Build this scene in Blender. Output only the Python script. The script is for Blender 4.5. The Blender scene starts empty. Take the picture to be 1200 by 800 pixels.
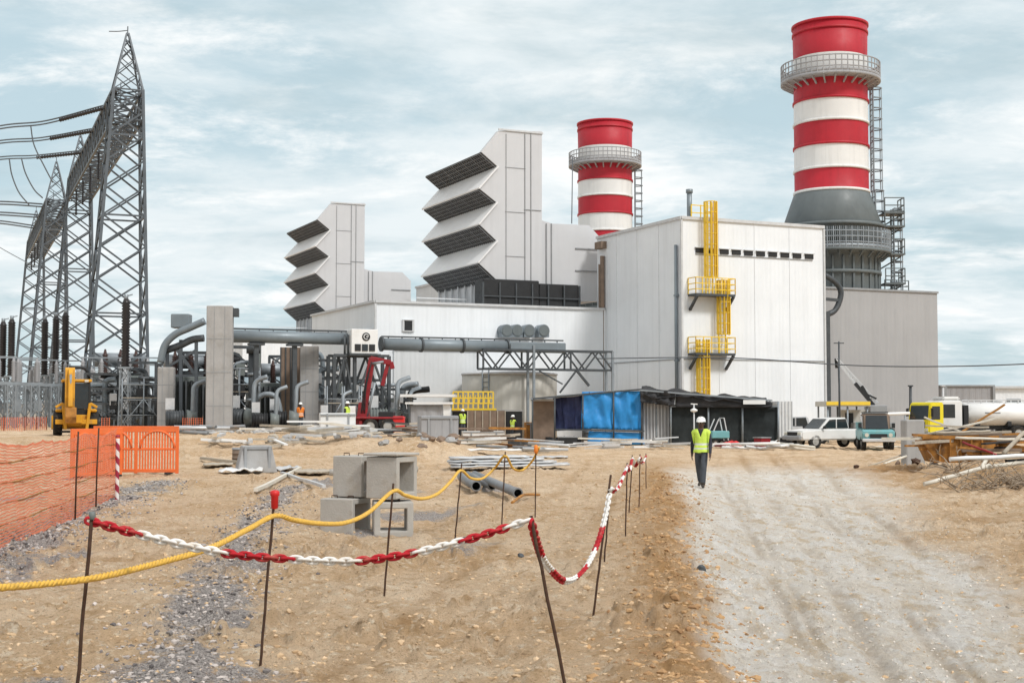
import bpy, bmesh, math, random
import numpy as np
from mathutils import Vector, Matrix

random.seed(11)
SC = bpy.context.scene
COL = SC.collection
RAD = math.radians

# ------------------------------------------------------------------ camera
CAM = Vector((0.0, 0.0, 2.0))
F = 1600.0                       # focal length in pixels of the 1200 px wide photo
TH = math.atan(80.0 / F)         # the camera looks up a little
cd = bpy.data.cameras.new('camera')
cam = bpy.data.objects.new('camera', cd)
COL.objects.link(cam)
cam.location = CAM
cam.rotation_euler = (math.pi / 2 + TH, 0, 0)
cd.sensor_width = 36.0
cd.lens = 36.0 * F / 1200.0
cd.clip_start = 0.1
cd.clip_end = 9000
SC.camera = cam


def ray(px, py):
    u = (px - 600.0) / F
    v = (400.0 - py) / F
    return Vector((u, math.cos(TH) - v * math.sin(TH), math.sin(TH) + v * math.cos(TH)))


def at(px, py, Y):
    d = ray(px, py)
    return CAM + d * (Y / d.y)


def G(px, py, z=0.0):
    d = ray(px, py)
    return CAM + d * ((z - CAM.z) / d.z)


# ------------------------------------------------------------------ objects
WM = {}


def link(o):
    COL.objects.link(o)
    return o


def tag(o, label=None, cat=None, group=None, kind=None):
    if label: o['label'] = label
    if cat: o['category'] = cat
    if group: o['group'] = group
    if kind: o['kind'] = kind
    return o


def thing(name, label, cat, loc=(0, 0, 0), rz=0.0, group=None):
    o = bpy.data.objects.new(name, None)
    o.empty_display_size = 0.3
    link(o)
    o.location = loc
    o.rotation_euler = (0, 0, rz)
    WM[o] = Matrix.Translation(Vector(loc)) @ Matrix.Rotation(rz, 4, 'Z')
    return tag(o, label, cat, group)


def copy_tree(o, parent=None, label=None, group=None):
    c = o.copy()
    link(c)
    c.parent = parent
    if label: c['label'] = label
    if group: c['group'] = group
    for ch in list(o.children):
        copy_tree(ch, c)
    return c


def frame3(axis):
    a = axis.normalized()
    up = Vector((0, 0, 1)) if abs(a.z) < 0.95 else Vector((1, 0, 0))
    s = a.cross(up).normalized()
    return a, s, s.cross(a).normalized()


class MB:
    """collects shapes and links them as ONE mesh object"""

    def __init__(s, frame=None):
        s.v = []; s.f = []; s.m = []; s.sm = []
        s.frame = frame or Matrix.Identity(4)

    def add(s, vs, fs, mi=0, smooth=False):
        n = len(s.v)
        s.v += [Vector(p) for p in vs]
        for f in fs:
            s.f.append([i + n for i in f]); s.m.append(mi); s.sm.append(smooth)
        return s

    def box(s, c, size, rot=0.0, mi=0):
        c = Vector(c); x, y, z = size[0] / 2, size[1] / 2, size[2] / 2
        M = Matrix.Rotation(rot, 3, 'Z') if not isinstance(rot, Matrix) else rot
        vs = [c + M @ Vector((sx * x, sy * y, sz * z)) for sz in (-1, 1) for sx, sy in ((-1, -1), (1, -1), (1, 1), (-1, 1))]
        return s.add(vs, [(3, 2, 1, 0), (4, 5, 6, 7), (0, 1, 5, 4), (1, 2, 6, 5), (2, 3, 7, 6), (3, 0, 4, 7)], mi)

    def lohi(s, lo, hi, mi=0):
        lo = Vector(lo); hi = Vector(hi)
        return s.box((lo + hi) / 2, hi - lo, 0.0, mi)

    def prism(s, poly, ext, mi=0):
        n = len(poly); ext = Vector(ext)
        a = [Vector(p) for p in poly]; b = [p + ext for p in a]
        fs = [tuple(range(n)), tuple(range(2 * n - 1, n - 1, -1))]
        fs += [(i, n + i, n + (i + 1) % n, (i + 1) % n) for i in range(n)]
        return s.add(a + b, fs, mi)

    def bar(s, p0, p1, w=0.1, h=None, mi=0):
        p0 = Vector(p0); p1 = Vector(p1); h = h or w
        if (p1 - p0).length < 1e-5: return s
        a, sd, up = frame3(p1 - p0)
        vs = []
        for p in (p0, p1):
            for x, y in ((-1, -1), (1, -1), (1, 1), (-1, 1)):
                vs.append(p + sd * (x * w / 2) + up * (y * h / 2))
        return s.add(vs, [(3, 2, 1, 0), (4, 5, 6, 7), (0, 1, 5, 4), (1, 2, 6, 5), (2, 3, 7, 6), (3, 0, 4, 7)], mi)

    def cyl(s, p0, p1, r0, r1=None, n=14, mi=0, cap=True, smooth=True):
        p0 = Vector(p0); p1 = Vector(p1); r1 = r0 if r1 is None else r1
        a, sd, up = frame3(p1 - p0)
        vs = []
        for p, r in ((p0, r0), (p1, r1)):
            for i in range(n):
                t = 2 * math.pi * i / n
                vs.append(p + sd * (r * math.cos(t)) + up * (r * math.sin(t)))
        s.add(vs, [(i, (i + 1) % n, n + (i + 1) % n, n + i) for i in range(n)], mi, smooth)
        if cap:
            k = len(s.v) - 2 * n
            s.f.append([k + i for i in range(n)][::-1]); s.m.append(mi); s.sm.append(False)
            s.f.append([k + n + i for i in range(n)]); s.m.append(mi); s.sm.append(False)
        return s

    def pipe(s, p0, p1, ro, ri, n=16, mi=0, mi_in=None):
        """a hollow pipe with open ends"""
        p0 = Vector(p0); p1 = Vector(p1); a, sd, up = frame3(p1 - p0)
        vs = []
        for p, r in ((p0, ro), (p1, ro), (p1, ri), (p0, ri)):
            for i in range(n):
                t = 2 * math.pi * i / n
                vs.append(p + sd * (r * math.cos(t)) + up * (r * math.sin(t)))
        for k in range(4):
            q = (k + 1) % 4
            s.add([], [], mi)
        base = len(s.v); s.v += vs
        for k in range(4):
            q = (k + 1) % 4
            for i in range(n):
                j = (i + 1) % n
                s.f.append([base + k * n + i, base + k * n + j, base + q * n + j, base + q * n + i])
                s.m.append(mi if (k != 2 or mi_in is None) else mi_in); s.sm.append(k in (0, 2))
        return s

    def tube(s, pts, r, n=6, mi=0, closed=False, mfun=None):
        pts = [Vector(p) for p in pts]; N = len(pts)
        rs = r if isinstance(r, (list, tuple)) else [r] * N
        base = len(s.v); sd = None
        for k, p in enumerate(pts):
            if closed: t = pts[(k + 1) % N] - pts[k - 1]
            else: t = pts[min(k + 1, N - 1)] - pts[max(k - 1, 0)]
            t.normalize()
            if sd is None: _, sd, up = frame3(t)
            else:
                sd = (sd - t * sd.dot(t)).normalized(); up = sd.cross(t)
            for i in range(n):
                q = 2 * math.pi * i / n
                s.v.append(p + sd * (rs[k] * math.cos(q)) + up * (rs[k] * math.sin(q)))
        for k in range(N if closed else N - 1):
            k2 = (k + 1) % N
            for i in range(n):
                j = (i + 1) % n
                s.f.append([base + k * n + i, base + k * n + j, base + k2 * n + j, base + k2 * n + i])
                s.m.append(mfun(k) if mfun else mi); s.sm.append(True)
        if not closed:
            s.f.append([base + i for i in range(n)][::-1]); s.m.append(mi); s.sm.append(False)
            s.f.append([base + (N - 1) * n + i for i in range(n)]); s.m.append(mi); s.sm.append(False)
        return s

    def lathe(s, prof, c=(0, 0, 0), n=40, mis=None, mi=0, cap=True):
        c = Vector(c); base = len(s.v)
        for r, z in prof:
            for i in range(n):
                t = 2 * math.pi * i / n
                s.v.append(c + Vector((r * math.cos(t), r * math.sin(t), z)))
        for k in range(len(prof) - 1):
            for i in range(n):
                j = (i + 1) % n
                s.f.append([base + k * n + i, base + k * n + j, base + (k + 1) * n + j, base + (k + 1) * n + i])
                s.m.append(mis[k] if mis else mi); s.sm.append(True)
        if cap:
            for k, rev in ((0, True), (len(prof) - 1, False)):
                ids = [base + k * n + i for i in range(n)]
                s.f.append(ids[::-1] if rev else ids); s.m.append((mis[0] if rev else mis[-1]) if mis else mi); s.sm.append(False)
        return s

    def build(s, name, mats, parent=None, bevel=0.0, loc=None, recalc=True, seg=1):
        me = bpy.data.meshes.new(name)
        M = s.frame
        if parent is not None: M = WM[parent].inverted() @ M
        elif loc is not None: M = Matrix.Translation(-Vector(loc)) @ M
        me.from_pydata([M @ p for p in s.v], [], s.f)
        for p, m, sm in zip(me.polygons, s.m, s.sm):
            p.material_index = m; p.use_smooth = sm
        if recalc or bevel:
            bm = bmesh.new(); bm.from_mesh(me)
            bmesh.ops.recalc_face_normals(bm, faces=bm.faces)
            if bevel:
                ed = [e for e in bm.edges if len(e.link_faces) == 2 and e.calc_face_angle(0) > 0.6]
                bmesh.ops.bevel(bm, geom=ed, offset=bevel, segments=seg, affect='EDGES', clamp_overlap=True)
            bm.to_mesh(me); bm.free()
        for m in (mats if isinstance(mats, (list, tuple)) else [mats]):
            me.materials.append(m)
        o = bpy.data.objects.new(name, me)
        link(o)
        if parent is not None:
            o.parent = parent; WM[o] = WM[parent]
        elif loc is not None:
            o.location = loc; WM[o] = Matrix.Translation(Vector(loc))
        else:
            WM[o] = Matrix.Identity(4)
        return o


def crom(pts, per=8):
    """smooth curve through points"""
    P = [Vector(p) for p in pts]
    P = [P[0] * 2 - P[1]] + P + [P[-1] * 2 - P[-2]]
    out = []
    for i in range(1, len(P) - 2):
        for k in range(per):
            t = k / per
            a, b, c, d = P[i - 1], P[i], P[i + 1], P[i + 2]
            out.append(0.5 * ((2 * b) + (c - a) * t + (2 * a - 5 * b + 4 * c - d) * t * t + (3 * b - a - 3 * c + d) * t ** 3))
    out.append(P[-2])
    return out


# ------------------------------------------------------------------ materials
def srgb(r, g, b):
    f = lambda c: (c / 255 / 12.92) if c / 255 <= 0.04045 else ((c / 255 + 0.055) / 1.055) ** 2.4
    return (f(r), f(g), f(b), 1.0)


def mat(name, col, rough=0.6, metal=0.0, var=0.12, scale=3.0, bump=0.0, bscale=30.0, streak=0.0, rib=0.0, ribw=0.3, dirt=None, dirt_amt=0.0, spec=0.4, alpha=1.0, trans=0.0):
    m = bpy.data.materials.new(name); m.use_nodes = True
    nt = m.node_tree; N = nt.nodes; L = nt.links
    b = N['Principled BSDF']
    b.inputs['Roughness'].default_value = rough
    b.inputs['Metallic'].default_value = metal
    b.inputs['Specular IOR Level'].default_value = spec
    if trans: b.inputs['Transmission Weight'].default_value = trans
    col = tuple(col[:3]) + (1.0,)
    tc = N.new('ShaderNodeTexCoord')
    def noise(sc, det=5, vec=None, rough_=0.6):
        n = N.new('ShaderNodeTexNoise'); n.inputs['Scale'].default_value = sc
        n.inputs['Detail'].default_value = det; n.inputs['Roughness'].default_value = rough_
        L.new(vec or tc.outputs['Object'], n.inputs['Vector']); return n.outputs['Fac']
    def rng(x, a, b_, c, d):
        r = N.new('ShaderNodeMapRange'); r.inputs[1].default_value = a; r.inputs[2].default_value = b_
        r.inputs[3].default_value = c; r.inputs[4].default_value = d; L.new(x, r.inputs[0]); return r.outputs[0]
    def mix(f, a, b_, mode='MIX'):
        x = N.new('ShaderNodeMix'); x.data_type = 'RGBA'; x.blend_type = mode
        if isinstance(f, float): x.inputs[0].default_value = f
        else: L.new(f, x.inputs[0])
        for s_, v in ((6, a), (7, b_)):
            if isinstance(v, tuple): x.inputs[s_].default_value = v
            else: L.new(v, x.inputs[s_])
        return x.outputs[2]
    cur = col
    lo = tuple(c * (1 - var) for c in col[:3]) + (1,)
    hi = tuple(min(1, c * (1 + var * 0.6)) for c in col[:3]) + (1,)
    cur = mix(rng(noise(scale), 0.3, 0.7, 0, 1), lo, hi)
    if streak:
        mp = N.new('ShaderNodeMapping'); mp.inputs['Scale'].default_value = (1, 1, 0.06)
        L.new(tc.outputs['Object'], mp.inputs['Vector'])
        f = rng(noise(1.7, 7, mp.outputs[0], 0.7), 0.5, 0.78, 0, streak)
        cur = mix(f, cur, tuple(c * 0.45 for c in col[:3]) + (1,))
    if dirt is not None:
        f = rng(noise(scale * 0.6 + 0.13, 8, None, 0.7), 0.52, 0.68, 0, dirt_amt)
        cur = mix(f, cur, tuple(dirt[:3]) + (1,))
    L.new(cur, b.inputs['Base Color'])
    r2 = rng(noise(scale * 2.3), 0.3, 0.7, max(0.02, rough - 0.1), min(1, rough + 0.1)); L.new(r2, b.inputs['Roughness'])
    hsrc = None
    if rib:
        sx = N.new('ShaderNodeSeparateXYZ'); L.new(tc.outputs['Object'], sx.inputs[0])
        ad = N.new('ShaderNodeMath'); ad.operation = 'ADD'; L.new(sx.outputs[0], ad.inputs[0]); L.new(sx.outputs[1], ad.inputs[1])
        mu = N.new('ShaderNodeMath'); mu.operation = 'MULTIPLY'; L.new(ad.outputs[0], mu.inputs[0]); mu.inputs[1].default_value = 2 * math.pi / ribw
        si = N.new('ShaderNodeMath'); si.operation = 'SINE'; L.new(mu.outputs[0], si.inputs[0])
        bp = N.new('ShaderNodeBump'); bp.inputs['Strength'].default_value = rib; bp.inputs['Distance'].default_value = 0.04
        L.new(rng(si.outputs[0], -0.35, 0.35, 0, 1), bp.inputs['Height']); L.new(bp.outputs[0], b.inputs['Normal']); hsrc = bp
    if bump:
        bp = N.new('ShaderNodeBump'); bp.inputs['Strength'].default_value = bump; bp.inputs['Distance'].default_value = 0.02
        L.new(noise(bscale, 8, None, 0.65), bp.inputs['Height'])
        if hsrc: L.new(hsrc.outputs[0], bp.inputs['Normal'])
        L.new(bp.outputs[0], b.inputs['Normal'])
    return m


M = {}
M['white_clad'] = mat('white_cladding', (.77, .80, .83), .5, var=.06, scale=.35, streak=.22, rib=.2, ribw=.33)
M['joint'] = mat('sheet_joint', (.71, .735, .76), .6, var=.1)
M['pale_clad'] = mat('pale_cladding', (.64, .66, .675), .5, var=.08, scale=.35, streak=.35, rib=.3, ribw=.33)
M['grey_clad'] = mat('grey_cladding', (.36, .36, .365), .55, var=.07, scale=.3, streak=.25, rib=.18, ribw=.4)
M['intake'] = mat('intake_panel', (.55, .555, .57), .5, var=.05, scale=.4, streak=.15)
M['intake_light'] = mat('intake_hood', (.72, .72, .72), .5, var=.06, scale=.5, streak=.1)
M['trim'] = mat('trim_grey', (.28, .29, .30), .5)
M['trim_light'] = mat('trim_light', (.55, .56, .57), .5)
M['screen'] = mat('dark_screen', (.035, .037, .04), .7, var=.3, scale=2)
M['grid'] = mat('screen_grid', (.17, .175, .18), .6, var=.2)
M['black'] = mat('black_paint', (.018, .019, .021), .55, var=.3, scale=1.5)
M['dark_steel'] = mat('dark_steel', (.07, .078, .085), .5, metal=.2, var=.25)
M['steel'] = mat('galvanised_steel', (.27, .30, .325), .5, metal=.35, var=.2, scale=2)
M['lattice'] = mat('lattice_steel', (.10, .115, .13), .5, metal=.2, var=.3, scale=.6)
M['pipe_grey'] = mat('pipe_grey', (.20, .235, .26), .42, metal=.2, var=.15, scale=.7, streak=.25)
M['stack_red'] = mat('stack_red', (.43, .014, .028), .55, var=.14, scale=.5, streak=.4)
M['stack_white'] = mat('stack_white', (.72, .72, .71), .55, var=.07, scale=.5, streak=.4)
M['stack_grey'] = mat('stack_grey', (.13, .15, .155), .55, var=.15, scale=.5, streak=.35)
M['yellow'] = mat('safety_yellow', (.82, .56, .05), .5, var=.1, scale=2)
M['machine_yellow'] = mat('machine_yellow', (.62, .30, .015), .5, var=.15, scale=2, dirt=(.25, .17, .1), dirt_amt=.6)
M['concrete'] = mat('concrete', (.36, .355, .35), .85, var=.15, scale=.8, bump=.4, bscale=14, streak=.35, dirt=(.22, .2, .17), dirt_amt=.5)
M['concrete_light'] = mat('concrete_light', (.44, .42, .385), .88, var=.14, scale=2.2, bump=.5, bscale=40, dirt=(.30, .24, .17), dirt_amt=.6)
M['rust'] = mat('rusty_steel', (.085, .045, .028), .8, metal=.2, var=.4, scale=18, bump=.5, bscale=120)
M['rust_orange'] = mat('rust_orange', (.40, .18, .04), .85, var=.45, scale=3.5, bump=.5, bscale=20, dirt=(.16, .085, .04), dirt_amt=1.0)
M['chain_red'] = mat('chain_red', (.46, .025, .035), .85, spec=.15, var=.25, scale=14, dirt=(.42, .22, .16), dirt_amt=.5)
M['chain_white'] = mat('chain_white', (.76, .74, .71), .85, spec=.15, var=.12, scale=14, dirt=(.58, .48, .36), dirt_amt=.6)
M['rope'] = mat('rope_yellow', (.78, .47, .08), .8, var=.2, scale=30, dirt=(.5, .36, .18), dirt_amt=.5, bump=.5, bscale=160)
M['net_orange'] = mat('net_orange', (.78, .22, .11), .6, var=.15, scale=3)
M['barrier'] = mat('barrier_orange', (.78, .16, .04), .45, var=.12, scale=3, dirt=(.4, .2, .1), dirt_amt=.3)
M['tarp_blue'] = mat('tarp_blue', (.025, .25, .60), .45, var=.2, scale=1.5, bump=.5, bscale=5)
M['shade_net'] = mat('shade_net', (.022, .027, .028), .9, var=.4, scale=1.2, bump=.6, bscale=6)
M['shade_roof'] = mat('shade_roof', (.035, .035, .038), .8, var=.5, scale=.8, bump=.8, bscale=3)
M['brown_board'] = mat('brown_board', (.22, .16, .12), .8, var=.25, scale=2)
M['tan_wall'] = mat('tan_wall', (.46, .42, .38), .8, var=.1, scale=1)
M['white_paint'] = mat('white_paint', (.74, .74, .73), .4, var=.06, scale=1.5, dirt=(.5, .45, .38), dirt_amt=.3)
M['teal_paint'] = mat('teal_paint', (.16, .38, .40), .4, var=.1, scale=2, dirt=(.3, .26, .2), dirt_amt=.4)
M['cab_yellow'] = mat('cab_yellow', (.72, .60, .02), .4, var=.08, scale=2)
M['loader_red'] = mat('loader_red', (.26, .015, .022), .5, var=.25, scale=3, dirt=(.10, .03, .025), dirt_amt=.6)
M['glass'] = mat('window_glass', (.02, .026, .03), .12, var=.2, spec=.6)
M['tyre'] = mat('tyre_rubber', (.022, .021, .02), .9, var=.3, scale=8, dirt=(.2, .15, .1), dirt_amt=.5)
M['rim'] = mat('wheel_rim', (.45, .44, .42), .5, metal=.4, var=.2)
M['lamp'] = mat('lamp_lens', (.6, .58, .5), .15)
M['sheet'] = mat('metal_sheet', (.58, .59, .60), .45, metal=.3, var=.15, scale=1.2, dirt=(.4, .33, .26), dirt_amt=.4)
M['timber'] = mat('grey_timber', (.42, .37, .30), .85, var=.2, scale=6, bump=.4, bscale=30)
M['timber_pale'] = mat('pale_timber', (.62, .58, .50), .8, var=.15, scale=5, bump=.3, bscale=30)
M['branch'] = mat('dry_branch', (.34, .27, .2), .9, var=.3, scale=8)
M['plastic_pipe'] = mat('grey_plastic_pipe', (.20, .21, .22), .45, var=.15, scale=3, dirt=(.3, .22, .15), dirt_amt=.5)
M['porcelain'] = mat('dark_porcelain', (.022, .018, .018), .3, var=.2)
M['porcelain_brown'] = mat('brown_porcelain', (.06, .03, .025), .3, var=.2)
M['green_gear'] = mat('grey_green_tank', (.16, .18, .175), .5, var=.2, scale=1)
M['skin'] = mat('skin', (.085, .045, .03), .55, var=.15, scale=6)
M['hivis'] = mat('hivis_yellow', (.56, .74, .10), .7, var=.12, scale=9, bump=.3, bscale=25)
M['hivis_orange'] = mat('hivis_orange', (.75, .22, .03), .7, var=.12, scale=9)
M['reflective'] = mat('reflective_tape', (.62, .64, .60), .4)
M['trousers'] = mat('trousers_grey', (.06, .068, .08), .85, var=.2, scale=10, bump=.4, bscale=25)
M['jacket'] = mat('dark_jacket', (.03, .03, .042), .85, var=.2, scale=10)
M['boots'] = mat('boot_leather', (.05, .04, .032), .7, var=.3, scale=12)
M['helmet'] = mat('helmet_white', (.78, .78, .76), .3, var=.04)
M['eye'] = mat('eye_white', (.6, .58, .54), .3)
M['cable'] = mat('cable', (.09, .10, .11), .5)
M['stripe_red'] = mat('stripe_red', (.30, .02, .05), .5, var=.2, scale=10)
M['red_plastic'] = mat('red_plastic', (.62, .02, .02), .4, var=.15, scale=4)
M['blue_pale'] = mat('pale_blue_band', (.30, .40, .48), .6)
M['solar_pale'] = mat('container_grey', (.33, .33, .34), .6, var=.12, scale=.7, rib=.5, ribw=.5, streak=.3)
M['purple'] = mat('navy_tarp', (.045, .06, .16), .7, var=.4, scale=1.5)
M['cream_clad'] = mat('cream_cladding', (.55, .53, .48), .6, var=.08, scale=.5, streak=.3, rib=.3, ribw=.4)


# ------------------------------------------------------------------ ground shape
def sstep(a, b, x):
    t = np.clip((x - a) / (b - a), 0, 1)
    return t * t * (3 - 2 * t)


def vnoise(x, y, seed=0):
    xi = np.floor(x); yi = np.floor(y); xf = x - xi; yf = y - yi
    def h(a, b):
        v = np.sin(a * 127.1 + b * 311.7 + seed * 74.7) * 43758.5453
        return v - np.floor(v)
    u = xf * xf * (3 - 2 * xf); w = yf * yf * (3 - 2 * yf)
    return (h(xi, yi) * (1 - u) + h(xi + 1, yi) * u) * (1 - w) + (h(xi, yi + 1) * (1 - u) + h(xi + 1, yi + 1) * u) * w


def fbm(x, y, sc, oct_=4, seed=0, gain=.5):
    a = 1.0; t = 0.0; s = 0.0; f = 1.0 / sc
    for k in range(oct_):
        t = t + a * vnoise(x * f + 13.7 * k, y * f - 7.1 * k, seed + k); s += a; a *= gain; f *= 2.03
    return t / s - 0.5


def seg_dist(x, y, pts):
    d = np.full(np.shape(x), 1e9)
    for (ax, ay), (bx, by) in zip(pts[:-1], pts[1:]):
        vx, vy = bx - ax, by - ay
        t = np.clip(((x - ax) * vx + (y - ay) * vy) / (vx * vx + vy * vy), 0, 1)
        d = np.minimum(d, np.hypot(x - ax - t * vx, y - ay - t * vy))
    return d


def gp(*pp):
    return [tuple(G(a, b)[:2]) for a, b in pp]


STRIP_A = gp((150, 860), (210, 760), (255, 690), (285, 640), (310, 600), (345, 570))
STRIP_B = gp((-120, 700), (0, 645), (60, 618), (140, 585), (200, 566))
def tracks(x, y):
    xl, xr = road_edges(y)
    s = (x - xl) / np.maximum(xr - xl, .5); q = s + .05 * fbm(x, y, 6, 2, 50)
    t = sum(a * np.exp(-((q - c) / w_) ** 2) for c, w_, a in ((.25, .02, 1), (.30, .012, .7), (.44, .03, .9), (.62, .022, 1), (.67, .012, .8), (.85, .03, .9)))
    t = t * (s > 0) * (s < 1.1) * sstep(-.08, .12, fbm(x, y * .35, 1.6, 4, 52))
    r = sstep(.25, .45, np.abs(vnoise((x - .55 * y) * 1.1, y * .06, 61) - .5) * 2) * sstep(0, 1.5, x - xr) * sstep(-.1, .12, fbm(x, y, 2, 3, 53))
    l = np.exp(-((x - xl + 1.5 + .25 * fbm(x, y, 5, 2, 55)) / .14) ** 2) + np.exp(-((x - xl + 3.0 + .25 * fbm(x, y, 5, 2, 55)) / .14) ** 2)
    l = l * sstep(-.15, .1, fbm(x, y, 1.5, 3, 57))
    return np.clip(np.maximum(np.maximum(t, r), l * .8), 0, 1) * (1 - sstep(55, 70, y))


def road_edges(y):
    xl = .55 + .105 * y
    xr = 2.6 + .19 * y
    return xl, xr


def masks(x, y):
    xl, xr = road_edges(y)
    wob = fbm(x, y, 3.0, 4, 5) * 1.1 + fbm(x, y, .5, 3, 9) * .45
    wid = .18 + .018 * y
    a = sstep(-wid, wid, x - xl + wob * (.3 + .02 * y))
    b = 1 - sstep(-wid * 2.2, wid * 2.2, x - xr + wob * (.5 + .06 * y))
    far = 1 - .85 * sstep(36, 56, y)
    road = a * b * far * sstep(1, 3, y)
    bank = np.exp(-((x - xl + .35) / (.35 + .012 * y)) ** 2) * sstep(3, 6, y) * (1 - sstep(40, 60, y))
    bank = np.maximum(bank, .95 * np.exp(-((x - 11.6) / 3.2) ** 2 - ((y - 42) / 4.5) ** 2) * (.6 + 1.6 * np.clip(fbm(x, y, 1.5, 4, 81) + .2, 0, 1)))
    bank = np.clip(np.maximum(bank, .8 * sstep(.12, .3, fbm(x * 2.2, y * .55, 3.0, 4, 83)) * sstep(0, 2, x - xr)), 0, 1)
    nz = .5 + fbm(x, y, .35, 3, 21)
    wj = 1 + 1.6 * fbm(x, y, 1.3, 3, 71)
    ga = .9 * np.exp(-(seg_dist(x, y, STRIP_A) / (.40 * wj)) ** 2)
    gb = .9 * np.exp(-(seg_dist(x, y, STRIP_B) / (.5 * wj)) ** 2)
    gc = sstep(.08, .22, fbm(x, y, 2.2, 4, 31)) * sstep(2, 4, xl - x) * .6
    grav = np.clip(np.maximum(np.maximum(ga, gb), gc * (y < 40)) * (.15 + 1.3 * nz) * (.55 + .9 * sstep(-.15, .15, fbm(x, y, 1.1, 3, 91))), 0, 1)
    return road, bank, grav


MOUNDS = [(*at(500, 520, 52)[:2], 2.0, .75), (*at(455, 520, 56)[:2], 1.7, .35),
          (*G(1150, 560)[:2], 2.2, .22), (*G(1205, 560)[:2], 2.2, .3), (*G(1065, 552)[:2], 1.5, .2), (*G(590, 600)[:2], 1.0, .16), (*at(300, 528, 60)[:2], 5, .25)]


def height(x, y):
    x = np.asarray(x, float); y = np.asarray(y, float)
    road, bank, grav = masks(x, y)
    xl, xr = road_edges(y)
    near = 1 - sstep(60, 110, np.hypot(x, y))
    h = .75 * sstep(44, 62, y) * sstep(1.5, -7, x) * (1 - sstep(250, 400, y))
    rough = (1 - road * .8)
    h = h - near * .035 * tracks(x, y)
    h = h + near * rough * (.16 * fbm(x, y, 3.2, 3, 1) + .13 * fbm(x, y, .8, 4, 2) + .11 * fbm(x, y, .17, 3, 3))
    clod = sstep(.08, .28, fbm(x, y, .26, 4, 40)) * .075 * near * rough * (.35 + 1.3 * sstep(-.1, .2, fbm(x, y, 2.5, 3, 44)))
    h = h + clod
    h = h + bank * (.09 + .16 * fbm(x, y, .45, 4, 6)) * near
    # road sits a little lower, with wheel ruts
    s = (x - xl) / np.maximum(xr - xl, .5)
    q = s + .05 * fbm(x, y, 6, 2, 50)
    ruts = np.exp(-((q - .28) / .05) ** 2) + np.exp(-((q - .45) / .04) ** 2) + .8 * np.exp(-((q - .66) / .05) ** 2) + .8 * np.exp(-((q - .85) / .05) ** 2)
    h = h - near * road * (.07 + .018 * ruts) + near * road * (.05 * fbm(x, y, .3, 4, 7) + .05 * fbm(x, y, .09, 2, 17))
    # tracks on the dirt right of the road
    rt = near * (1 - road) * sstep(0, 1.5, x - xr)
    h = h - rt * .07 * (sstep(.1, .3, np.abs(vnoise((x - .55 * y) * 1.1, y * .06, 61) - .5) * 2))
    for mx, my, mr, mh in MOUNDS:
        e = np.exp(-(((x - mx) ** 2 + (y - my) ** 2) / mr ** 2) ** 1.2)
        h = h + mh * e * (1 + .9 * fbm(x, y, .7, 4, 8))
    far = np.hypot(x, y)
    h = np.where(far < .8, h * 0, h)
    return h


def gz(x, y):
    return float(height(np.array([x]), np.array([y]))[0])


def on(px, py):
    """ground point under a pixel, on the bumpy ground"""
    z = 0.0
    for _ in range(4):
        p = G(px, py, z); z = gz(p.x, p.y)
    p.z = z
    return p


def on_xy(x, y, up=0.0):
    return Vector((x, y, gz(x, y) + up))


def make_ground():
    # polar sheet round the camera: fine where the photo looks, coarse behind
    half = 27.0
    th = list(np.arange(-half, half, .10)) + list(np.arange(half, 60, 1.0)) + list(np.arange(60, 300, 6.0)) + list(np.arange(300, 360 - half, 1.0))
    th = np.radians(np.array(th))
    r = [.25, .8, 1.6, 2.4, 3.2]
    x = 4.0
    py = 480 + 3200 / 4.0
    while py > 509:
        r.append(3200 / (py - 480))
        py -= 1.5 if py < 830 else 6
    while r[-1] < 4000: r.append(r[-1] * 1.12)
    r = np.array(r)
    RR, TT = np.meshgrid(r, th, indexing='ij')
    X = RR * np.sin(TT); Y = RR * np.cos(TT)
    Z = height(X.ravel(), Y.ravel())
    road, bank, grav = masks(X.ravel(), Y.ravel()); trk = tracks(X.ravel(), Y.ravel())
    V = np.column_stack([X.ravel(), Y.ravel(), Z])
    nr, nt = len(r), len(th)
    i = np.arange(nr - 1)[:, None] * nt + np.arange(nt)[None, :]
    j = np.arange(nr - 1)[:, None] * nt + (np.arange(nt)[None, :] + 1) % nt
    quads = np.stack([i, i + nt, j + nt, j], -1).reshape(-1, 4)
    cen = road[quads].mean(1)
    isroad = cen > .5
    gm = ground_material()
    for name, sel in (('ground', ~isroad), ('dirt_road', isroad)):
        q = quads[sel]
        used, inv = np.unique(q, return_inverse=True); q = inv.reshape(-1, 4)
        v = V[used]
        me = bpy.data.meshes.new(name)
        me.vertices.add(len(v)); me.vertices.foreach_set('co', v.astype(np.float32).ravel())
        me.loops.add(q.size); me.loops.foreach_set('vertex_index', q.astype(np.int32).ravel())
        me.polygons.add(len(q)); me.polygons.foreach_set('loop_start', (np.arange(len(q)) * 4).astype(np.int32))
        me.polygons.foreach_set('loop_total', np.full(len(q), 4, np.int32))
        me.polygons.foreach_set('use_smooth', np.ones(len(q), bool))
        me.update(calc_edges=True)
        for an, arr in (('road', road), ('bank', bank), ('gravel', grav), ('track', trk)):
            at_ = me.attributes.new(an, 'FLOAT', 'POINT'); at_.data.foreach_set('value', arr[used].astype(np.float32))
        me.materials.append(gm)
        o = link(bpy.data.objects.new(name, me)); tag(o, kind='structure')
        tag(o, 'tan dusty construction ground with clods, tracks and grey gravel strips' if name == 'ground' else 'pale worn dirt road with whitish wheel tracks curving past the walking man', name.replace('_', ' '))
    # centre disc under the camera
    return


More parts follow.
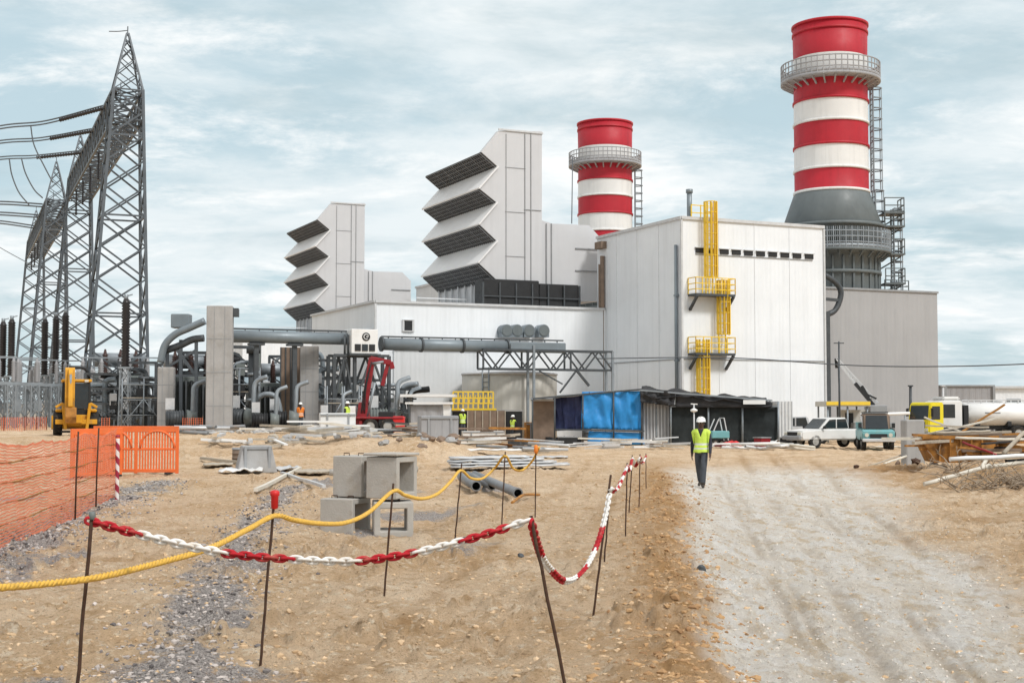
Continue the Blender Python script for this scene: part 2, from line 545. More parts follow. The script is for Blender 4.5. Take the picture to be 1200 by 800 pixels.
def ground_material():
    m = bpy.data.materials.new('earth'); m.use_nodes = True
    nt = m.node_tree; N = nt.nodes; L = nt.links; b = N['Principled BSDF']
    b.inputs['Roughness'].default_value = .95; b.inputs['Specular IOR Level'].default_value = .15
    geo = N.new('ShaderNodeNewGeometry')
    def noise(sc, det=6, ro=.6, stretch=None):
        n = N.new('ShaderNodeTexNoise'); n.inputs['Scale'].default_value = sc; n.inputs['Detail'].default_value = det; n.inputs['Roughness'].default_value = ro
        src = geo.outputs['Position']
        if stretch:
            mp = N.new('ShaderNodeMapping'); mp.inputs['Scale'].default_value = stretch; mp.inputs['Rotation'].default_value = (0, 0, RAD(-8)); L.new(src, mp.inputs[0]); src = mp.outputs[0]
        L.new(src, n.inputs['Vector']); return n.outputs['Fac']
    def rng(x, a, b_, c=0., d=1.):
        r = N.new('ShaderNodeMapRange'); r.inputs[1].default_value = a; r.inputs[2].default_value = b_; r.inputs[3].default_value = c; r.inputs[4].default_value = d
        L.new(x, r.inputs[0]); return r.outputs[0]
    def mix(f, a, b_):
        x = N.new('ShaderNodeMix'); x.data_type = 'RGBA'
        if isinstance(f, float): x.inputs[0].default_value = f
        else: L.new(f, x.inputs[0])
        for s_, v in ((6, a), (7, b_)):
            if isinstance(v, tuple): x.inputs[s_].default_value = v
            else: L.new(v, x.inputs[s_])
        return x.outputs[2]
    def mul(a, b_):
        x = N.new('ShaderNodeMath'); x.operation = 'MULTIPLY'
        for i, v in enumerate((a, b_)):
            if isinstance(v, float): x.inputs[i].default_value = v
            else: L.new(v, x.inputs[i])
        return x.outputs[0]
    def attr(n):
        a = N.new('ShaderNodeAttribute'); a.attribute_name = n; return a.outputs['Fac']
    tan = mix(rng(noise(.45, 8, .65), .35, .65), (.64, .43, .245, 1), (.86, .67, .475, 1))
    tan = mix(rng(noise(2.3, 8, .7), .52, .64, 0, .7), tan, (.47, .29, .14, 1))
    tan = mix(rng(noise(7, 7, .75), .53, .62, 0, .9), tan, (.90, .76, .58, 1))
    tan = mix(rng(noise(13, 6, .8), .55, .63, 0, .75), tan, (.36, .22, .115, 1))
    tan = mix(rng(noise(38, 5, .8), .57, .68, 0, .8), tan, (.22, .13, .07, 1))
    tan = mix(mul(attr('bank'), rng(noise(3.1, 6), .3, .65, .25, 1.)), tan, (.46, .25, .095, 1))
    rd = mix(rng(noise(.9, 8, .7, (2.2, .4, 1)), .38, .62), (.82, .73, .61, 1), (.93, .885, .82, 1))
    rd = mix(rng(noise(1.6, 8, .72, (2.0, .5, 1)), .52, .60, 0, .8), rd, (.66, .50, .31, 1))
    rd = mix(rng(noise(2.6, 8, .75, (1.2, .7, 1)), .53, .60, 0, .8), rd, (.94, .91, .865, 1))
    rd = mix(rng(noise(6, 6, .75, (1.5, .6, 1)), .55, .62, 0, .65), rd, (.60, .51, .415, 1))
    rd = mix(rng(noise(17, 6, .8), .56, .63, 0, .5), rd, (.50, .44, .37, 1))
    rd = mix(rng(noise(30, 5, .78), .54, .66, 0, .7), rd, (.90, .87, .83, 1))
    trf = rng(noise(5, 6, .75), .3, .6, .3, 1.)
    tan = mix(mul(mul(attr('track'), trf), .8), tan, (.40, .23, .10, 1))
    rd = mix(mul(mul(attr('track'), trf), .9), rd, (.55, .455, .35, 1))
    rd = mix(rng(noise(55, 4, .85), .56, .66, 0, .6), rd, (.45, .39, .33, 1))
    rd = mix(rng(noise(3.2, 8, .8, (1.6, .5, 1)), .55, .63, 0, .65), rd, (.60, .53, .46, 1))
    tan = mix(rng(noise(60, 4, .85), .56, .66, 0, .7), tan, (.30, .18, .09, 1))
    cur = mix(rng(attr('road'), .2, .8), tan, rd)
    gr = mix(rng(noise(45, 4, .8), .4, .62), (.19, .165, .155, 1), (.68, .62, .58, 1))
    cur = mix(rng(mul(attr('gravel'), rng(noise(11, 5, .8), .3, .7, .45, 1.6)), .25, .6), cur, gr)
    L.new(cur, b.inputs['Base Color'])
    bp = N.new('ShaderNodeBump'); bp.inputs['Strength'].default_value = 1.0; bp.inputs['Distance'].default_value = .1
    L.new(noise(22, 9, .75), bp.inputs['Height'])
    bp2 = N.new('ShaderNodeBump'); bp2.inputs['Strength'].default_value = .8; bp2.inputs['Distance'].default_value = .016
    L.new(noise(110, 6, .8), bp2.inputs['Height']); L.new(bp.outputs[0], bp2.inputs['Normal'])
    L.new(bp2.outputs[0], b.inputs['Normal'])
    return m


make_ground()


def scatter_stones(name, n, pts_fn, smin, smax, material, label, cat):
    sink = {'gravel': .1, 'clods': -.3}.get(name, 0)
    rng_ = np.random.default_rng(len(name))
    base = []
    bm = bmesh.new(); bmesh.ops.create_icosphere(bm, subdivisions=1, radius=1.0)
    bv = np.array([v.co[:] for v in bm.verts]); bf = np.array([[v.index for v in f.verts] for f in bm.faces]); bm.free()
    P = pts_fn(rng_, n); n = len(P)
    S = smin + (smax - smin) * rng_.random(n) ** 3
    Z = height(P[:, 0], P[:, 1])
    nb = len(bv)
    V = np.zeros((n, nb, 3)); 
    jit = 1 + .55 * (rng_.random((n, nb)) - .5)
    ax = .6 + .8 * rng_.random((n, 1, 3)); ax[:, :, 2] *= .7
    ang = rng_.random(n) * 6.28
    b3 = bv[None] * jit[..., None] * ax
    c, s = np.cos(ang)[:, None], np.sin(ang)[:, None]
    V[..., 0] = (b3[..., 0] * c - b3[..., 1] * s) * S[:, None] + P[:, 0:1]
    V[..., 1] = (b3[..., 0] * s + b3[..., 1] * c) * S[:, None] + P[:, 1:2]
    V[..., 2] = b3[..., 2] * S[:, None] + (Z + S * sink)[:, None]
    Fc = (bf[None] + (np.arange(n) * nb)[:, None, None]).reshape(-1, 3)
    me = bpy.data.meshes.new(name)
    me.from_pydata(V.reshape(-1, 3).tolist(), [], Fc.tolist())
    rv = np.repeat(rng_.random(n), nb).astype(np.float32)
    a = me.attributes.new('tone', 'FLOAT', 'POINT'); a.data.foreach_set('value', rv)
    me.materials.append(material)
    o = link(bpy.data.objects.new(name, me)); tag(o, label, cat, kind='stuff')


def tone_mat(name, c0, c1):
    m = bpy.data.materials.new(name); m.use_nodes = True
    nt = m.node_tree; b = nt.nodes['Principled BSDF']; b.inputs['Roughness'].default_value = .95
    a = nt.nodes.new('ShaderNodeAttribute'); a.attribute_name = 'tone'
    r = nt.nodes.new('ShaderNodeValToRGB'); r.color_ramp.elements[0].color = c0; r.color_ramp.elements[1].color = c1
    nt.links.new(a.outputs['Fac'], r.inputs[0]); nt.links.new(r.outputs[0], b.inputs['Base Color'])
    return m


def pts_strip(strip, w):
    def f(rng_, n):
        out = []
        pts = np.array(strip); seg = np.hypot(*np.diff(pts, axis=0).T); cum = np.r_[0, np.cumsum(seg)]
        t = rng_.random(n) ** 1.3 * cum[-1]
        k = np.clip(np.searchsorted(cum, t) - 1, 0, len(seg) - 1); q = (t - cum[k]) / seg[k]
        P = pts[k] + (pts[k + 1] - pts[k]) * q[:, None]
        return P + rng_.normal(0, w, (n, 2))
    return f


def pts_dirt(rng_, n):
    y = 5.5 + 40 * rng_.random(n) ** 2.0
    x = (rng_.random(n) - .5) * (y * .85)
    P = np.column_stack([x, y])
    rd, bk, gr = masks(x, y)
    keep = rng_.random(n) > rd * .75
    return P[keep]


def pts_bank(rng_, n):
    y = 6 + 36 * rng_.random(n) ** 1.6
    xl, xr = road_edges(y)
    return np.column_stack([xl - .35 + rng_.normal(0, .22 + .007 * y, n), y])


scatter_stones('gravel', 6500, pts_strip(STRIP_A, .34), .006, .034, tone_mat('gravel_stone', (.09, .08, .078, 1), (.56, .50, .46, 1)), 'grey crushed gravel strip running under the yellow rope on the left', 'gravel')
scatter_stones('gravel', 6500, pts_strip(STRIP_B, .42), .008, .04, tone_mat('gravel_stone_grey', (.11, .10, .10, 1), (.52, .48, .45, 1)), 'grey gravel strip along the foot of the orange net', 'gravel')
scatter_stones('clods', 26000, pts_dirt, .005, .036, tone_mat('clod_earth', (.40, .265, .145, 1), (.64, .47, .30, 1)), 'small earth clods and pebbles strewn over the tan ground', 'clods')
scatter_stones('clods', 7000, pts_bank, .006, .048, tone_mat('clod_bank', (.28, .155, .07, 1), (.50, .31, .15, 1)), 'crumbled brown clods along the low bank beside the pale road', 'clods')


def pts_road(rng_, n):
    y = 5.5 + 32 * rng_.random(n) ** 1.7
    xl, xr = road_edges(y)
    return np.column_stack([xl + (xr - xl) * rng_.random(n) * 1.15, y])


scatter_stones('grit', 9000, pts_road, .004, .018, tone_mat('road_grit', (.40, .34, .28, 1), (.76, .70, .62, 1)), 'loose pale and dark grit lying on the worn dirt road', 'grit')


# ------------------------------------------------------------------ sky and light
SUN_EL, SUN_AZ = 46.0, 138.0      # azimuth clockwise from +Y: behind the camera, to the right
w = bpy.data.worlds.new('World'); SC.world = w; w.use_nodes = True
nt = w.node_tree; N = nt.nodes; L = nt.links
bg = N['Background']; bg.inputs['Strength'].default_value = .076
sky = N.new('ShaderNodeTexSky'); sky.sky_type = 'NISHITA'; sky.sun_disc = False
sky.sun_elevation = RAD(SUN_EL); sky.sun_rotation = RAD(SUN_AZ)
sky.air_density = 1.0; sky.dust_density = 1.5; sky.ozone_density = 1.0
tc = N.new('ShaderNodeTexCoord')
sep = N.new('ShaderNodeSeparateXYZ'); L.new(tc.outputs['Generated'], sep.inputs[0])
def mth(op, a, b_=None):
    x = N.new('ShaderNodeMath'); x.operation = op
    for i, v in enumerate((a, b_)):
        if v is None: continue
        if isinstance(v, (int, float)): x.inputs[i].default_value = v
        else: L.new(v, x.inputs[i])
    return x.outputs[0]
zz = mth('ADD', mth('MAXIMUM', sep.outputs[2], 0.0), .16)
cx = mth('DIVIDE', sep.outputs[0], zz); cy = mth('DIVIDE', sep.outputs[1], zz)
cmb = N.new('ShaderNodeCombineXYZ'); L.new(cx, cmb.inputs[0]); L.new(cy, cmb.inputs[1])
def wnoise(sc, det, ro, off, stretch=(1, 1, 1)):
    mp = N.new('ShaderNodeMapping'); mp.inputs['Location'].default_value = off; mp.inputs['Scale'].default_value = stretch
    L.new(cmb.outputs[0], mp.inputs[0])
    n = N.new('ShaderNodeTexNoise'); n.inputs['Scale'].default_value = sc; n.inputs['Detail'].default_value = det; n.inputs['Roughness'].default_value = ro
    n.inputs['Distortion'].default_value = .25
    L.new(mp.outputs[0], n.inputs['Vector']); return n.outputs['Fac']
def wr(x, a, b_, c=0., d=1.):
    r = N.new('ShaderNodeMapRange'); r.interpolation_type = 'SMOOTHSTEP'
    r.inputs[1].default_value = a; r.inputs[2].default_value = b_; r.inputs[3].default_value = c; r.inputs[4].default_value = d
    L.new(x, r.inputs[0]); return r.outputs[0]
def wmix(f, a, b_):
    x = N.new('ShaderNodeMix'); x.data_type = 'RGBA'
    if isinstance(f, float): x.inputs[0].default_value = f
    else: L.new(f, x.inputs[0])
    for s_, v in ((6, a), (7, b_)):
        if isinstance(v, tuple): x.inputs[s_].default_value = v
        else: L.new(v, x.inputs[s_])
    return x.outputs[2]
veil = wmix(.86, sky.outputs[0], (4.7, 5.95, 6.4, 1))            # thin teal overcast over the blue
c1 = wr(wnoise(1.15, 10, .64, (3.1, .6, 0), (.9, 1, 1)), .38, .62)
cl = wmix(c1, veil, (6.9, 7.45, 7.65, 1))
c2 = wr(wnoise(2.6, 10, .66, (7.7, 2.4, 0), (.85, 1.05, 1)), .46, .68, 0, .9)
cl = wmix(c2, cl, (8.5, 8.6, 8.55, 1))
c3 = wr(wnoise(1.1, 9, .6, (1.3, 5.5, 0), (.75, 1.1, 1)), .48, .68, 0, .8)
cl = wmix(c3, cl, (3.95, 5.05, 5.5, 1))
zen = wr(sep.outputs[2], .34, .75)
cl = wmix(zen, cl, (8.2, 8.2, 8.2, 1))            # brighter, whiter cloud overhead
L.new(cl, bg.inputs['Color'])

sd = bpy.data.lights.new('sun', 'SUN'); sd.energy = 1.5; sd.angle = RAD(11); sd.color = (1, .97, .93)
so = link(bpy.data.objects.new('sun', sd))
az = RAD(SUN_AZ); el = RAD(SUN_EL)
sdir = Vector((math.sin(az) * math.cos(el), math.cos(az) * math.cos(el), math.sin(el)))
so.rotation_euler = (-sdir).to_track_quat('-Z', 'Y').to_euler()
so.location = (0, 0, 60)
SC.view_settings.view_transform = 'Standard'
SC.view_settings.look = 'None'
SC.view_settings.gamma = 1.0
SC.view_settings.use_curve_mapping = False
SC.view_settings.exposure = 0.70
SC.cycles.max_bounces = 6
# ================================================================== the power station
PHI = RAD(24.5)
_c = at(800, 480, 88)
C0 = Vector((_c.x, _c.y, 0))
PF = Matrix.Translation(C0) @ Matrix.Rotation(PHI, 4, 'Z')
PFI = PF.inverted()
UNIT = Matrix.Rotation(PHI, 3, 'Z') @ Vector((0, 37.4, 0))     # the second unit stands this far along


def pl(px, py, y=None, x=None):
    """pixel -> plant coordinates on a front plane (y) or a side plane (x)"""
    o = PFI @ CAM; d = PFI.to_3x3() @ ray(px, py)
    t = (y - o.y) / d.y if y is not None else (x - o.x) / d.x
    return o + d * t


def pw(x, y, z=0.0):
    return PF @ Vector((x, y, z))


def P():
    return MB(PF)


def wall_ladder(parent, x, y, z0, z1, cage_from, nm='caged_ladder'):
    """a yellow ladder with its cage standing off a wall that faces -y"""
    m = P(); w = .26
    for s in (-1, 1): m.bar((x + s * w, y, z0), (x + s * w, y, z1), .07)
    k = z0 + .3
    while k < z1: m.bar((x - w, y, k), (x + w, y, k), .035); k += .3
    lad = m.build(nm, M['yellow'], parent)
    c = P(); r = .42
    ang = [RAD(a) for a in range(180, 361, 30)]
    z = cage_from
    while z < z1 + .01:
        c.tube([(x + r * math.cos(a), y - .12 + r * 1.25 * math.sin(a), z) for a in ang], .035, 5); z += .7
    for a in ang:
        q = (x + r * math.cos(a), y - .12 + r * 1.25 * math.sin(a))
        c.bar((q[0], q[1], cage_from), (q[0], q[1], z1), .17, .03)
    c.build('cage', M['yellow'], lad)
    return lad


def wall_platform(parent, x0, x1, y, z, rail_to=1.1):
    m = P(); d = 1.0
    m.box(((x0 + x1) / 2, y - d / 2, z), (x1 - x0, d, .14))
    pf = m.build('platform', M['dark_steel'], parent)
    for x in (x0 + .12, x1 - .12):
        b = P(); b.bar((x, y - d + .05, z - .08), (x, y - .03, z - .95), .15)
        b.build('bracket', M['dark_steel'], pf)
    r = P()
    pts = [(x0, y - .05), (x0, y - d + .04), (x1, y - d + .04), (x1, y - .05)]
    for (ax, ay), (bx, by) in zip(pts[:-1], pts[1:]):
        n = max(2, int(max(abs(bx - ax), abs(by - ay)) / .5) + 1)
        for k in range(n):
            t = k / (n - 1); r.bar((ax + (bx - ax) * t, ay + (by - ay) * t, z + .07), (ax + (bx - ax) * t, ay + (by - ay) * t, z + rail_to), .05)
        for h in (.35, .72, rail_to): r.bar((ax, ay, z + h), (bx, by, z + h), .055)
    r.build('railing', M['yellow'], pf)
    return pf


# ---- tall turbine hall ---------------------------------------------------
T_W = pl(966, 400, y=0).x
T_H = pl(803, 256, y=0).z
T_D = 11.6
AUX_Y = 10.3
hall = thing('turbine_hall', 'tall white corrugated turbine hall with yellow caged ladders on its front', 'industrial hall', pw(0, 0), PHI)
m = P()
m.prism([(0, 0, 0), (T_W, 0, 0), (T_W, 0, T_H - .05), (0, 0, T_H - .05)], (0, T_D, 0))
hall_wall = m.build('wall', M['white_clad'], hall)
m = P()     # parapet capping and corner flashings
for a, b in (((-.04, -.04), (T_W + .04, -.04)), ((-.04, T_D), (-.04, -.04)), ((T_W + .04, -.04), (T_W + .04, T_D))):
    m.bar((*a, T_H + .04), (*b, T_H + .04), .16, .2)
m.build('parapet', M['trim_light'], hall)
for x_ in (-.03, T_W + .03):
    m = P(); m.bar((x_, -.03, .5), (x_, -.03, T_H - .1), .13); m.build('corner_trim', M['trim_light'], hall)
m = P()
zs = pl(840, 421, y=0).z
m.bar((0.1, -.025, zs), (T_W, -.025, zs), .05, .06)
m.bar((-.025, .1, zs), (-.025, T_D, zs), .05, .06)
m.build('seam', M['trim'], hall)
for k in range(1, 4):
    m = P(); m.bar((T_W * k / 4, -.012, .4), (T_W * k / 4, -.012, T_H - .1), .035, .03); m.build('sheet_joint', M['joint'], hall)
    m = P(); m.bar((-.012, T_D * k / 4, .4), (-.012, T_D * k / 4, T_H - .1), .03, .035); m.build('sheet_joint', M['joint'], hall)
zb = pl(880, 297, y=0).z
for k in range(10):
    xx = pl(820 + k * 14.2, 297, y=0).x
    m = P(); m.box((xx, -.03, zb), (.66, .1, .30))
    lv = m.build('louvre', M['black'], hall)
    m = P(); m.box((xx, -.05, zb + .19), (.78, .2, .05)); m.build('hood', M['trim_light'], lv)
q = pl(882, 306, y=0)
m = P(); m.bar((pl(815, 304, y=0).x, -.03, zb - .24), (pl(952, 304, y=0).x, -.03, zb - .24), .05, .06); m.build('seam', M['trim'], hall)
# down pipes
dp = pl(795, 400, x=0)
m = P(); m.cyl((-.16, dp.y, .3), (-.16, dp.y, pl(795, 287, x=0).z), .11); m.box((-.1, dp.y, 5.2), (.3, .3, .14)); m.box((-.1, dp.y, 9.4), (.3, .3, .14))
m.build('downpipe', M['pipe_grey'], hall)
dp = pl(709, 400, x=0)
m = P()
m.cyl((-.2, dp.y, 3), (-.2, dp.y, pl(709, 300, x=0).z), .16)
m.bar((-.45, dp.y, 3), (-.45, dp.y, pl(709, 310, x=0).z), .09)
for k in range(16): m.bar((-.45, dp.y, 3.4 + k * .55), (-.2, dp.y, 3.4 + k * .55), .05)
m.box((-.2, dp.y + .2, pl(706, 288, x=0).z), (.5, 1.0, .5))
m.build('downpipe', M['brown_board'], hall)
# roof stubs
p = pl(808, 254, y=.8); p2 = pl(808, 222, y=.8)
m = P(); m.cyl((p.x, .8, T_H - .3), (p.x, .8, p2.z), .17); m.cyl((p.x, .8, p2.z - .25), (p.x, .8, p2.z), .23); m.build('exhaust_pipe', M['pipe_grey'], hall)
m = P()
for px_, w_, h_ in ((845, 1.1, .35), (862, .8, .3)):
    a = pl(px_, 258, y=1.4); m.lohi((a.x - w_ / 2, 1.0, T_H - .1), (a.x + w_ / 2, 1.9, T_H + h_))
m.build('roof_unit', M['trim_light'], hall)
# ladders and platforms
LY = -.32
wall_ladder(hall, pl(822, 430, y=LY).x, LY, 2.2, pl(822, 398, y=LY).z, 2.6)
wall_ladder(hall, pl(846, 380, y=LY).x, LY, pl(846, 416, y=LY).z, pl(846, 329, y=LY).z, pl(846, 392, y=LY).z)
wall_ladder(hall, pl(831, 300, y=LY).x, LY, pl(831, 346, y=LY).z, pl(831, 237, y=LY).z, pl(831, 325, y=LY).z)
for py_ in (415, 346):
    wall_platform(hall, pl(811, py_, y=-.5).x, pl(857, py_, y=-.5).x, 0, pl(830, py_, y=-.5).z)
m = P()
for x in (pl(815, 250, y=0).x, pl(826, 250, y=0).x):
    m.bar((x, .5, T_H), (x, .5, T_H + 1.05), .06)
for z in (.5, 1.0): m.bar((pl(815, 250, y=0).x, .5, T_H + z), (pl(838, 250, y=0).x, .5, T_H + z), .06)
m.build('roof_railing', M['yellow'], hall)
# plain column left of the lower ladder
m = P(); x = pl(829, 440, y=0).x; m.lohi((x, -.1, 1), (x + .14, -.004, pl(830, 418, y=0).z)); m.build('cable_duct', M['trim'], hall)
# dark pipework on the right side wall
m = P(); X = T_W + .42
p = lambda px_, py_: pl(px_, py_, y=.6)
m.tube(crom([p(966, 322), p(978, 330), p(985, 340), p(984, 352), p(978, 364), p(968, 369)], 5), .2, 8)
m.lohi((X - .34, .2, 1.0), (X + .24, .9, p(970, 366).z))
m.bar(p(964, 350), p(984, 352), .2)
m.build('drain_pipe', M['dark_steel'], hall)

# ---- low white machine hall left of it -----------------------------------
A_X0 = pl(440, 400, y=AUX_Y).x
A_H = pl(560, 358, y=AUX_Y).z
aux = thing('machine_hall', 'long low white hall below the large louvred intake tower', 'industrial hall', pw(A_X0, AUX_Y), PHI)
m = P(); m.lohi((A_X0, AUX_Y, 0), (-.02, AUX_Y + 15, A_H)); m.build('wall', M['white_clad'], aux)
m = P()
m.bar((A_X0 - .05, AUX_Y - .05, A_H + .05), (-.15, AUX_Y - .05, A_H + .05), .2, .16)
m.bar((A_X0 - .05, AUX_Y - .05, A_H + .05), (A_X0 - .05, AUX_Y + 15, A_H + .05), .2, .16)
m.bar((A_X0 - .03, AUX_Y - .03, 1), (A_X0 - .03, AUX_Y - .03, A_H - .06), .14)
zz_ = pl(450, 389, y=AUX_Y).z
m.bar((A_X0 - .06, AUX_Y + .1, pl(420, 389, x=A_X0).z), (A_X0 - .06, AUX_Y + 15, pl(420, 389, x=A_X0).z), .12, .12)
m.build('parapet', M['trim_light'], aux)
a = pl(473, 387, y=AUX_Y); b = pl(483, 376, y=AUX_Y)
m = P(); m.lohi((a.x, AUX_Y - .08, a.z), (b.x, AUX_Y - .004, b.z)); wn = m.build('window', M['black'], aux)
m = P()
for x in (a.x - .05, b.x + .05): m.bar((x, AUX_Y - .06, a.z - .08), (x, AUX_Y - .06, b.z + .08), .07, .14)
for z in (a.z - .05, b.z + .05): m.bar((a.x, AUX_Y - .06, z), (b.x, AUX_Y - .06, z), .14, .07)
m.build('frame', M['trim_light'], wn)
for px_ in (589, 601, 615, 632):
    p0 = pl(px_, 388, y=AUX_Y)
    m = P(); r = .44
    m.cyl((p0.x, AUX_Y - .75, p0.z), (p0.x, AUX_Y - .004, p0.z), r, r, 16)
    m.box((p0.x, AUX_Y - .4, p0.z - .3), (.8, .7, .3))
    v = m.build('vent_hood', M['pipe_grey'], aux)
    m = P(); m.cyl((p0.x, AUX_Y - .79, p0.z), (p0.x, AUX_Y - .752, p0.z), r * .86, r * .86, 16)
    m.build('grille', M['stack_grey'], v)
# recessed ribbed panel below the pipe
a = pl(461, 465, y=AUX_Y - .06); b = pl(562, 412, y=AUX_Y - .06)
m = P(); m.lohi((a.x, AUX_Y - .12, 1.2), (b.x, AUX_Y - .004, b.z)); m.build('cladding_panel', M['pale_clad'], aux)
m = P(); m.bar((a.x, AUX_Y - .14, b.z + .08), (b.x, AUX_Y - .14, b.z + .08), .16, .14); m.build('seam', M['trim'], aux)

# ---- air intake towers -----------------------------------------------------
I_Y = 11.9
IN_D = 11.0
def ip(px_, py_, y=I_Y): return pl(px_, py_, y=y)
intake = thing('air_intake', 'large louvred grey air intake tower above the long low white hall', 'air intake', pw(ip(600, 330).x, I_Y, A_H), PHI, 'louvred air intake towers')
zig = [(564, 178), (584, 196), (562, 221), (583, 238), (562, 263), (583, 283), (561, 308), (582, 328)]
prof = [ip(635, 178)] + [ip(a, b) for a, b in zig]
# even the zigzag out a little so every hood has the same shape
prof += [ip(584, 352), ip(635, 352)]
m = P(); m.prism(prof, (0, IN_D, 0))
m.prism([ip(635, 154), ip(584, 153.5), ip(564, 178), ip(635, 178)], (0, .45, 0))
m.lohi((ip(619, 160).x, I_Y + .45, ip(619, 178).z), (ip(635, 160).x, I_Y + IN_D, ip(619, 154).z))
m.build('filter_housing', M['intake'], intake)
m = P()      # panel seams on the front face
for px_, w_ in ((593, .05), (615, .09), (622, .09)):
    m.bar((ip(px_, 200).x, I_Y - .02, ip(px_, 157).z), (ip(px_, 200).x, I_Y - .02, ip(px_, 330).z), w_, .04)
for py_ in (196, 248, 300): m.bar((ip(592, py_).x, I_Y - .016, ip(592, py_).z), (ip(616, py_).x, I_Y - .016, ip(592, py_).z), .04, .032)
m.bar((ip(614, 246).x, I_Y - .02, ip(620, 246).z), (ip(634, 246).x, I_Y - .02, ip(620, 246).z), .07, .04)
m.build('panel_seam', M['trim'], intake)
m = P(); zt = ip(600, 154).z + .05
m.bar((ip(584, 154).x, I_Y - .03, zt), (ip(635, 154).x + .03, I_Y - .03, zt), .12); m.bar((ip(635, 154).x + .03, I_Y - .03, zt), (ip(635, 154).x + .03, I_Y + IN_D, zt), .12)
m.build('roof_trim', M['trim_light'], intake)
for k in range(4):
    A = ip(*zig[2 * k]); Bp = ip(*zig[2 * k + 1])      # outer lip, inner foot
    n = Vector((-(A.z - Bp.z), 0, (A.x - Bp.x))); n.normalize()
    if n.x > 0: n = -n                                 # outward from the opening: left and down
    def sp(t, y, off): 
        q = A + (Bp - A) * t; return Vector((q.x, I_Y + y, q.z)) + n * off
    m = P(); m.add([sp(0, .12, .01), sp(1, .12, .01), sp(1, IN_D - .12, .01), sp(0, IN_D - .12, .01), sp(0, .12, .05), sp(1, .12, .05), sp(1, IN_D - .12, .05), sp(0, IN_D - .12, .05)],
                   [(0, 1, 2, 3), (7, 6, 5, 4), (0, 4, 5, 1), (1, 5, 6, 2), (2, 6, 7, 3), (3, 7, 4, 0)])
    sc_ = m.build('mesh_screen', M['screen'], intake)
    m = P()
    ny = 30
    for i in range(ny + 1):
        y = .15 + (IN_D - .3) * i / ny; m.bar(sp(0.02, y, .10), sp(.98, y, .10), .045 if i % 5 else .10, .05)
    for i in range(6):
        t = .02 + .96 * i / 5; m.bar(sp(t, .15, .09), sp(t, IN_D - .15, .09), .05, .05)
    m.build('screen_grid', M['grid'], sc_)
    # the weather hood above: from the foot of the last row out to this lip
    if k == 0: top = ip(584, 153.5); 
    else: top = ip(*zig[2 * k - 1])
    if k == 0: continue
    d = (A - top).normalized(); up = Vector((d.z, 0, -d.x)); up = up if up.z > 0 else -up
    out = A + d * .06
    m = P()
    a0 = [top + up * .01, out + up * .01, out + up * .12, top + up * .12]
    m.prism([Vector((v.x, I_Y - .18, v.z)) for v in a0], (0, IN_D + .36, 0))
    m.build('hood', M['intake_light'], intake)
# legs and pipe frame under the last hood
m = P()
L3 = ip(*zig[6]); zf = A_H
for i in range(9):
    y = .3 + (IN_D - .6) * i / 8; X4 = ip(582, 328).x - .12; Z4 = ip(582, 328).z + .2
    m.bar((X4, I_Y + y, zf), (X4, I_Y + y, Z4), .13)
m.bar((X4 - .1, I_Y + .2, zf + .45), (X4 - .1, I_Y + IN_D, zf + .45), .14)
m.bar((X4 - .1, I_Y + .2, zf + .15), (X4 - .1, I_Y + IN_D, zf + .15), .10)
m.build('support_frame', M['trim_light'], intake)
# black silencer boxes lying in front of the duct
m = P()
a = pl(566, 351, y=I_Y - .9); b = pl(632, 329, y=I_Y - .9); c = pl(679, 334, y=I_Y - .9)
m.lohi((a.x, I_Y - .9, A_H + .12), (b.x, I_Y + .6, b.z)); m.lohi((b.x + .02, I_Y - .85, A_H + .12), (c.x, I_Y + .6, c.z))
m.build('silencer', M['black'], intake, bevel=.06)
m = P()
for i in range(7):
    x = a.x + (c.x - a.x) * i / 6; m.bar((x, I_Y - .95, A_H + .1), (x, I_Y - .95, b.z - .25), .1)
m.bar((a.x, I_Y - .98, A_H + .75), (c.x, I_Y - .98, A_H + .75), .08); m.build('silencer_frame', M['dark_steel'], intake)
# duct to the turbine hall
m = P(); D_Y = I_Y + .5
dq = lambda px_, py_: pl(px_, py_, y=D_Y)
m.prism([dq(634, 353), dq(634, 258), dq(647, 262), dq(690, 264), dq(703, 278), dq(703, 353)], (0, IN_D - 1, 0))
m.build('duct', M['intake'], intake)
m = P()
for px_, w_ in ((640, .12), (646, .09)): m.bar((dq(px_, 300).x, D_Y - .03, dq(px_, 262).z), (dq(px_, 300).x, D_Y - .03, A_H + 1.4), w_, .06)
for py_ in (291, 317): m.bar((dq(674, py_).x, D_Y - .04, dq(674, py_).z), (dq(702, py_).x, D_Y - .04, dq(674, py_).z), .09, .08)
m.build('duct_seam', M['trim'], intake)
m = P()
for i in range(5):
    x = dq(474, 300).x
m.bar((ip(500, 340).x, I_Y + 2, A_H + .7), (ip(560, 340).x, I_Y + 2, A_H + .7), .08)
m.build('handrail', M['trim_light'], intake)

# second unit: the same intake, hall and machine hall further back
i2 = copy_tree(intake, label='smaller looking louvred grey air intake tower farther back, left of the large one'); i2.location = Vector(intake.location) + UNIT + Vector((-.85, 0, 0))
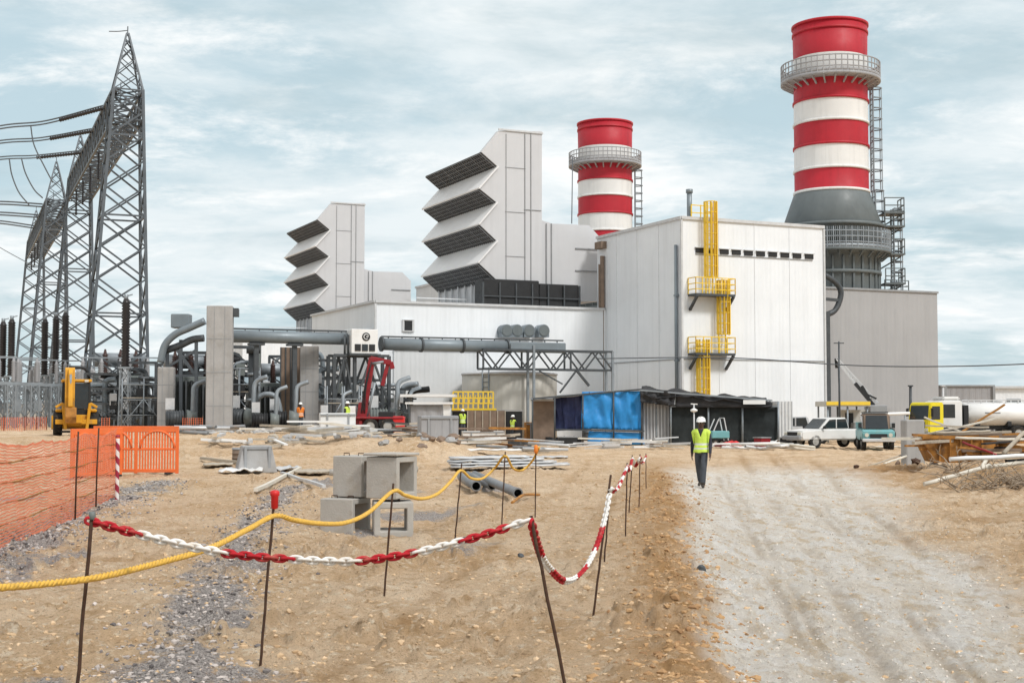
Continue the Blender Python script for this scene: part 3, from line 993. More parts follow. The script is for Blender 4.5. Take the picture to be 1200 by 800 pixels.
# seen size asks for a slightly different place: nudge along the view
hall2 = thing('turbine_hall', 'partly hidden pale turbine hall behind the large intake tower', 'industrial hall', pw(0, 37.4), PHI)
m = P(); m.lohi((0, 37.4, 0), (T_W, 37.4 + T_D, T_H - .6)); m.build('wall', M['pale_clad'], hall2)
m = P(); m.bar((-.04, 37.36, T_H - .52), (-.04, 37.4 + T_D, T_H - .52), .2, .2); m.bar((-.04, 37.36, T_H - .52), (T_W, 37.36, T_H - .52), .2, .2); m.build('parapet', M['trim_light'], hall2)
aux2 = thing('machine_hall', 'pale machine hall seen through the pipe rack under the farther intake tower', 'industrial hall', pw(A_X0, AUX_Y + 37.4), PHI)
m = P(); m.lohi((A_X0, AUX_Y + 37.4, 0), (-.02, AUX_Y + 52, A_H)); m.build('wall', M['white_clad'], aux2)
m = P(); z = 4.6; m.lohi((A_X0 - .06, AUX_Y + 37.3, z - .5), (-.1, AUX_Y + 37.396, z + .5)); m.build('cladding_panel', M['blue_pale'], aux2)

# ---- grey exhaust building on the right --------------------------------------
E_Y = 2.0
eq = lambda px_, py_: pl(px_, py_, y=E_Y)
ex0 = T_W + .95; ex1 = eq(1099, 400).x; e_h = eq(1040, 341).z
eb = thing('exhaust_building', 'windowless grey ribbed building at the foot of the taller chimney', 'industrial building', pw(ex0, E_Y), PHI)
m = P(); m.lohi((ex0, E_Y, 0), (ex1, E_Y + 13, e_h)); m.build('wall', M['grey_clad'], eb)
m = P(); m.bar((ex0, E_Y - .03, e_h + .05), (ex1 + .06, E_Y - .03, e_h + .05), .14); m.bar((ex1 + .04, E_Y - .03, e_h + .05), (ex1 + .04, E_Y + 13, e_h + .05), .14)
m.bar((ex0 - .04, E_Y - .04, .5), (ex0 - .04, E_Y - .04, e_h - .03), .16)
m.build('parapet', M['trim'], eb)
m = P()
x0 = eq(1050, 338).x; x1 = eq(1078, 338).x
for i in range(5):
    x = x0 + (x1 - x0) * i / 4; m.bar((x, E_Y + 1.2, e_h), (x, E_Y + 1.2, e_h + .95), .06)
for z in (.5, .95): m.bar((x0, E_Y + 1.2, e_h + z), (x1, E_Y + 1.2, e_h + z), .06)
m.bar((x0, E_Y + 1.2, e_h + .2), (x1, E_Y + 1.2, e_h + .6), .05)
m.build('roof_railing', M['stack_grey'], eb)

# ---- chimneys ------------------------------------------------------------------
S_Y = 100.0
sc0 = at(977.5, 480, S_Y); scx, scy = sc0.x, sc0.y
sz = lambda py_: at(977, py_, S_Y - 2.7).z
stack = thing('exhaust_stack', 'taller red and white banded chimney rising over the grey building', 'chimney', (scx, scy, 0), 0, 'red and white chimneys')
SMB = lambda: MB(Matrix.Translation((scx, scy, 0)))
r = 2.68
prof = [(3.3, e_h - .6), (3.3, sz(298)), (3.55, sz(296)), (3.55, sz(262)), (3.6, sz(261)), (2.78, sz(223)), (r, sz(221))]
mis = [2, 2, 2, 2, 2, 2]
edges = [(221, 0), (194, 1), (167, 0), (138, 1), (113, 0), (86, 1), (60, 0), (20, 0)]
for (a, ca), (b, cb) in zip(edges[:-1], edges[1:]):
    prof.append((r if b > 30 else r + .04, sz(b))); mis.append(0 if ca == 0 else 1)
prof += [(r - .25, sz(20) + .02), (r - .3, sz(20) - 2)]; mis += [3, 3]
# the band under the platform is white behind the railing
m = SMB(); m.lathe(prof, n=56, mis=mis, cap=False); m.build('shell', [M['stack_red'], M['stack_white'], M['stack_grey'], M['black']], stack)
for py_, dr, mt in ((20.5, .12, 'stack_red'), (30, .09, 'stack_red'), (112, .09, 'stack_red'), (138, .09, 'stack_white'), (166, .09, 'stack_red'), (194, .09, 'stack_white'), (220, .1, 'stack_white')):
    m = SMB(); z = sz(py_); m.lathe([(r - .02, z - .09), (r + dr, z - .09), (r + dr, z + .09), (r - .02, z + .09)], n=56, cap=False); m.build('flange', M[mt], stack)
for py_, rr in ((262, 3.62), (295, 3.62), (318, 3.34)):
    m = SMB(); z = sz(py_); m.lathe([(rr - .1, z - .12), (rr + .16, z - .12), (rr + .16, z + .12), (rr - .1, z + .12)], n=56, cap=False); m.build('flange', M['stack_grey'], stack)
m = SMB()
for i in range(28):
    a = 2 * math.pi * i / 28; c, s = math.cos(a), math.sin(a)
    m.bar((c * 3.36, s * 3.36, e_h - .5), (c * 3.36, s * 3.36, sz(300)), .14)
m.build('stiffener', M['stack_grey'], stack)


def ring_platform(z, ri, ro, rail, mt, mr, nposts=26, mesh=False, a0=0, a1=2 * math.pi):
    m = SMB(); m.lathe([(ri, z - .12), (ro, z - .12), (ro, z + .1), (ri, z + .1)], n=48, cap=False)
    for i in range(nposts):
        a = 2 * math.pi * i / nposts; c, s = math.cos(a), math.sin(a)
        m.bar((c * ri, s * ri, z - .55), (c * (ro - .1), s * (ro - .1), z - .12), .11)
    pf = m.build('platform', mt, stack)
    m = SMB(); n = nposts * 2
    ring = lambda h, rr: [(rr * math.cos(2 * math.pi * i / 48), rr * math.sin(2 * math.pi * i / 48), z + h) for i in range(48)]
    for h in (.45, .85, 1.25): m.tube(ring(h, ro - .05), .05, 5, closed=True)
    m.lathe([(ro - .07, z + .1), (ro - .03, z + .1), (ro - .03, z + .34), (ro - .07, z + .34)], n=48, cap=False)
    for i in range(n):
        a = 2 * math.pi * i / n; c, s = math.cos(a) * (ro - .05), math.sin(a) * (ro - .05)
        m.bar((c, s, z + .1), (c, s, z + rail), .07)
    if mesh:
        for i in range(n * 3):
            a = 2 * math.pi * i / (n * 3); c, s = math.cos(a) * (ro - .05), math.sin(a) * (ro - .05)
            m.bar((c, s, z + .1), (c, s, z + rail), .03)
    m.build('railing', mr, pf)
ring_platform(sz(87), r, 3.62, 1.3, M['solar_pale'], M['solar_pale'])
ring_platform(sz(293), 3.6, 4.2, 1.55, M['stack_grey'], M['steel'], 30, True)
# ladder, cage and little landings down the right side
lm = SMB(); cg = SMB()
def lad(p0, p1, w=.3):
    p0 = Vector(p0); p1 = Vector(p1); sd = Vector((0, 1, 0)) * w
    for s in (-1, 1): lm.bar(p0 + sd * s, p1 + sd * s, .1)
    n = int((p1 - p0).length / .4)
    for k in range(n): 
        q = p0 + (p1 - p0) * (k / n); lm.bar(q - sd, q + sd, .05)
    ax = Vector((1, 0, 0)); n = int((p1 - p0).length / .8) + 1
    hoops = []
    for k in range(n + 1):
        q = p0 + (p1 - p0) * (k / n)
        hp = [q + ax * (.75 * math.sin(RAD(b))) + Vector((0, 1, 0)) * (.48 * math.cos(RAD(b))) for b in range(0, 181, 30)]
        cg.tube(hp, .05, 4); hoops.append(hp)
    for k in range(n):
        for i in range(0, 7, 2): cg.bar(hoops[k][i], hoops[k + 1][i], .06)
lad((r + .25, -.4, sz(218)), (r + .25, -.4, sz(95)))
lad((3.0, -.5, sz(255)), (r + .3, -.5, sz(218)))
lad((4.3, -.5, e_h), (4.3, -.5, sz(240)))
lm.build('ladder', M['steel'], stack); cg.build('cage', M['steel'], stack)
for py_ in (246, 262, 295, 330):
    m = SMB(); z = sz(py_); m.box((4.25, -.5, z), (1.5, 1.7, .12))
    for x, y in ((3.55, -1.3), (4.95, -1.3), (4.95, .3), (4.95, -.5)):
        m.bar((x, y, z), (x, y, z + 1.1), .07)
    for h in (.55, 1.1): m.bar((3.55, -1.3, z + h), (4.95, -1.3, z + h), .07); m.bar((4.95, -1.3, z + h), (4.95, .3, z + h), .07)
    m.bar((3.4, -.5, z - 1), (4.9, -.5, z - .1), .1)
    m.build('landing', M['stack_grey'], stack)
s2 = copy_tree(stack, label='shorter looking red and white banded chimney between intake tower and turbine hall')
q = at(710, 480, 134.5); s2.location = (q.x, q.y, 0)
# the thin wire stay left of the rear chimney
m = MB(); a = at(671, 185, 130); b = at(670, 262, 130); m.cyl(a, b, .05, .05, 6); 
o = m.build('stay_wire', M['cable'], loc=b); tag(o, 'thin upright stay wire hanging left of the shorter looking chimney', 'wire')
# ================================================================== pipe bridge in front of the machine hall
PY = 3.0
pq = lambda px_, py_, y=PY: pl(px_, py_, y=y)
bridge = thing('pipe_bridge', 'long grey steel pipe running along the machine hall on lattice supports', 'pipe bridge', pw(pq(560, 405).x, PY), PHI)
m = P(); r = .37
a = pq(447, 403); b = pq(597, 410)
m.cyl((a.x, PY, a.z), (b.x, PY, a.z), r, r, 18); m.build('pipe', M['pipe_grey'], bridge)
m = P(); c = pq(660, 405)
m.lohi((b.x - .2, PY - .42, a.z - .34), (c.x, PY + .42, a.z + .30)); m.build('duct', M['pipe_grey'], bridge, bevel=.05)
for t in (.0, .3, .62, .98):
    x = a.x + (b.x - a.x) * t; m = P(); m.cyl((x - .06, PY, a.z), (x + .06, PY, a.z), r + .09, r + .09, 18); m.build('flange', M['dark_steel'], bridge)
m = P()      # little lamps and clips along the top
for k in range(14):
    x = a.x + (c.x - a.x) * (k + .5) / 14; m.bar((x, PY, a.z + .3), (x, PY, a.z + .5), .06)
m.bar((a.x, PY, a.z + .46), (c.x, PY, a.z + .46), .09)
m.build('cable_tray', M['dark_steel'], bridge)
# lattice span
m = P(); x0 = pq(563, 430).x; x1 = pq(714, 430).x; zt = pq(640, 411).z; zb = pq(640, 433).z
for y in (PY - .45, PY + .45):
    m.bar((x0, y, zt), (x1, y, zt), .13); m.bar((x0, y, zb), (x1, y, zb), .13)
    n = 9
    for i in range(n):
        xa = x0 + (x1 - x0) * i / n; xb = x0 + (x1 - x0) * (i + 1) / n
        m.bar((xa, y, zb if i % 2 else zt), (xb, y, zt if i % 2 else zb), .085)
    for i in range(0, n + 1, 3):
        xa = x0 + (x1 - x0) * i / n; m.bar((xa, y, zb), (xa, y, zt), .1)
for i in range(10):
    xa = x0 + (x1 - x0) * i / 9; m.bar((xa, PY - .45, zb), (xa, PY + .45, zb), .07); m.bar((xa, PY - .45, zt), (xa, PY + .45, zt), .07)
m.build('lattice_beam', M['dark_steel'], bridge)
for px_, t_ in ((622, 405), (714, 412)):
    x = pq(px_, 430).x
    for y in (PY - .45, PY + .45):
        m = P(); m.bar((x, y, 0), (x, y, pq(px_, t_).z), .14, .14); m.build('column', M['steel'], bridge)
m = P(); x2 = pq(690, 430).x
m.bar((pq(652, 460).x, PY - .5, pq(652, 460).z), (pq(672, 436).x, PY - .5, zb), .1); m.bar((pq(686, 452).x, PY - .5, pq(686, 452).z), (pq(671, 436).x, PY - .5, zb), .14)
m.bar((pq(628, 436).x, PY - .5, zb - .1), (pq(655, 450).x, PY - .5, pq(655, 450).z), .08)
m.build('brace', M['dark_steel'], bridge)

rack = thing('pipe_rack', 'left stretch of the grey pipe carried past the concrete pillars on a steel trestle', 'pipe bridge', pw(pq(390, 500).x, PY, .5), PHI)
m = P(); a = pq(262, 397); b = pq(408, 398)
m.cyl((a.x, PY, b.z + .05), (b.x, PY, b.z + .05), .36, .36, 18); m.build('pipe', M['pipe_grey'], rack)
m = P(); m.cyl((b.x - .08, PY, b.z + .05), (b.x + .05, PY, b.z + .05), .46, .46, 18); m.build('flange', M['dark_steel'], rack)
m = P(); m.bar((a.x, PY, b.z + .5), (b.x, PY, b.z + .5), .1)
for k in range(9):
    x = a.x + (b.x - a.x) * (k + .5) / 9; m.bar((x, PY, b.z + .3), (x, PY, b.z + .52), .05)
m.build('cable_tray', M['dark_steel'], rack)
m = P(); zt = pq(420, 417).z
for px_ in (388, 412, 452):
    x = pq(px_, 430).x
    for y in (PY - .6, PY + .6): m.bar((x, y, .3), (x, y, zt), .19)
for xa, xb in ((388, 412), (412, 452)):
    A_, B_ = pq(xa, 430).x, pq(xb, 430).x
    for y in (PY - .6, PY + .6):
        zm = .3 + (zt - .3) * .42
        for z in (zt, zm, 1.2): m.bar((A_, y, z), (B_, y, z), .16)
        m.bar((A_, y, zm), ((A_ + B_) / 2, y, zt), .12); m.bar(((A_ + B_) / 2, y, zt), (B_, y, zm), .12)
        m.bar((A_, y, .4), (B_, y, zm), .1)
m.build('trestle', M['dark_steel'], rack)
for px_ in (300, 345):
    x = pq(px_, 430).x; m = P(); m.bar((x, PY, .3), (x, PY, b.z - .3), .26); m.box((x, PY, b.z - .38), (.9, .6, .12)); m.build('column', M['dark_steel'], rack)

# white control cabin with its round emblem, up on the trestle
cabin = thing('control_cabin', 'small white cabin with round dark emblem and window band on the steel trestle', 'cabin', pw(pq(428, 412).x, PY - .9, zt), PHI)
a = pq(412, 413, PY - 1.0); b = pq(443, 386, PY - 1.0)
m = P(); m.lohi((a.x, PY - 1.0, zt + .1), (b.x, PY + .6, b.z)); m.build('body', M['white_paint'], cabin, bevel=.03)
w0 = pq(415, 411, PY - 1.0); w1 = pq(440, 403.5, PY - 1.0)
for i in range(3):
    x = w0.x + (w1.x - w0.x) * i / 3; m = P(); m.lohi((x + .04, PY - 1.05, w0.z), (x + (w1.x - w0.x) / 3 - .04, PY - 1.004, w1.z)); m.build('window', M['black'] if i != 1 else M['glass'], cabin)
e = pq(429, 394.5, PY - 1.0)
m = P(); m.cyl((e.x, PY - 1.03, e.z), (e.x, PY - 1.004, e.z), .25, .25, 20)
em = m.build('emblem', M['black'], cabin)
m = P(); m.tube([(e.x + .15 * math.cos(RAD(t)), PY - 1.035, e.z + .15 * math.sin(RAD(t))) for t in range(20, 330, 24)], .028, 5)
m.bar((e.x, PY - 1.035, e.z), (e.x + .13, PY - 1.035, e.z), .05); m.build('emblem_ring', M['white_paint'], em)
m = P(); m.lohi((a.x - .15, PY - 1.1, zt), (b.x + .15, PY + .7, zt + .098)); m.build('floor_frame', M['dark_steel'], cabin)
m = P()
for px_ in (408, 404):
    p = pq(px_, 392, PY - .6); m.cyl((p.x, PY - .6, zt), (p.x, PY - .6, p.z), .06, .06, 6)
m.build('post', M['dark_steel'], cabin)

# ================================================================== concrete pillars
def pillar(x0, x1, y0, y1, Y, d, label, name='concrete_pillar', mt='concrete', cap=False):
    a = at(x0, y1, Y); b = at(x1, y0, Y); cx_ = (a.x + b.x) / 2; g = .35
    t = thing(name, label, 'pillar', (cx_, Y + d / 2, g), RAD(8))
    W = (b.x - a.x) * .93; H = b.z - g
    m = MB()
    M_ = WM[t]; m.frame = M_
    m.box((0, 0, H / 2), (W, d, H)); m.build('shaft', M[mt], t, bevel=.04)
    m = MB(M_)
    for k in range(1, 4): m.box((0, -d / 2 - .004, H * k / 4), (W - .1, .02, .035))
    for k in (-1, 1): m.box((k * W * .2, -d / 2 - .003, H / 2), (.03, .02, H - .1))
    m.build('formwork_joint', M['trim'], t)
    if cap:
        m = MB(M_); m.box((W / 2 + .16, 0, H - .35), (.3, d * .8, .45)); m.build('bracket', M['dark_steel'], t)
    return t
pillar(238, 272, 358, 508, 76.5, 1.1, 'tallest bare concrete pillar of the transformer yard, left of the pipe end', cap=True)
pillar(349, 373, 405, 506, 82, 1.0, 'shorter bare concrete pillar right of the dark panel under the pipe')
pillar(182, 203, 430, 506, 80, .9, 'short pale concrete pillar beside the lattice gantry foot')
pillar(290, 305, 402, 506, 84, .8, 'slim dark stained concrete pillar under the grey pipe', mt='green_gear')
t = thing('blast_panel', 'dark brown upright panel standing left of the shorter concrete pillar', 'panel', tuple(at(340, 506, 84)[:2]) + (.4,), RAD(10))
a = at(328, 500, 84); b = at(352, 407, 84); H = b.z - .4
m = MB(WM[t]); m.box((0, 0, H / 2), (b.x - a.x, .35, H)); m.build('board', M['brown_board'], t)
m = MB(WM[t])
for k in range(5): m.box((-(b.x - a.x) / 2 + (b.x - a.x) * k / 4, -.2, H / 2), (.08, .08, H))
m.build('batten', M['dark_steel'], t)


# ================================================================== transformers
def transformer(px_, base, Y, s, label, rz=.3):
    p = at(px_, base, Y); t = thing('transformer', label, 'transformer', (p.x, p.y, .45), rz, 'power transformers')
    m = MB(WM[t]); m.box((0, 0, 1.9 * s), (3.2 * s, 2.0 * s, 3.0 * s)); m.box((0, 0, .25 * s), (3.6 * s, 2.3 * s, .3 * s)); m.build('tank', M['green_gear'], t, bevel=.05)
    for sd in (-1, 1):
        m = MB(WM[t])
        for k in range(9): m.box((-1.3 * s + k * .32 * s, sd * 1.45 * s, 1.9 * s), (.10 * s, .75 * s, 2.5 * s))
        m.bar((-1.4 * s, sd * 1.45 * s, 3.0 * s), (1.4 * s, sd * 1.45 * s, 3.0 * s), .18 * s); m.bar((-1.4 * s, sd * 1.45 * s, .8 * s), (1.4 * s, sd * 1.45 * s, .8 * s), .18 * s)
        m.build('radiator', M['dark_steel'], t)
    m = MB(WM[t]); m.cyl((-1.5 * s, .6 * s, 4.3 * s), (1.5 * s, .6 * s, 4.3 * s), .42 * s, .42 * s, 18); 
    for k in (-1, 1): m.bar((k * s, .6 * s, 3.3 * s), (k * s, .6 * s, 4.0 * s), .16 * s)
    m.build('conservator', M['steel'], t)
    for k in (-1, 0, 1):
        m = MB(WM[t]); prof = [(.16 * s, 3.4 * s)]
        for j in range(9): z = 3.5 * s + j * .13 * s; prof += [(.2 * s, z), (.12 * s, z + .06 * s)]
        prof += [(.05 * s, 4.9 * s)]
        m.lathe(prof, (k * .9 * s, -.5 * s, 0), n=12); m.build('bushing', M['porcelain_brown'], t)
    m = MB(WM[t]); m.tube(crom([(1.2 * s, -.9 * s, .6 * s), (1.7 * s, -1.2 * s, 1.5 * s), (1.5 * s, -.6 * s, 3.4 * s), (.8 * s, .4 * s, 4.2 * s)], 5), .09 * s, 7); m.build('oil_pipe', M['steel'], t)
    return t
transformer(222, 505, 84, 1.05, 'grey transformer standing between the short and the tallest concrete pillars')
transformer(318, 505, 86, .95, 'grey transformer standing below the grey pipe right of the tallest pillar')
transformer(140, 500, 104, 1.25, 'big grey transformer behind the foot of the tallest lattice gantry')

# bus duct rising to the left pillar, drawn from its big pipe, box and elbows
t = thing('bus_duct', 'grey elbowed duct climbing from the gantry foot to the tallest pillar', 'duct', at(215, 505, 81), 0)
m = MB(); q = lambda a, b, Y=81.5: at(a, b, Y)
m.tube(crom([q(188, 425), q(193, 405), q(205, 392), q(222, 384), q(240, 376)], 6), .22, 12); m.build('pipe', M['pipe_grey'], t)
m = MB(); m.tube(crom([q(190, 412, 82), q(210, 405, 82), q(225, 398, 82), q(239, 396, 82)], 5), .22, 10); m.build('pipe', M['dark_steel'], t)
m = MB(); a = q(203, 384, 83); m.box((a.x + .5, 83, a.z + .4), (1.1, .9, .85)); m.build('junction_box', M['pipe_grey'], t, bevel=.05)
m = MB()
for px_ in (196, 212, 230): m.bar((at(px_, 505, 82).x, 82, .4), at(px_, 398, 82), .18)
m.bar(at(196, 430, 82), at(230, 410, 82), .14); m.bar(at(196, 440, 82), at(238, 440, 82), .14); m.bar(at(206, 408, 82), at(228, 438, 82), .16)
m.build('support_frame', M['lattice'], t)
t = thing('yard_pipe', 'fat upright grey riser pipe under the pipe right of the tallest pillar', 'pipe', at(296, 505, 81), 0)
m = MB(); m.cyl(at(297, 505, 81), at(297, 412, 81), .3, .3, 12); m.cyl(at(297, 414, 81), at(297, 405, 81), .42, .42, 12); m.build('riser', M['dark_steel'], t)
m = MB(); m.tube(crom([at(297, 470, 80.6), at(310, 462, 80.6), at(324, 466, 80.6), at(330, 490, 80.6)], 5), .16, 8); m.build('branch_pipe', M['steel'], t)
m = MB()
for py_ in (440, 470, 490): p = at(297, py_, 81); m.cyl(p, p + Vector((0, 0, .16)), .38, .38, 12)
m.build('flange', M['steel'], t)


# ================================================================== lattice gantries
def lattice_col(m, b, t, wb, wt, z0, z1, n, w=.16, wd=.09):
    cs = lambda z: (wb + (wt - wb) * (z - z0) / (z1 - z0)) / 2
    ctr = lambda z: Vector((b[0] + (t[0] - b[0]) * (z - z0) / (z1 - z0), b[1] + (t[1] - b[1]) * (z - z0) / (z1 - z0), z))
    Q = ((-1, -1), (1, -1), (1, 1), (-1, 1))
    c = lambda z, k: ctr(z) + Vector((Q[k % 4][0] * cs(z), Q[k % 4][1] * cs(z), 0))
    for k in range(4): m.bar(c(z0, k), c(z1, k), w)
    zs_ = [z0]; h = 1.0
    tot = sum(.94 ** i for i in range(n))
    for i in range(n): zs_.append(zs_[-1] + (z1 - z0) * (.94 ** i) / tot)
    for i in range(n):
        for k in range(4):
            m.bar(c(zs_[i], k), c(zs_[i + 1], k + 1), wd); m.bar(c(zs_[i], k + 1), c(zs_[i + 1], k), wd)
            if i % 3 == 2: m.bar(c(zs_[i + 1], k), c(zs_[i + 1], k + 1), wd)


GL = 38.9; GR = RAD(22.2)
def make_gantry(label):
    g = thing('lattice_gantry', label, 'gantry', (0, 0, 0), 0, 'lattice gantries')
    for y in (0, GL):
        m = MB(); lattice_col(m, (-.25, y), (.35, y), 4.3, 1.98, -.3, 23.6, 11, .19, .115)
        for sx in (-1, 1):
            for sy in (-1, 1): m.box((-.25 + sx * 2.15, y + sy * 2.15, 0), (.7, .7, .5))
        m.build('column', M['lattice'], g)
        m = MB(); k = 1.0
        Q = [(.35 - k, y - k), (.35 + k, y - k), (.35 + k, y + k), (.35 - k, y + k)]; zt_ = 27.8; z0 = 23.6
        for a in Q: m.bar((*a, z0), (.35 + (a[0] - .35) * .06, y + (a[1] - y) * .06, zt_), .12)
        f = lambda i, t: (.35 + (Q[i % 4][0] - .35) * (1 - .94 * t), y + (Q[i % 4][1] - y) * (1 - .94 * t), z0 + (zt_ - z0) * t)
        for lv in (0, .3, .55, .75):
            nx = {0: .3, .3: .55, .55: .75, .75: .9}[lv]
            for i in range(4): m.bar(f(i, lv), f(i + 1, nx), .065); m.bar(f(i + 1, lv), f(i, nx), .065)
        m.bar((.35, y, zt_ - .2), (.35, y, zt_ + .5), .07)
        m.build('peak', M['lattice'], g)
    m = MB(); z0, z1 = 21.5, 23.6; w_ = 1.0; n = 18
    for sx in (-1, 1):
        for z in (z0, z1): m.bar((.35 + sx * w_, -1, z), (.35 + sx * w_, GL + 1, z), .17)
    for i in range(n):
        ya = -1 + (GL + 2) * i / n; yb = -1 + (GL + 2) * (i + 1) / n
        for sx in (-1, 1):
            x = .35 + sx * w_
            m.bar((x, ya, z0), (x, yb, z1), .1); m.bar((x, ya, z1), (x, yb, z0), .1); m.bar((x, ya, z0), (x, ya, z1), .1)
        for z in (z0, z1):
            m.bar((.35 - w_, ya, z), (.35 + w_, yb, z), .09); m.bar((.35 + w_, ya, z), (.35 - w_, yb, z), .09); m.bar((.35 - w_, ya, z), (.35 + w_, ya, z), .09)
    m.bar((-.5, -1, z1 + .06), (-.5, GL + 1, z1 + .06), .5, .05)
    m.build('beam', M['lattice'], g)
    for y in (5, 12, 19, 26, 33):          # hanging strings
        m = MB(); prof = []
        for j in range(14): prof += [(.13, -j * .16), (.05, -j * .16 - .08)]
        m.lathe(prof[::-1], (-.4, y, z0 - .1), n=10); m.build('insulator_string', M['porcelain'], g)
    m = MB()
    for y in (4, 10, 16, 22, 28, 34): m.bar((.35, y, z1), (.35, y, z1 + 1.6), .06)
    m.build('spike', M['lattice'], g)
    return g
g1 = make_gantry('nearest and tallest looking steel lattice gantry behind the yellow backhoe')
p = at(137, 500, 95); g1.location = (p.x, 95, .7); g1.rotation_euler.z = GR
g2 = copy_tree(g1, label='farther steel lattice gantry left of the tall one, cut by the photo edge')
p = at(57, 492, 145); g2.location = (p.x, 145, .7)

# conductors
CB = lambda s, z=22.8: Matrix.Rotation(GR, 3, 'Z') @ Vector((-.7, s, z))
g1o = Vector(g1.location)
spec = [((107, 130), (0, 151), (-90, 172), 'upper line of the top bundle'), ((96, 152), (0, 168), (-90, 184), 'middle line of the top bundle'), ((82, 174), (0, 187), (-90, 199), 'lowest line of the top bundle')]
for (a, b, c, w_), Ya in zip(spec, (105, 113, 121)):
    A_ = g1o + CB({105: 6, 113: 15, 121: 25}[Ya], 23.6)        # anchored on the beam
    m = MB(); pts = crom([A_, at((a[0] + b[0]) / 2, (a[1] + b[1]) / 2 + 4.5, Ya - 3), at(*b, Ya - 7), at(*c, Ya - 14)], 8)
    for o in (0, .22): m.tube([q + Vector((0, 0, o)) for q in pts], .06, 5)
    o = m.build('overhead_conductor', M['cable'], loc=pts[0]); tag(o, 'sagging twin power line leaving the tall gantry, ' + w_, 'power line', 'power lines off the tall gantry')
    m = MB(); d = (pts[1] - pts[0]).normalized()
    k0 = pts[0]; 
    m.tube([k0 + d * (i * .12) for i in range(34)], [.16 if i % 2 else .10 for i in range(34)], 8); 
    o = m.build('insulator_string', M['porcelain'], loc=pts[0]); tag(o, 'dark insulator string at the tall gantry, ' + w_, 'insulator', 'strain insulators on the gantry')
for (a, b), w_, Ya in zip((((37, 234), (-20, 240)), ((30, 247), (-20, 252)), ((25, 257), (-20, 262))), ('top', 'middle', 'bottom'), (152, 158, 164)):
    A_ = Vector(g2.location) + CB({152: 5, 158: 14, 164: 24}[Ya], 23.6)
    m = MB(); pts = crom([A_, at((a[0] + b[0]) / 2, (a[1] + b[1]) / 2 + 2.5, Ya - 4), at(*b, Ya - 8), at(b[0] - 60, b[1] + 5, Ya - 16)], 6)
    for o in (0, .3): m.tube([q + Vector((0, 0, o)) for q in pts], .09, 5)
    o = m.build('overhead_conductor', M['cable'], loc=pts[0]); tag(o, 'dark power line leaving the farther gantry beam to the left, %s one of three' % w_, 'power line', 'power lines off the farther gantry')
for pp, w_ in (([(11, 187), (14, 205), (22, 225), (34, 240)], 'leftmost'), ([(25, 185), (30, 203), (40, 222), (50, 232)], 'middle'), ([(36, 147), (40, 170), (52, 195), (62, 214)], 'longest')):
    m = MB(); m.tube(crom([at(*q, 108) for q in pp], 8), .055, 5); o = m.build('jumper_cable', M['cable'], loc=at(*pp[0], 108)); tag(o, 'curved drop cable hanging from the top bundle, the %s of three' % w_, 'cable', 'drop cables')
m = MB(); m.tube(crom([at(149, 36, 95), at(138, 37, 95), at(128, 37, 94)], 4), .035, 5); o = m.build('earth_wire', M['cable'], loc=at(149, 36, 95)); tag(o, 'short earth wire at the very tip of the tall gantry', 'wire')
m = MB(); m.tube(crom([at(-30, 270, 150), at(0, 290, 140), at(40, 312, 120)], 6), .04, 5); o = m.build('jumper_cable', M['cable'], loc=at(0, 290, 140)); tag(o, 'thin cable falling from the left photo edge toward the gantry', 'cable')


# ================================================================== insulators on stands
def make_post():
    t = thing('insulator_post', '', 'insulator', (0, 0, 0), 0, 'dark insulator posts in the switchyard')
    m = MB(); lattice_col(m, (0, 0), (0, 0), .8, .6, 0, 3.4, 4, .09, .05); m.box((0, 0, 3.45), (.9, .9, .1)); m.build('stand', M['steel'], t)
    m = MB(); prof = [(.25, 3.5)]
    for j in range(22): z = 3.55 + j * .165; prof += [(.36, z), (.25, z + .09)]
    prof += [(.2, 7.25)]; m.lathe(prof, n=16); m.build('insulator', M['porcelain'], t)
    m = MB(); m.cyl((0, 0, 7.2), (0, 0, 7.5), .16, .16, 10); m.bar((0, 0, 7.4), (.5, 0, 7.5), .06); m.build('terminal', M['steel'], t)
    return t
post0 = None
for px_, top, Y, lab in ((148, 345, 86, 'tallest black insulator post, inside the foot of the tall gantry'), (77, 362, 100, 'black insulator post, rightmost of three close together behind the backhoe'), (66, 366, 102, 'black insulator post, middle one of three close together behind the backhoe'), (53, 370, 104, 'black insulator post, leftmost of three close together behind the backhoe'),
                         (14, 370, 98, 'black insulator post near the left photo edge, right one of the pair'), (4, 373, 99, 'black insulator post cut by the left photo edge')):
    o = make_post() if post0 is None else copy_tree(post0)
    post0 = post0 or o; o['label'] = lab
    p = at(px_, top, Y); s = (p.z - .7) / 7.5
    o.location = (p.x, Y, .7); o.scale = (min(s, .8),) * 2 + (s,)

# switchyard equipment: lower grey stands, each a disconnector on two legs
def make_switch():
    t = thing('disconnector', '', 'switchgear', (0, 0, 0), 0, 'grey disconnectors in the switchyard')
    m = MB()
    for x in (-1.1, 1.1): lattice_col(m, (x, 0), (x, 0), .5, .5, 0, 3.0, 4, .08, .045)
    m.bar((-1.6, 0, 3.05), (1.6, 0, 3.05), .2); m.build('stand', M['steel'], t)
    for x in (-1.2, 0, 1.2):
        m = MB(); prof = [(.1, 3.15)]
        for j in range(9): z = 3.2 + j * .16; prof += [(.17, z), (.09, z + .08)]
        m.lathe(prof + [(.06, 4.75)], (x, 0, 0), n=10); m.build('insulator', M['solar_pale'], t)
    m = MB(); m.bar((-1.4, 0, 4.8), (1.4, 0, 4.8), .09); m.build('switch_arm', M['steel'], t)
    m = MB(); m.box((0, 0, 1.6), (.5, .4, .8)); m.bar((0, 0, 2.0), (0, 0, 3.0), .08); m.build('drive_box', M['steel'], t)
    return t
sw0 = None
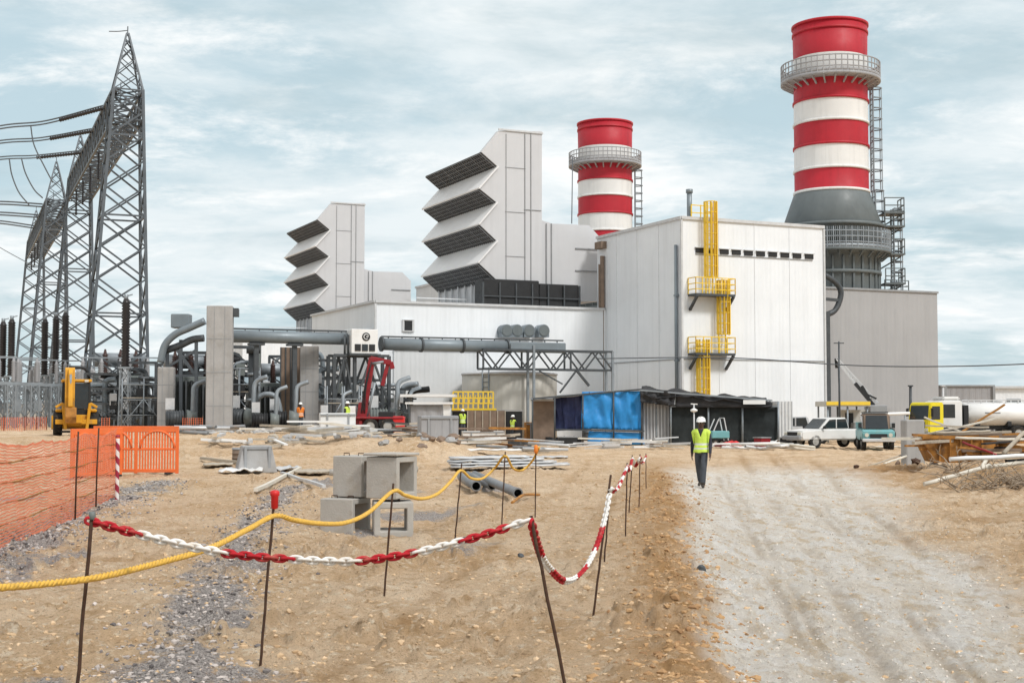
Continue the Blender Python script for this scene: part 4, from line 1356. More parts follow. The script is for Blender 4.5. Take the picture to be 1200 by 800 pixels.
for k, (px_, Y, rz) in enumerate(((20, 92, .4), (44, 96, .4), (96, 98, .4), (118, 92, .3), (172, 92, .5), (-8, 90, .4), (72, 118, .4), (34, 122, .4), (110, 124, .4))):
    o = make_switch() if sw0 is None else copy_tree(sw0); sw0 = sw0 or o
    p = at(px_, 500, Y); o.location = (p.x, Y, .7); o.rotation_euler.z = rz
    where = ('second from the left photo edge', 'just left of the yellow backhoe', 'just right of the backhoe boom', 'in front of the big transformer', 'right of the tall gantry foot', 'cut by the left photo edge', 'farther back behind the three black insulators', 'farthest left in the back row', 'farthest right in the back row')[k]
    o['label'] = 'grey galvanised disconnector stand ' + where

for k in range(9):
    o = copy_tree(sw0); p = at(-10 + k * 23 + random.uniform(-5, 5), 500, 1); Y_ = random.uniform(104, 116)
    p = at(-5 + k * 22 + random.uniform(-4, 4), 500, Y_); o.location = (p.x, Y_, .7); o.rotation_euler.z = .4; o['label'] = 'grey galvanised disconnector stand in the crowded middle row behind the backhoe'

# dark steel frames packed between the pillars
def pipe_frame(px_, Y_, w_, h_, label, seed):
    rs = random.Random(seed); p = at(px_, 505, Y_); t = thing('process_skid', label, 'steel skid', (p.x, Y_, .5), rs.uniform(0, .4), 'dark steel frames of the yard'); Mx = WM[t]
    m = MB(Mx)
    for x in (-w_ / 2, w_ / 2):
        for y in (-.6, .6): m.bar((x, y, -.3), (x, y, h_), .16)
    for k in range(4):
        z = h_ * (k + 1) / 4
        for y in (-.6, .6):
            m.bar((-w_ / 2, y, z), (w_ / 2, y, z), .14); m.bar((-w_ / 2, y, z), (w_ / 2, y, z - h_ / 4), .07)
        for x in (-w_ / 2, w_ / 2): m.bar((x, -.6, z), (x, .6, z), .12)
    m.build('frame', M['dark_steel'], t)
    for k in range(4):
        m = MB(Mx); x = rs.uniform(-w_ / 2, w_ / 2); r_ = rs.uniform(.07, .2); y = rs.uniform(-.5, .5); z1 = rs.uniform(.6, 1.05) * h_
        m.tube(crom([(x, y, 0), (x, y, z1 * .5), (x, y, z1), (x + rs.choice((-1, 1)) * rs.uniform(.5, 1.4), y - .2, z1 + .25)], 5), r_, 8); m.build('pipe', M[rs.choice(('dark_steel', 'black', 'steel', 'pipe_grey'))], t)
    for k in range(3):
        m = MB(Mx); x = rs.uniform(-w_ / 2, w_ / 2 - .5); z = rs.uniform(.3, h_ * .7); m.lohi((x, -.85, z), (x + rs.uniform(.4, .9), -.65, z + rs.uniform(.5, 1.3))); m.build('cabinet', M[rs.choice(('black', 'trim', 'trim_light', 'green_gear'))], t, bevel=.02)
    for k in range(3):
        m = MB(Mx); z = h_ * (k + 1) / 4 + .1; m.bar((-w_ / 2 - .3, -.2 + k * .2, z), (w_ / 2 + .3, -.2 + k * .2, z), .3, .1); m.build('cable_tray', M['black'], t)
    return t
for k, (px_, Y_, w_, h_, lab) in enumerate(((228, 84, 1.8, 5.0, 'dark steel pipe frame tucked behind the left edge of the tallest pillar'), (205, 88, 2.4, 4.4, 'dark steel pipe frame above the pump left of the tallest pillar'), (279, 85, 2.0, 5.4, 'dark steel pipe frame close right of the tallest pillar'), (308, 89, 2.6, 3.8, 'low dark steel pipe frame beneath the middle of the grey pipe'), (333, 90, 2.0, 5.0, 'dark steel pipe frame behind the dark brown panel'),
                                   (382, 86, 2.2, 4.6, 'dark steel pipe frame right of the shorter pillar'), (428, 88, 2.4, 3.4, 'dark steel pipe frame behind the red crane loader arm'), (462, 87, 2.2, 2.8, 'low dark steel pipe frame left of the white canopy'), (160, 90, 2.4, 4.6, 'dark steel pipe frame between the gantry foot and the short pillar'), (120, 88, 2.2, 3.8, 'dark steel pipe frame under the tall gantry'))):
    pipe_frame(px_, Y_, w_, h_, lab, 60 + k)

# pale precast yard wall behind the switchyard
for k in range(12):
    x0 = -64 + k * 5.1
    m = MB(); m.box((x0 + 2.5, 128, 1.6), (5.0, .2, 2.0)); m.box((x0, 127.95, 1.7), (.3, .34, 2.4))
    if k == 0:
        pass
    o = m.build('precast_wall', M['concrete_light'], loc=(x0 + 2.5, 128, .6))
    tag(o, 'pale precast concrete wall panel far behind the switchyard gantries', 'wall', 'precast wall panels behind the switchyard')

# long overhead cable crossing in front of the halls
m = MB(); pts = crom([at(700, 420, 84), at(850, 419, 80), at(1000, 428, 74), at(1120, 429, 70), at(1260, 424, 66)], 10); m.tube(pts, .035, 6)
o = m.build('overhead_cable', M['cable'], loc=pts[0]); tag(o, 'long thin cable crossing in front of the turbine hall and grey building', 'cable')
# ================================================================== chain barrier and stakes in front
stakes = [  # top pixel, foot pixel (None: below the frame), name of place
    ((108, 603), None, 8.2, 'rusty steel stake at the left end of the red and white chain', 'none'),
    ((322, 577), (305, 780), 0, 'rusty steel stake with a bright red cap', 'red'),
    ((461, 566), (450, 698), 0, 'rusty steel stake in front of the open concrete culvert', 'none'),
    ((541, 543), (533, 634), 0, 'rusty steel stake just left of the grey pipes', 'none'),
    ((592, 529), (588, 602), 0, 'rusty steel stake standing behind the grey pipes by the steel sheets', 'none'),
    ((628, 521), (627, 600), 0, 'rusty steel stake with orange tape where the yellow rope ends', 'orange'),
    ((622, 604), None, 8.96, 'leaning rusty steel stake at the bend of the red and white chain', 'none'),
    ((716, 556), (695, 721), 0, 'leaning rusty steel stake nearest on the road side chain', 'none'),
    ((714, 590), (708, 660), 0, 'short rusty steel stake behind the nearest one on the road side', 'none'),
    ((735, 542), (733, 627), 0, 'rusty steel stake, third along the chain beside the road', 'none'),
    ((741, 533), (737, 602), 0, 'rusty steel stake, fourth along the chain beside the road', 'none'),
    ((750, 532), (749, 592), 0, 'rusty steel stake, fifth along the chain beside the road', 'none'),
    ((757, 531), (757, 572), 0, 'rusty steel stake farthest along the chain beside the road', 'none'),
]
TOPS = []
for (tx, ty), ft, D, lab, cap in stakes:
    if ft: f = on(*ft)
    else:
        f = at(tx, ty, D); f.x += -.10 if tx < 300 else .26; f.z = gz(f.x, f.y)
    top = at(tx, ty, f.y)
    t = thing('steel_stake', lab, 'stake', f, 0, 'rusty stakes of the barrier')
    m = MB(); d = (top - f)
    pts = [f - d.normalized() * .12 + d * (k / 12) * 1.0 for k in range(13)]; pts[-1] = top
    m.tube([q + Vector((random.uniform(-1, 1), random.uniform(-1, 1), 0)) * .004 for q in pts], .0115, 7)
    m.build('bar', M['rust'], t)
    if cap == 'red':
        m = MB(); m.lathe([(.012, -.13), (.028, -.12), (.03, -.03), (.038, -.02), (.038, .01), (.02, .02)], top, n=12); m.build('cap', M['red_plastic'], t)
    elif cap == 'orange':
        m = MB(); m.lathe([(.02, -.16), (.04, -.12), (.035, -.02), (.015, .0)], top, n=9); m.build('tape', M['hivis_orange'], t)
    elif tx == 108:
        m = MB(); m.lathe([(.012, -.03), (.022, -.025), (.02, .012), (.01, .02)], top, n=10); m.build('cap', M['green_gear'], t)
    TOPS.append(top)


def link_shape(m, c, t, flip, L_=.042, W_=.022, r=.0105, mi=0):
    a, s, u = frame3(t)
    sd = s if flip else u
    sd = (sd + (u if flip else s) * .35).normalized()
    pts = []
    for k in range(12):
        q = 2 * math.pi * k / 12
        pts.append(c + a * (L_ * math.copysign(abs(math.cos(q)) ** .75, math.cos(q))) + sd * (W_ * math.copysign(abs(math.sin(q)) ** .8, math.sin(q))))
    m.tube(pts, r, 5, mi, closed=True)


def chain(keys, colour, label, name='plastic_chain'):
    """keys: (px, py, depth); colour(px-position key t) -> section list"""
    P3 = crom([at(a, b, D) for a, b, D in keys], 24)
    cum = [0]
    for a, b in zip(P3[:-1], P3[1:]): cum.append(cum[-1] + (b - a).length)
    t = thing(name, label, 'chain', (P3[0].x, P3[0].y, gz(P3[0].x, P3[0].y)), 0)
    pitch = .052; n = int(cum[-1] / pitch); k = 0
    secs = {}
    cur = None; idx = -1
    for i in range(n):
        d = i * pitch
        while k < len(cum) - 2 and cum[k + 1] < d: k += 1
        f = (d - cum[k]) / max(1e-6, cum[k + 1] - cum[k]); c = P3[k].lerp(P3[k + 1], f); tg = P3[k + 1] - P3[k]
        v = c - CAM; px_ = 600 + F * v.x / (v.y * math.cos(TH) + v.z * math.sin(TH))
        col = colour(px_, c.y)
        if col != cur: idx += 1; cur = col; secs[idx] = (col, MB())
        link_shape(secs[idx][1], c, tg, i % 2)
    for i, (col, m) in secs.items():
        m.build('red_section' if col == 'r' else 'white_section', M['chain_red'] if col == 'r' else M['chain_white'], t, recalc=False)
    return t


D0, D1 = 8.2, 8.96
k1 = [(108, 611), (160, 625), (205, 636), (258, 647), (300, 652), (345, 655), (382, 657), (420, 657), (482, 648), (540, 634), (590, 619), (626, 607)]
b1 = [160, 258, 345, 420, 482, 540, 590, 700]
def col1(px_, y):
    for i, b in enumerate(b1):
        if px_ < b: return 'rw'[i % 2]
    return 'w'
chain([(a, b, D0 + (D1 - D0) * (a - 108) / 518) for a, b in k1], col1, 'thick red and white plastic chain sagging across the foreground between two stakes')
k2 = [(623, 613, 8.96), (628, 632, 9.2), (636, 655, 9.7), (646, 668, 10.2), (660, 680, 10.7), (674, 677, 11.2), (688, 662, 11.8), (700, 637, 12.4), (709, 606, 13.0), (715, 574, 13.4)]
b2 = [9.62, 10.2, 10.75, 11.25, 11.75, 12.25, 12.8, 99]
def col2(px_, y):
    for i, b in enumerate(b2):
        if y < b: return 'rw'[i % 2]
    return 'w'
chain(k2, col2, 'red and white plastic chain looping down from the bend stake to the road side stakes')
fin = [TOPS[7] - Vector((0, 0, .12))] 
k3 = [(716, 573, 13.5), (722, 574, 15.5), (728, 563, 18.5), (735, 546, on(733, 627).y)]
chain(k3, lambda p_, y: 'wr'[int((y - 13) * 1.1) % 2], 'red and white plastic chain stretch between second and third road side stakes')
k4 = [(735, 546, on(733, 627).y), (738, 551, 23.3), (741, 537, on(737, 602).y), (745, 546, 27), (750, 536, on(749, 592).y), (753, 543, 32), (757, 534, on(757, 572).y)]
chain(k4, lambda p_, y: 'wr'[int((y - 13) * .8) % 2], 'red and white plastic chain stretch farthest along the road')

# twisted yellow rope
kr = [(-120, 694, 6.2), (-40, 691, 6.8), (0, 688, 7.2), (60, 683, 7.7), (120, 675, 8.2), (190, 658, 8.9), (245, 642, 9.5), (290, 620, 10.2), (322, 604, on(305, 780).y - .02), (345, 609, 11.2), (375, 613, 11.9), (405, 612, 12.7), (432, 600, 13.6), (461, 575, on(450, 698).y), (475, 580, 15.6), (495, 584, 16.8), (513, 578, 18.2), (528, 564, 19.6), (540, 551, on(533, 634).y), (552, 560, 22.5), (566, 560, 24), (580, 548, 25.5), (592, 534, on(588, 602).y), (601, 548, 26.9), (611, 551, 27), (623, 541, 27), (632, 524, on(627, 600).y)]
P3 = crom([at(*q) for q in kr], 16)
t = thing('yellow_rope', 'thick twisted yellow rope strung from stake to stake across the site', 'rope', (P3[40].x, P3[40].y, gz(P3[40].x, P3[40].y)))
fine = []
for a, b in zip(P3[:-1], P3[1:]):
    n = max(1, int((b - a).length / .018))
    for k in range(n): fine.append(a.lerp(b, k / n))
for s in range(3):
    m = MB(); pts = []; d = 0
    for i, p in enumerate(fine):
        tg = fine[min(i + 1, len(fine) - 1)] - fine[max(0, i - 1)]
        a, sd, up = frame3(tg); d += tg.length / 2
        q = d / .13 * 2 * math.pi + s * 2.094
        pts.append(p + sd * (.011 * math.cos(q)) + up * (.011 * math.sin(q)))
    m.tube(pts, .0125, 5); m.build('strand', M['rope'], t, recalc=False)

# ================================================================== orange net, barrier, striped pole
NA = Vector((-6.6, 14.5, 0)); NB_ = G(136, 584); NB_.z = 0
net = thing('orange_net', 'sagging orange safety net fence along the gravel at the left edge', 'net fence', ((NA.x + NB_.x) / 2, (NA.y + NB_.y) / 2, 0))
d = NB_ - NA; Ln = d.length; nu, nv = int(Ln / .062), 30
U = d.normalized(); nrm = Vector((U.y, -U.x, 0))
vs = []
hw = lambda u: 1.50 - .07 * abs(math.sin(u / Ln * math.pi * 4.0)) 
for i in range(nu + 1):
    u = Ln * i / nu
    b = NA + U * u; g = sum(gz(*(NA + U * min(Ln, max(0, u + w_)))[:2]) for w_ in (-1.6, -.8, 0, .8, 1.6)) / 5
    for j in range(nv + 1):
        v = j / nv
        o = .05 * math.sin(u * 1.3 + v * 3) * math.sin(v * math.pi) + .008 * math.sin(u * 7 + v * 9) 
        z = g + .02 + v * hw(u) + .005 * math.sin(u * 5.3 + j * 1.7) + .02 * math.sin(u * .9 + v * 4)
        vs.append(b + nrm * o + Vector((0, 0, z)))
m = MB()
def strand(ids, w_, vert):
    for a, b in zip(ids[:-1], ids[1:]):
        A_, B_ = vs[a], vs[b]
        if vert: s_ = U * w_
        else: s_ = Vector((0, 0, w_))
        m.add([A_ - s_, B_ - s_, B_ + s_, A_ + s_], [(0, 1, 2, 3)])
for j in range(nv + 1): strand([i * (nv + 1) + j for i in range(nu + 1)], .010 if j not in (0, nv) else .02, False)
for i in range(0, nu + 1): strand([i * (nv + 1) + j for j in range(nv + 1)], .0075, True)
m.build('netting', M['net_orange'], net, recalc=False)
for q in ((67, 607), (106, 596)):
    p = G(*q); p.z = gz(p.x, p.y)
    # the posts stand on the net line
    u = (p - NA).dot(U); b = NA + U * u; b.z = gz(b.x, b.y)
    m = MB(); b += nrm * .06; m.tube([b - Vector((0, 0, .1)), b + Vector((.01, 0, .8)), b + Vector((.03, .02, 1.62))], .017, 7); m.build('post', M['rust'], net)
for k in range(4):
    u = Ln * (.2 + .2 * k); A_ = NA + U * u
    m = MB(); hh = .3 + .3 * k
    m.tube([NA + U * (Ln * i / 30) + Vector((0, 0, .03 + hh + .012 * math.sin(i * 1.3 + k))) - nrm * .02 for i in range(31)], .012, 5); m.build('tension_cord', M['rust_orange'], net)

f = on(137, 584)
t = thing('striped_pole', 'red and white spiral striped pole at the end of the orange net', 'pole', f)
top = at(138, 511, f.y); m = MB(); n = 60
H = top.z - f.z
vs = []; R_ = .045; ns = 12
base = len(m.v)
for k in range(n + 1):
    z = H * k / n
    for i in range(ns):
        a = 2 * math.pi * i / ns; m.v.append(Vector((f.x + R_ * math.cos(a), f.y + R_ * math.sin(a), f.z - .05 + z)))
for k in range(n):
    for i in range(ns):
        j = (i + 1) % ns; m.f.append([k * ns + i, k * ns + j, (k + 1) * ns + j, (k + 1) * ns + i]); m.m.append(int(((k / n) * 4.6 + i / ns) * 2) % 2); m.sm.append(True)
m.f.append([n * ns + i for i in range(ns)]); m.m.append(0); m.sm.append(False)
m.build('pole_shaft', [M['chain_white'], M['stripe_red']], t); m = MB(); m.lathe([(.05, -.02), (.055, 0), (.03, .03)], top, n=12); m.build('pole_cap', M['stripe_red'], t)

f = on(159, 554)
bar_ = thing('plastic_barrier', 'orange slotted plastic pedestrian barrier behind the striped pole', 'barrier', f, RAD(-4))
W_ = 102 * f.y / 1600; H_ = 1.43
def barrier_parts(root, W_, H_):
    fr = MB(WM[root]); th = .055
    for x in (-W_ / 2 + .05, 0, W_ / 2 - .05): fr.lohi((x - .05, -th / 2, .02), (x + .05, th / 2, H_))
    for z, h in ((.10, .10), (H_ * .52, .07), (H_ - .09, .18)): fr.lohi((-W_ / 2 + .02, -th / 2 + .004, z - h / 2), (W_ / 2 - .02, th / 2 - .004, z + h / 2))
    fr.build('frame', M['barrier'], root, bevel=.008)
    br = MB(WM[root]); x = -W_ / 2 + .15
    while x < W_ / 2 - .1:
        if abs(x) > .06:
            br.lohi((x - .022, -.015, .12), (x + .022, .015, H_ * .52))
            c = -W_ / 4 if x < 0 else W_ / 4
            e = 1 - ((x - c) / (W_ / 4)) ** 2
            br.lohi((x - .022, -.0145, H_ * .52 + .0), (x + .022, .0145, H_ - .15))
        x += .085
    for c in (-W_ / 4, W_ / 4):
        br.tube([(c + W_ * .2 * math.cos(RAD(a)), -.02, H_ * .55 + .5 * math.sin(RAD(a))) for a in range(0, 181, 15)], .035, 6)
    br.build('slats', M['barrier'], root)
    ft = MB(WM[root])
    for x in (-W_ / 2 + .3, W_ / 2 - .3): ft.box((x, 0, .03), (.09, .55, .06))
    ft.build('foot', M['black'], root, bevel=.01)
barrier_parts(bar_, W_, H_)
t = thing('plastic_barrier', 'orange plastic barrier turned edge on, at the near left end of the slotted one', 'barrier', on(113, 556), RAD(62)); barrier_parts(t, 2.0, 1.4)
# far orange fencing in the yard
for k, (xa, xb, yb, Y, lab) in enumerate(((-20, 28, 503, 82, 'low run of orange netting at the far left edge of the yard'), (30, 54, 503, 84, 'faded orange netting just left of the backhoe wheels'), (214, 237, 506, 76, 'short red orange netting at the foot of the tallest pillar'), (119, 128, 508, 76, 'small orange netting right of the backhoe'))):
    a = at(xa, yb, Y); b = at(xb, yb, Y); t = thing('orange_net', lab, 'net fence', ((a.x + b.x) / 2, Y, .6))
    m = MB(); n = max(3, int((b.x - a.x) / .12)); nv_ = 9
    for i in range(n + 1):
        x = a.x + (b.x - a.x) * i / n; m.bar((x, Y + .04 * math.sin(i), .6), (x, Y + .04 * math.sin(i), 1.55), .07, .012)
    for j in range(nv_ + 1): m.bar((a.x, Y, .62 + .1 * j), (b.x, Y, .62 + .1 * j + .02), .05, .012)
    m.build('netting', M['net_orange'], t)
    for i in range(3):
        x = a.x + (b.x - a.x) * i / 2; m = MB(); m.cyl((x, Y + .06, .5), (x, Y + .06, 1.65), .03, .03, 6); m.build('post', M['rust'], t)

# ================================================================== concrete culvert sections
def culvert(px_, py_, size, rz, z, label, wall=.09, axis='x', Y=None):
    """hollow box section; open along its local x"""
    L_, W_, H_ = size
    p = G(px_, py_); 
    if Y: p = at(px_, py_, Y)
    t = thing('culvert_section', label, 'culvert', (p.x, p.y, z), rz, 'precast culvert sections')
    m = MB(WM[t]); w = wall
    o = [(-W_ / 2, 0), (W_ / 2, 0), (W_ / 2, H_), (-W_ / 2, H_)]; i_ = [(-W_ / 2 + w, w), (W_ / 2 - w, w), (W_ / 2 - w, H_ - w), (-W_ / 2 + w, H_ - w)]
    vs = [(x, a, b) for x in (-L_ / 2, L_ / 2) for a, b in o + i_]
    fs = []
    for k in range(4):
        q = (k + 1) % 4
        fs += [(k, q, 8 + q, 8 + k), (4 + q, 4 + k, 12 + k, 12 + q), (k, 4 + k, 4 + q, q), (8 + q, 12 + q, 12 + k, 8 + k)]
    m.add(vs, fs); m.build('box_section', M['concrete_light'], t, bevel=.012)
    m = MB(WM[t])
    for x in (-.25 * L_, .25 * L_):
        m.tube([(x - .05, -.1, H_), (x - .05, -.1, H_ + .04), (x + .05, -.1, H_ + .04), (x + .05, -.1, H_)], .008, 5)
    m.build('lifting_eye', M['rust'], t)
    return t
cb = on(452, 624); Yc = cb.y; g0 = gz(cb.x, cb.y) - .02
# measured off the photo at this depth: 1 px is about Yc/1600 m
u = Yc / 1600
culvert(460, 600, (.75, 46 * u, 41 * u), RAD(90 + 8), g0, 'lower open ended concrete culvert section facing the camera', Y=Yc + .45, wall=.1)
culvert(405, 600, (44 * u, .62, 44 * u), RAD(-22), g0 - .01, 'lower closed sided concrete culvert section left of the open one', Y=Yc + .75)
culvert(459, 600, (43 * u, .62, 49 * u), RAD(-27), g0 + 44.6 * u, 'upper concrete culvert section with its dark opening to the right', Y=Yc + .5)
t = culvert(418, 600, (40 * u, .62, 49 * u), RAD(-24), g0 + 44.6 * u, 'upper concrete culvert section at the back left of the stack', Y=Yc + .95)
# lids
m = MB(); a = at(459, 535, Yc + .5); m.box((a.x, a.y, g0 + 94.2 * u + .03), (47 * u, .7, .04), RAD(-27)); o = m.build('concrete_slab', M['concrete_light'], loc=(a.x, a.y, g0 + 93 * u), bevel=.01); tag(o, 'thin concrete lid lying on top of the culvert stack', 'slab')

# ================================================================== grey pipes on the ground
for k, (a, b, r, lab) in enumerate((((607, 587), (556, 567), .105, 'longest grey plastic pipe of the three on the ground, its dark end nearest'), ((577, 574), (548, 566), .105, 'short grey plastic pipe lying behind the longest one'), ((558, 577), (541, 566), .12, 'thick short grey pipe end at the left of the three pipes'))):
    A_ = on(*a); A_.z += r + .05; B_ = on(*b); B_.z += r + .12
    t = thing('plastic_pipe', lab, 'pipe', A_, 0, 'grey pipes lying on the ground')
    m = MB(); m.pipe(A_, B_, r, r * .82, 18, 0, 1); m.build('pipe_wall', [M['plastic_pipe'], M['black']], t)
    m = MB(); d = (B_ - A_).normalized(); m.pipe(A_ - d * .001 + d * .02, A_ + d * .12, r + .012, r + .002, 18); m.build('socket', M['plastic_pipe'], t)
m = MB(); a = on(600, 596); b = on(632, 583); m.tube(crom([a + Vector((0, 0, .05)), on(614, 590) + Vector((0, 0, .12)), b + Vector((0, 0, .06))], 6), .03, 7); o = m.build('steel_rod', M['rust_orange'], loc=a); tag(o, 'thin yellowish rod lying in front of the grey pipes', 'rod')
# ================================================================== helpers for the work site
def sheet(m, p00, p10, p11, p01, n=10, k=8, amp=.05, th=.015, seed=0, mi=0, sag=0.0):
    """a wrinkled cloth or plate between four corners, with thickness"""
    p00, p10, p11, p01 = map(Vector, (p00, p10, p11, p01))
    nr = (p10 - p00).cross(p01 - p00).normalized()
    rs = random.Random(seed); ph = [rs.uniform(0, 6.28) for _ in range(8)]
    top = []; bot = []
    for j in range(k + 1):
        v = j / k
        for i in range(n + 1):
            u = i / n
            p = p00.lerp(p10, u).lerp(p01.lerp(p11, u), v)
            o = amp * (math.sin(u * 17 + ph[0]) * .5 + math.sin(u * 31 + v * 5 + ph[1]) * .35 + math.sin(v * 9 + u * 7 + ph[2]) * .4 + rs.uniform(-.3, .3))
            p = p + nr * o + Vector((0, 0, -sag * math.sin(u * math.pi) * math.sin(v * math.pi)))
            top.append(p); bot.append(p - nr * th)
    N_ = (n + 1) * (k + 1); fs = []
    for j in range(k):
        for i in range(n):
            a = j * (n + 1) + i; q = (a, a + 1, a + n + 2, a + n + 1)
            fs.append(q); fs.append(tuple(N_ + x for x in q[::-1]))
    rim = [i for i in range(n + 1)] + [(n + 1) * j + n for j in range(1, k + 1)] + [(n + 1) * k + i for i in range(n - 1, -1, -1)] + [(n + 1) * j for j in range(k - 1, 0, -1)]
    for a, b in zip(rim, rim[1:] + rim[:1]): fs.append((a, N_ + a, N_ + b, b))
    return m.add(top + bot, fs, mi, True)


def wheel(root, c, r, w, M_):
    """axle along local y"""
    m = MB(M_); c = Vector(c)
    prof = [(r * .55, -w / 2), (r * .93, -w / 2), (r, -w * .32), (r, w * .32), (r * .93, w / 2), (r * .55, w / 2)]
    n = 20; base = len(m.v)
    for a_, y in prof:
        for i in range(n):
            t = 2 * math.pi * i / n; m.v.append(c + Vector((a_ * math.cos(t), y, a_ * math.sin(t))))
    for k in range(len(prof) - 1):
        for i in range(n):
            j = (i + 1) % n; m.f.append([k * n + i, k * n + j, (k + 1) * n + j, (k + 1) * n + i]); m.m.append(0); m.sm.append(k in (1, 2, 3))
    o = m.build('wheel', M['tyre'], root)
    m = MB(M_); m.cyl(c + Vector((0, -w * .42, 0)), c + Vector((0, w * .42, 0)), r * .56, r * .56, 16)
    m.cyl(c + Vector((0, -w * .5, 0)), c + Vector((0, w * .5, 0)), r * .2, r * .2, 10)
    m.build('rim', M['rim'], o)
    return o


I4 = Matrix.Identity(4)


def side_prism(m, prof, y0, y1, mi=0):
    return m.prism([Vector((x, y0, z)) for x, z in prof], (0, y1 - y0, 0), mi)


def put(root, loc, rz):
    root.location = loc; root.rotation_euler = (0, 0, rz)
    Mx = Matrix.Translation(Vector(loc)) @ Matrix.Rotation(rz, 4, 'Z')
    return root


# ------------------------------------------------------------------ people
def make_person(label, loc, rz, vest='hivis', legs='trousers', arms='jacket', hat='helmet', stride=.16, height=1.78, lean=0.0, arm=(0.12, -.1), detail=True):
    t = thing('person', label, 'person')
    V = []; E = []; R_ = []
    def v(x, y, z, r, rp=None): V.append((x, y, z)); R_.append((r, rp or r)); return len(V) - 1
    def ch(*ids):
        for a, b in zip(ids[:-1], ids[1:]): E.append((a, b))
    # faces -y. pelvis is the root
    pel = v(0, 0, .96, .155, .115); wai = v(0, .005, 1.10, .145, .105); che = v(0, .01, 1.30, .165, .115); sho = v(0, .02, 1.44, .125, .09)
    nk = v(0, .015, 1.52, .058); hd0 = v(0, -.005, 1.60, .072, .085); hd1 = v(0, -.008, 1.67, .078, .098); hd2 = v(0, 0, 1.745, .06, .07)
    ch(pel, wai, che, sho, nk, hd0, hd1, hd2)
    for s in (-1, 1):
        st = stride * s; up_ = .05 if s < 0 else 0
        hip = v(s * .088, 0, .90, .112, .105); kn = v(s * .088, -st * .55 - .035, .50, .084, .082); an = v(s * .075, -st + .03, .10 + up_, .070, .070); he = v(s * .075, -st + .03 + up_ * .6, .055 + up_ * 1.3, .048); toe = v(s * .10, -st - .13, .04, .045, .036)
        ch(pel, hip, kn, an, he, toe)
        sh = v(s * .19, .02, 1.425, .062, .062); el = v(s * .240, arm[0 if s < 0 else 1] * .2 + .04, 1.13, .054); wr_ = v(s * .262, arm[0 if s < 0 else 1], .88, .038)
        pa = v(s * .265, arm[0 if s < 0 else 1] - .015, .82, .030, .042)
        ch(sho, sh, el, wr_, pa)
        if detail:
            for k, (dy, ln) in enumerate(((-.032, .070), (-.011, .082), (.011, .076), (.030, .058))):
                a = v(s * .264, arm[0 if s < 0 else 1] + dy - .015, .775, .0095); b = v(s * .258, arm[0 if s < 0 else 1] + dy - .02, .775 - ln * .55, .0088); c = v(s * .248, arm[0 if s < 0 else 1] + dy - .022, .775 - ln, .0075)
                ch(pa, a, b, c)
            a = v(s * .252, arm[0 if s < 0 else 1] - .05, .815, .011); b = v(s * .24, arm[0 if s < 0 else 1] - .066, .78, .009); ch(wr_, a, b)
    me = bpy.data.meshes.new('person_body'); me.from_pydata(V, E, [])
    o = link(bpy.data.objects.new('body', me))
    md = o.modifiers.new('skin', 'SKIN'); md.use_smooth_shade = True
    if not me.skin_vertices: me.attributes
    for sv, rr in zip(me.skin_vertices[0].data, R_): sv.radius = rr
    me.skin_vertices[0].data[pel].use_root = True
    sb = o.modifiers.new('subd', 'SUBSURF'); sb.levels = 2; sb.render_levels = 2
    bpy.context.view_layer.update()
    ev = o.evaluated_get(bpy.context.evaluated_depsgraph_get())
    me2 = bpy.data.meshes.new_from_object(ev); bpy.data.objects.remove(o)
    me2.materials.clear()
    for k in ('skin', arms, legs, 'boots'): me2.materials.append(M[k])
    for p in me2.polygons:
        c = p.center; p.use_smooth = True
        if c.z > 1.50 or (abs(c.x) > .2 and c.z < .885): mi = 0
        elif c.z < .14 and abs(c.x) < .2: mi = 3
        elif c.z < .98 and abs(c.x) < .215: mi = 2
        else: mi = 1
        p.material_index = mi
    o = link(bpy.data.objects.new('body', me2)); o.parent = t; WM[o] = I4
    # vest: a shell a little off the torso
    bm = bmesh.new(); bm.from_mesh(me2)
    def cutp(co, no): bmesh.ops.bisect_plane(bm, geom=list(bm.verts) + list(bm.edges) + list(bm.faces), plane_co=co, plane_no=no)
    xlim = lambda z: .195 + .085 * max(0, z - 1.0)
    for z in (.90, .985, 1.02, 1.09, 1.14, 1.495): cutp((0, 0, z), (0, 0, 1))
    for s in (-1, 1):
        cutp((s * .195, 0, 1.0), Vector((s, 0, -.085)).normalized()); cutp((0, 0, 1.30), Vector((s, 0, -.38)).normalized())
    def inside(c): return .90 < c.z < 1.495 and abs(c.x) < xlim(c.z) and not (c.z > 1.30 and abs(c.x) < (c.z - 1.30) * .38 and c.y < .0)
    bmesh.ops.delete(bm, geom=[f for f in bm.faces if not inside(f.calc_center_median())], context='FACES')
    bm.normal_update()
    for q in bm.verts: q.co += q.normal * (.022 + .02 * max(0, 1.1 - q.co.z) / .2)
    for f in bm.faces:
        c = f.calc_center_median(); f.smooth = True
        f.material_index = 1 if (1.09 < c.z < 1.14 or (.985 < c.z < 1.02)) else 0
    ret = bmesh.ops.solidify(bm, geom=list(bm.faces), thickness=.008)
    mv = bpy.data.meshes.new('vest'); bm.to_mesh(mv); bm.free(); mv.materials.append(M[vest]); mv.materials.append(M['reflective'])
    ov = link(bpy.data.objects.new('vest', mv)); ov.parent = t; WM[ov] = I4
    m = MB(); z = 1.70
    m.lathe([(.128, z - .012), (.130, z), (.118, z + .004), (.116, z + .045), (.095, z + .095), (.05, z + .122), (.0, z + .128)], (0, .004, 0), n=20)
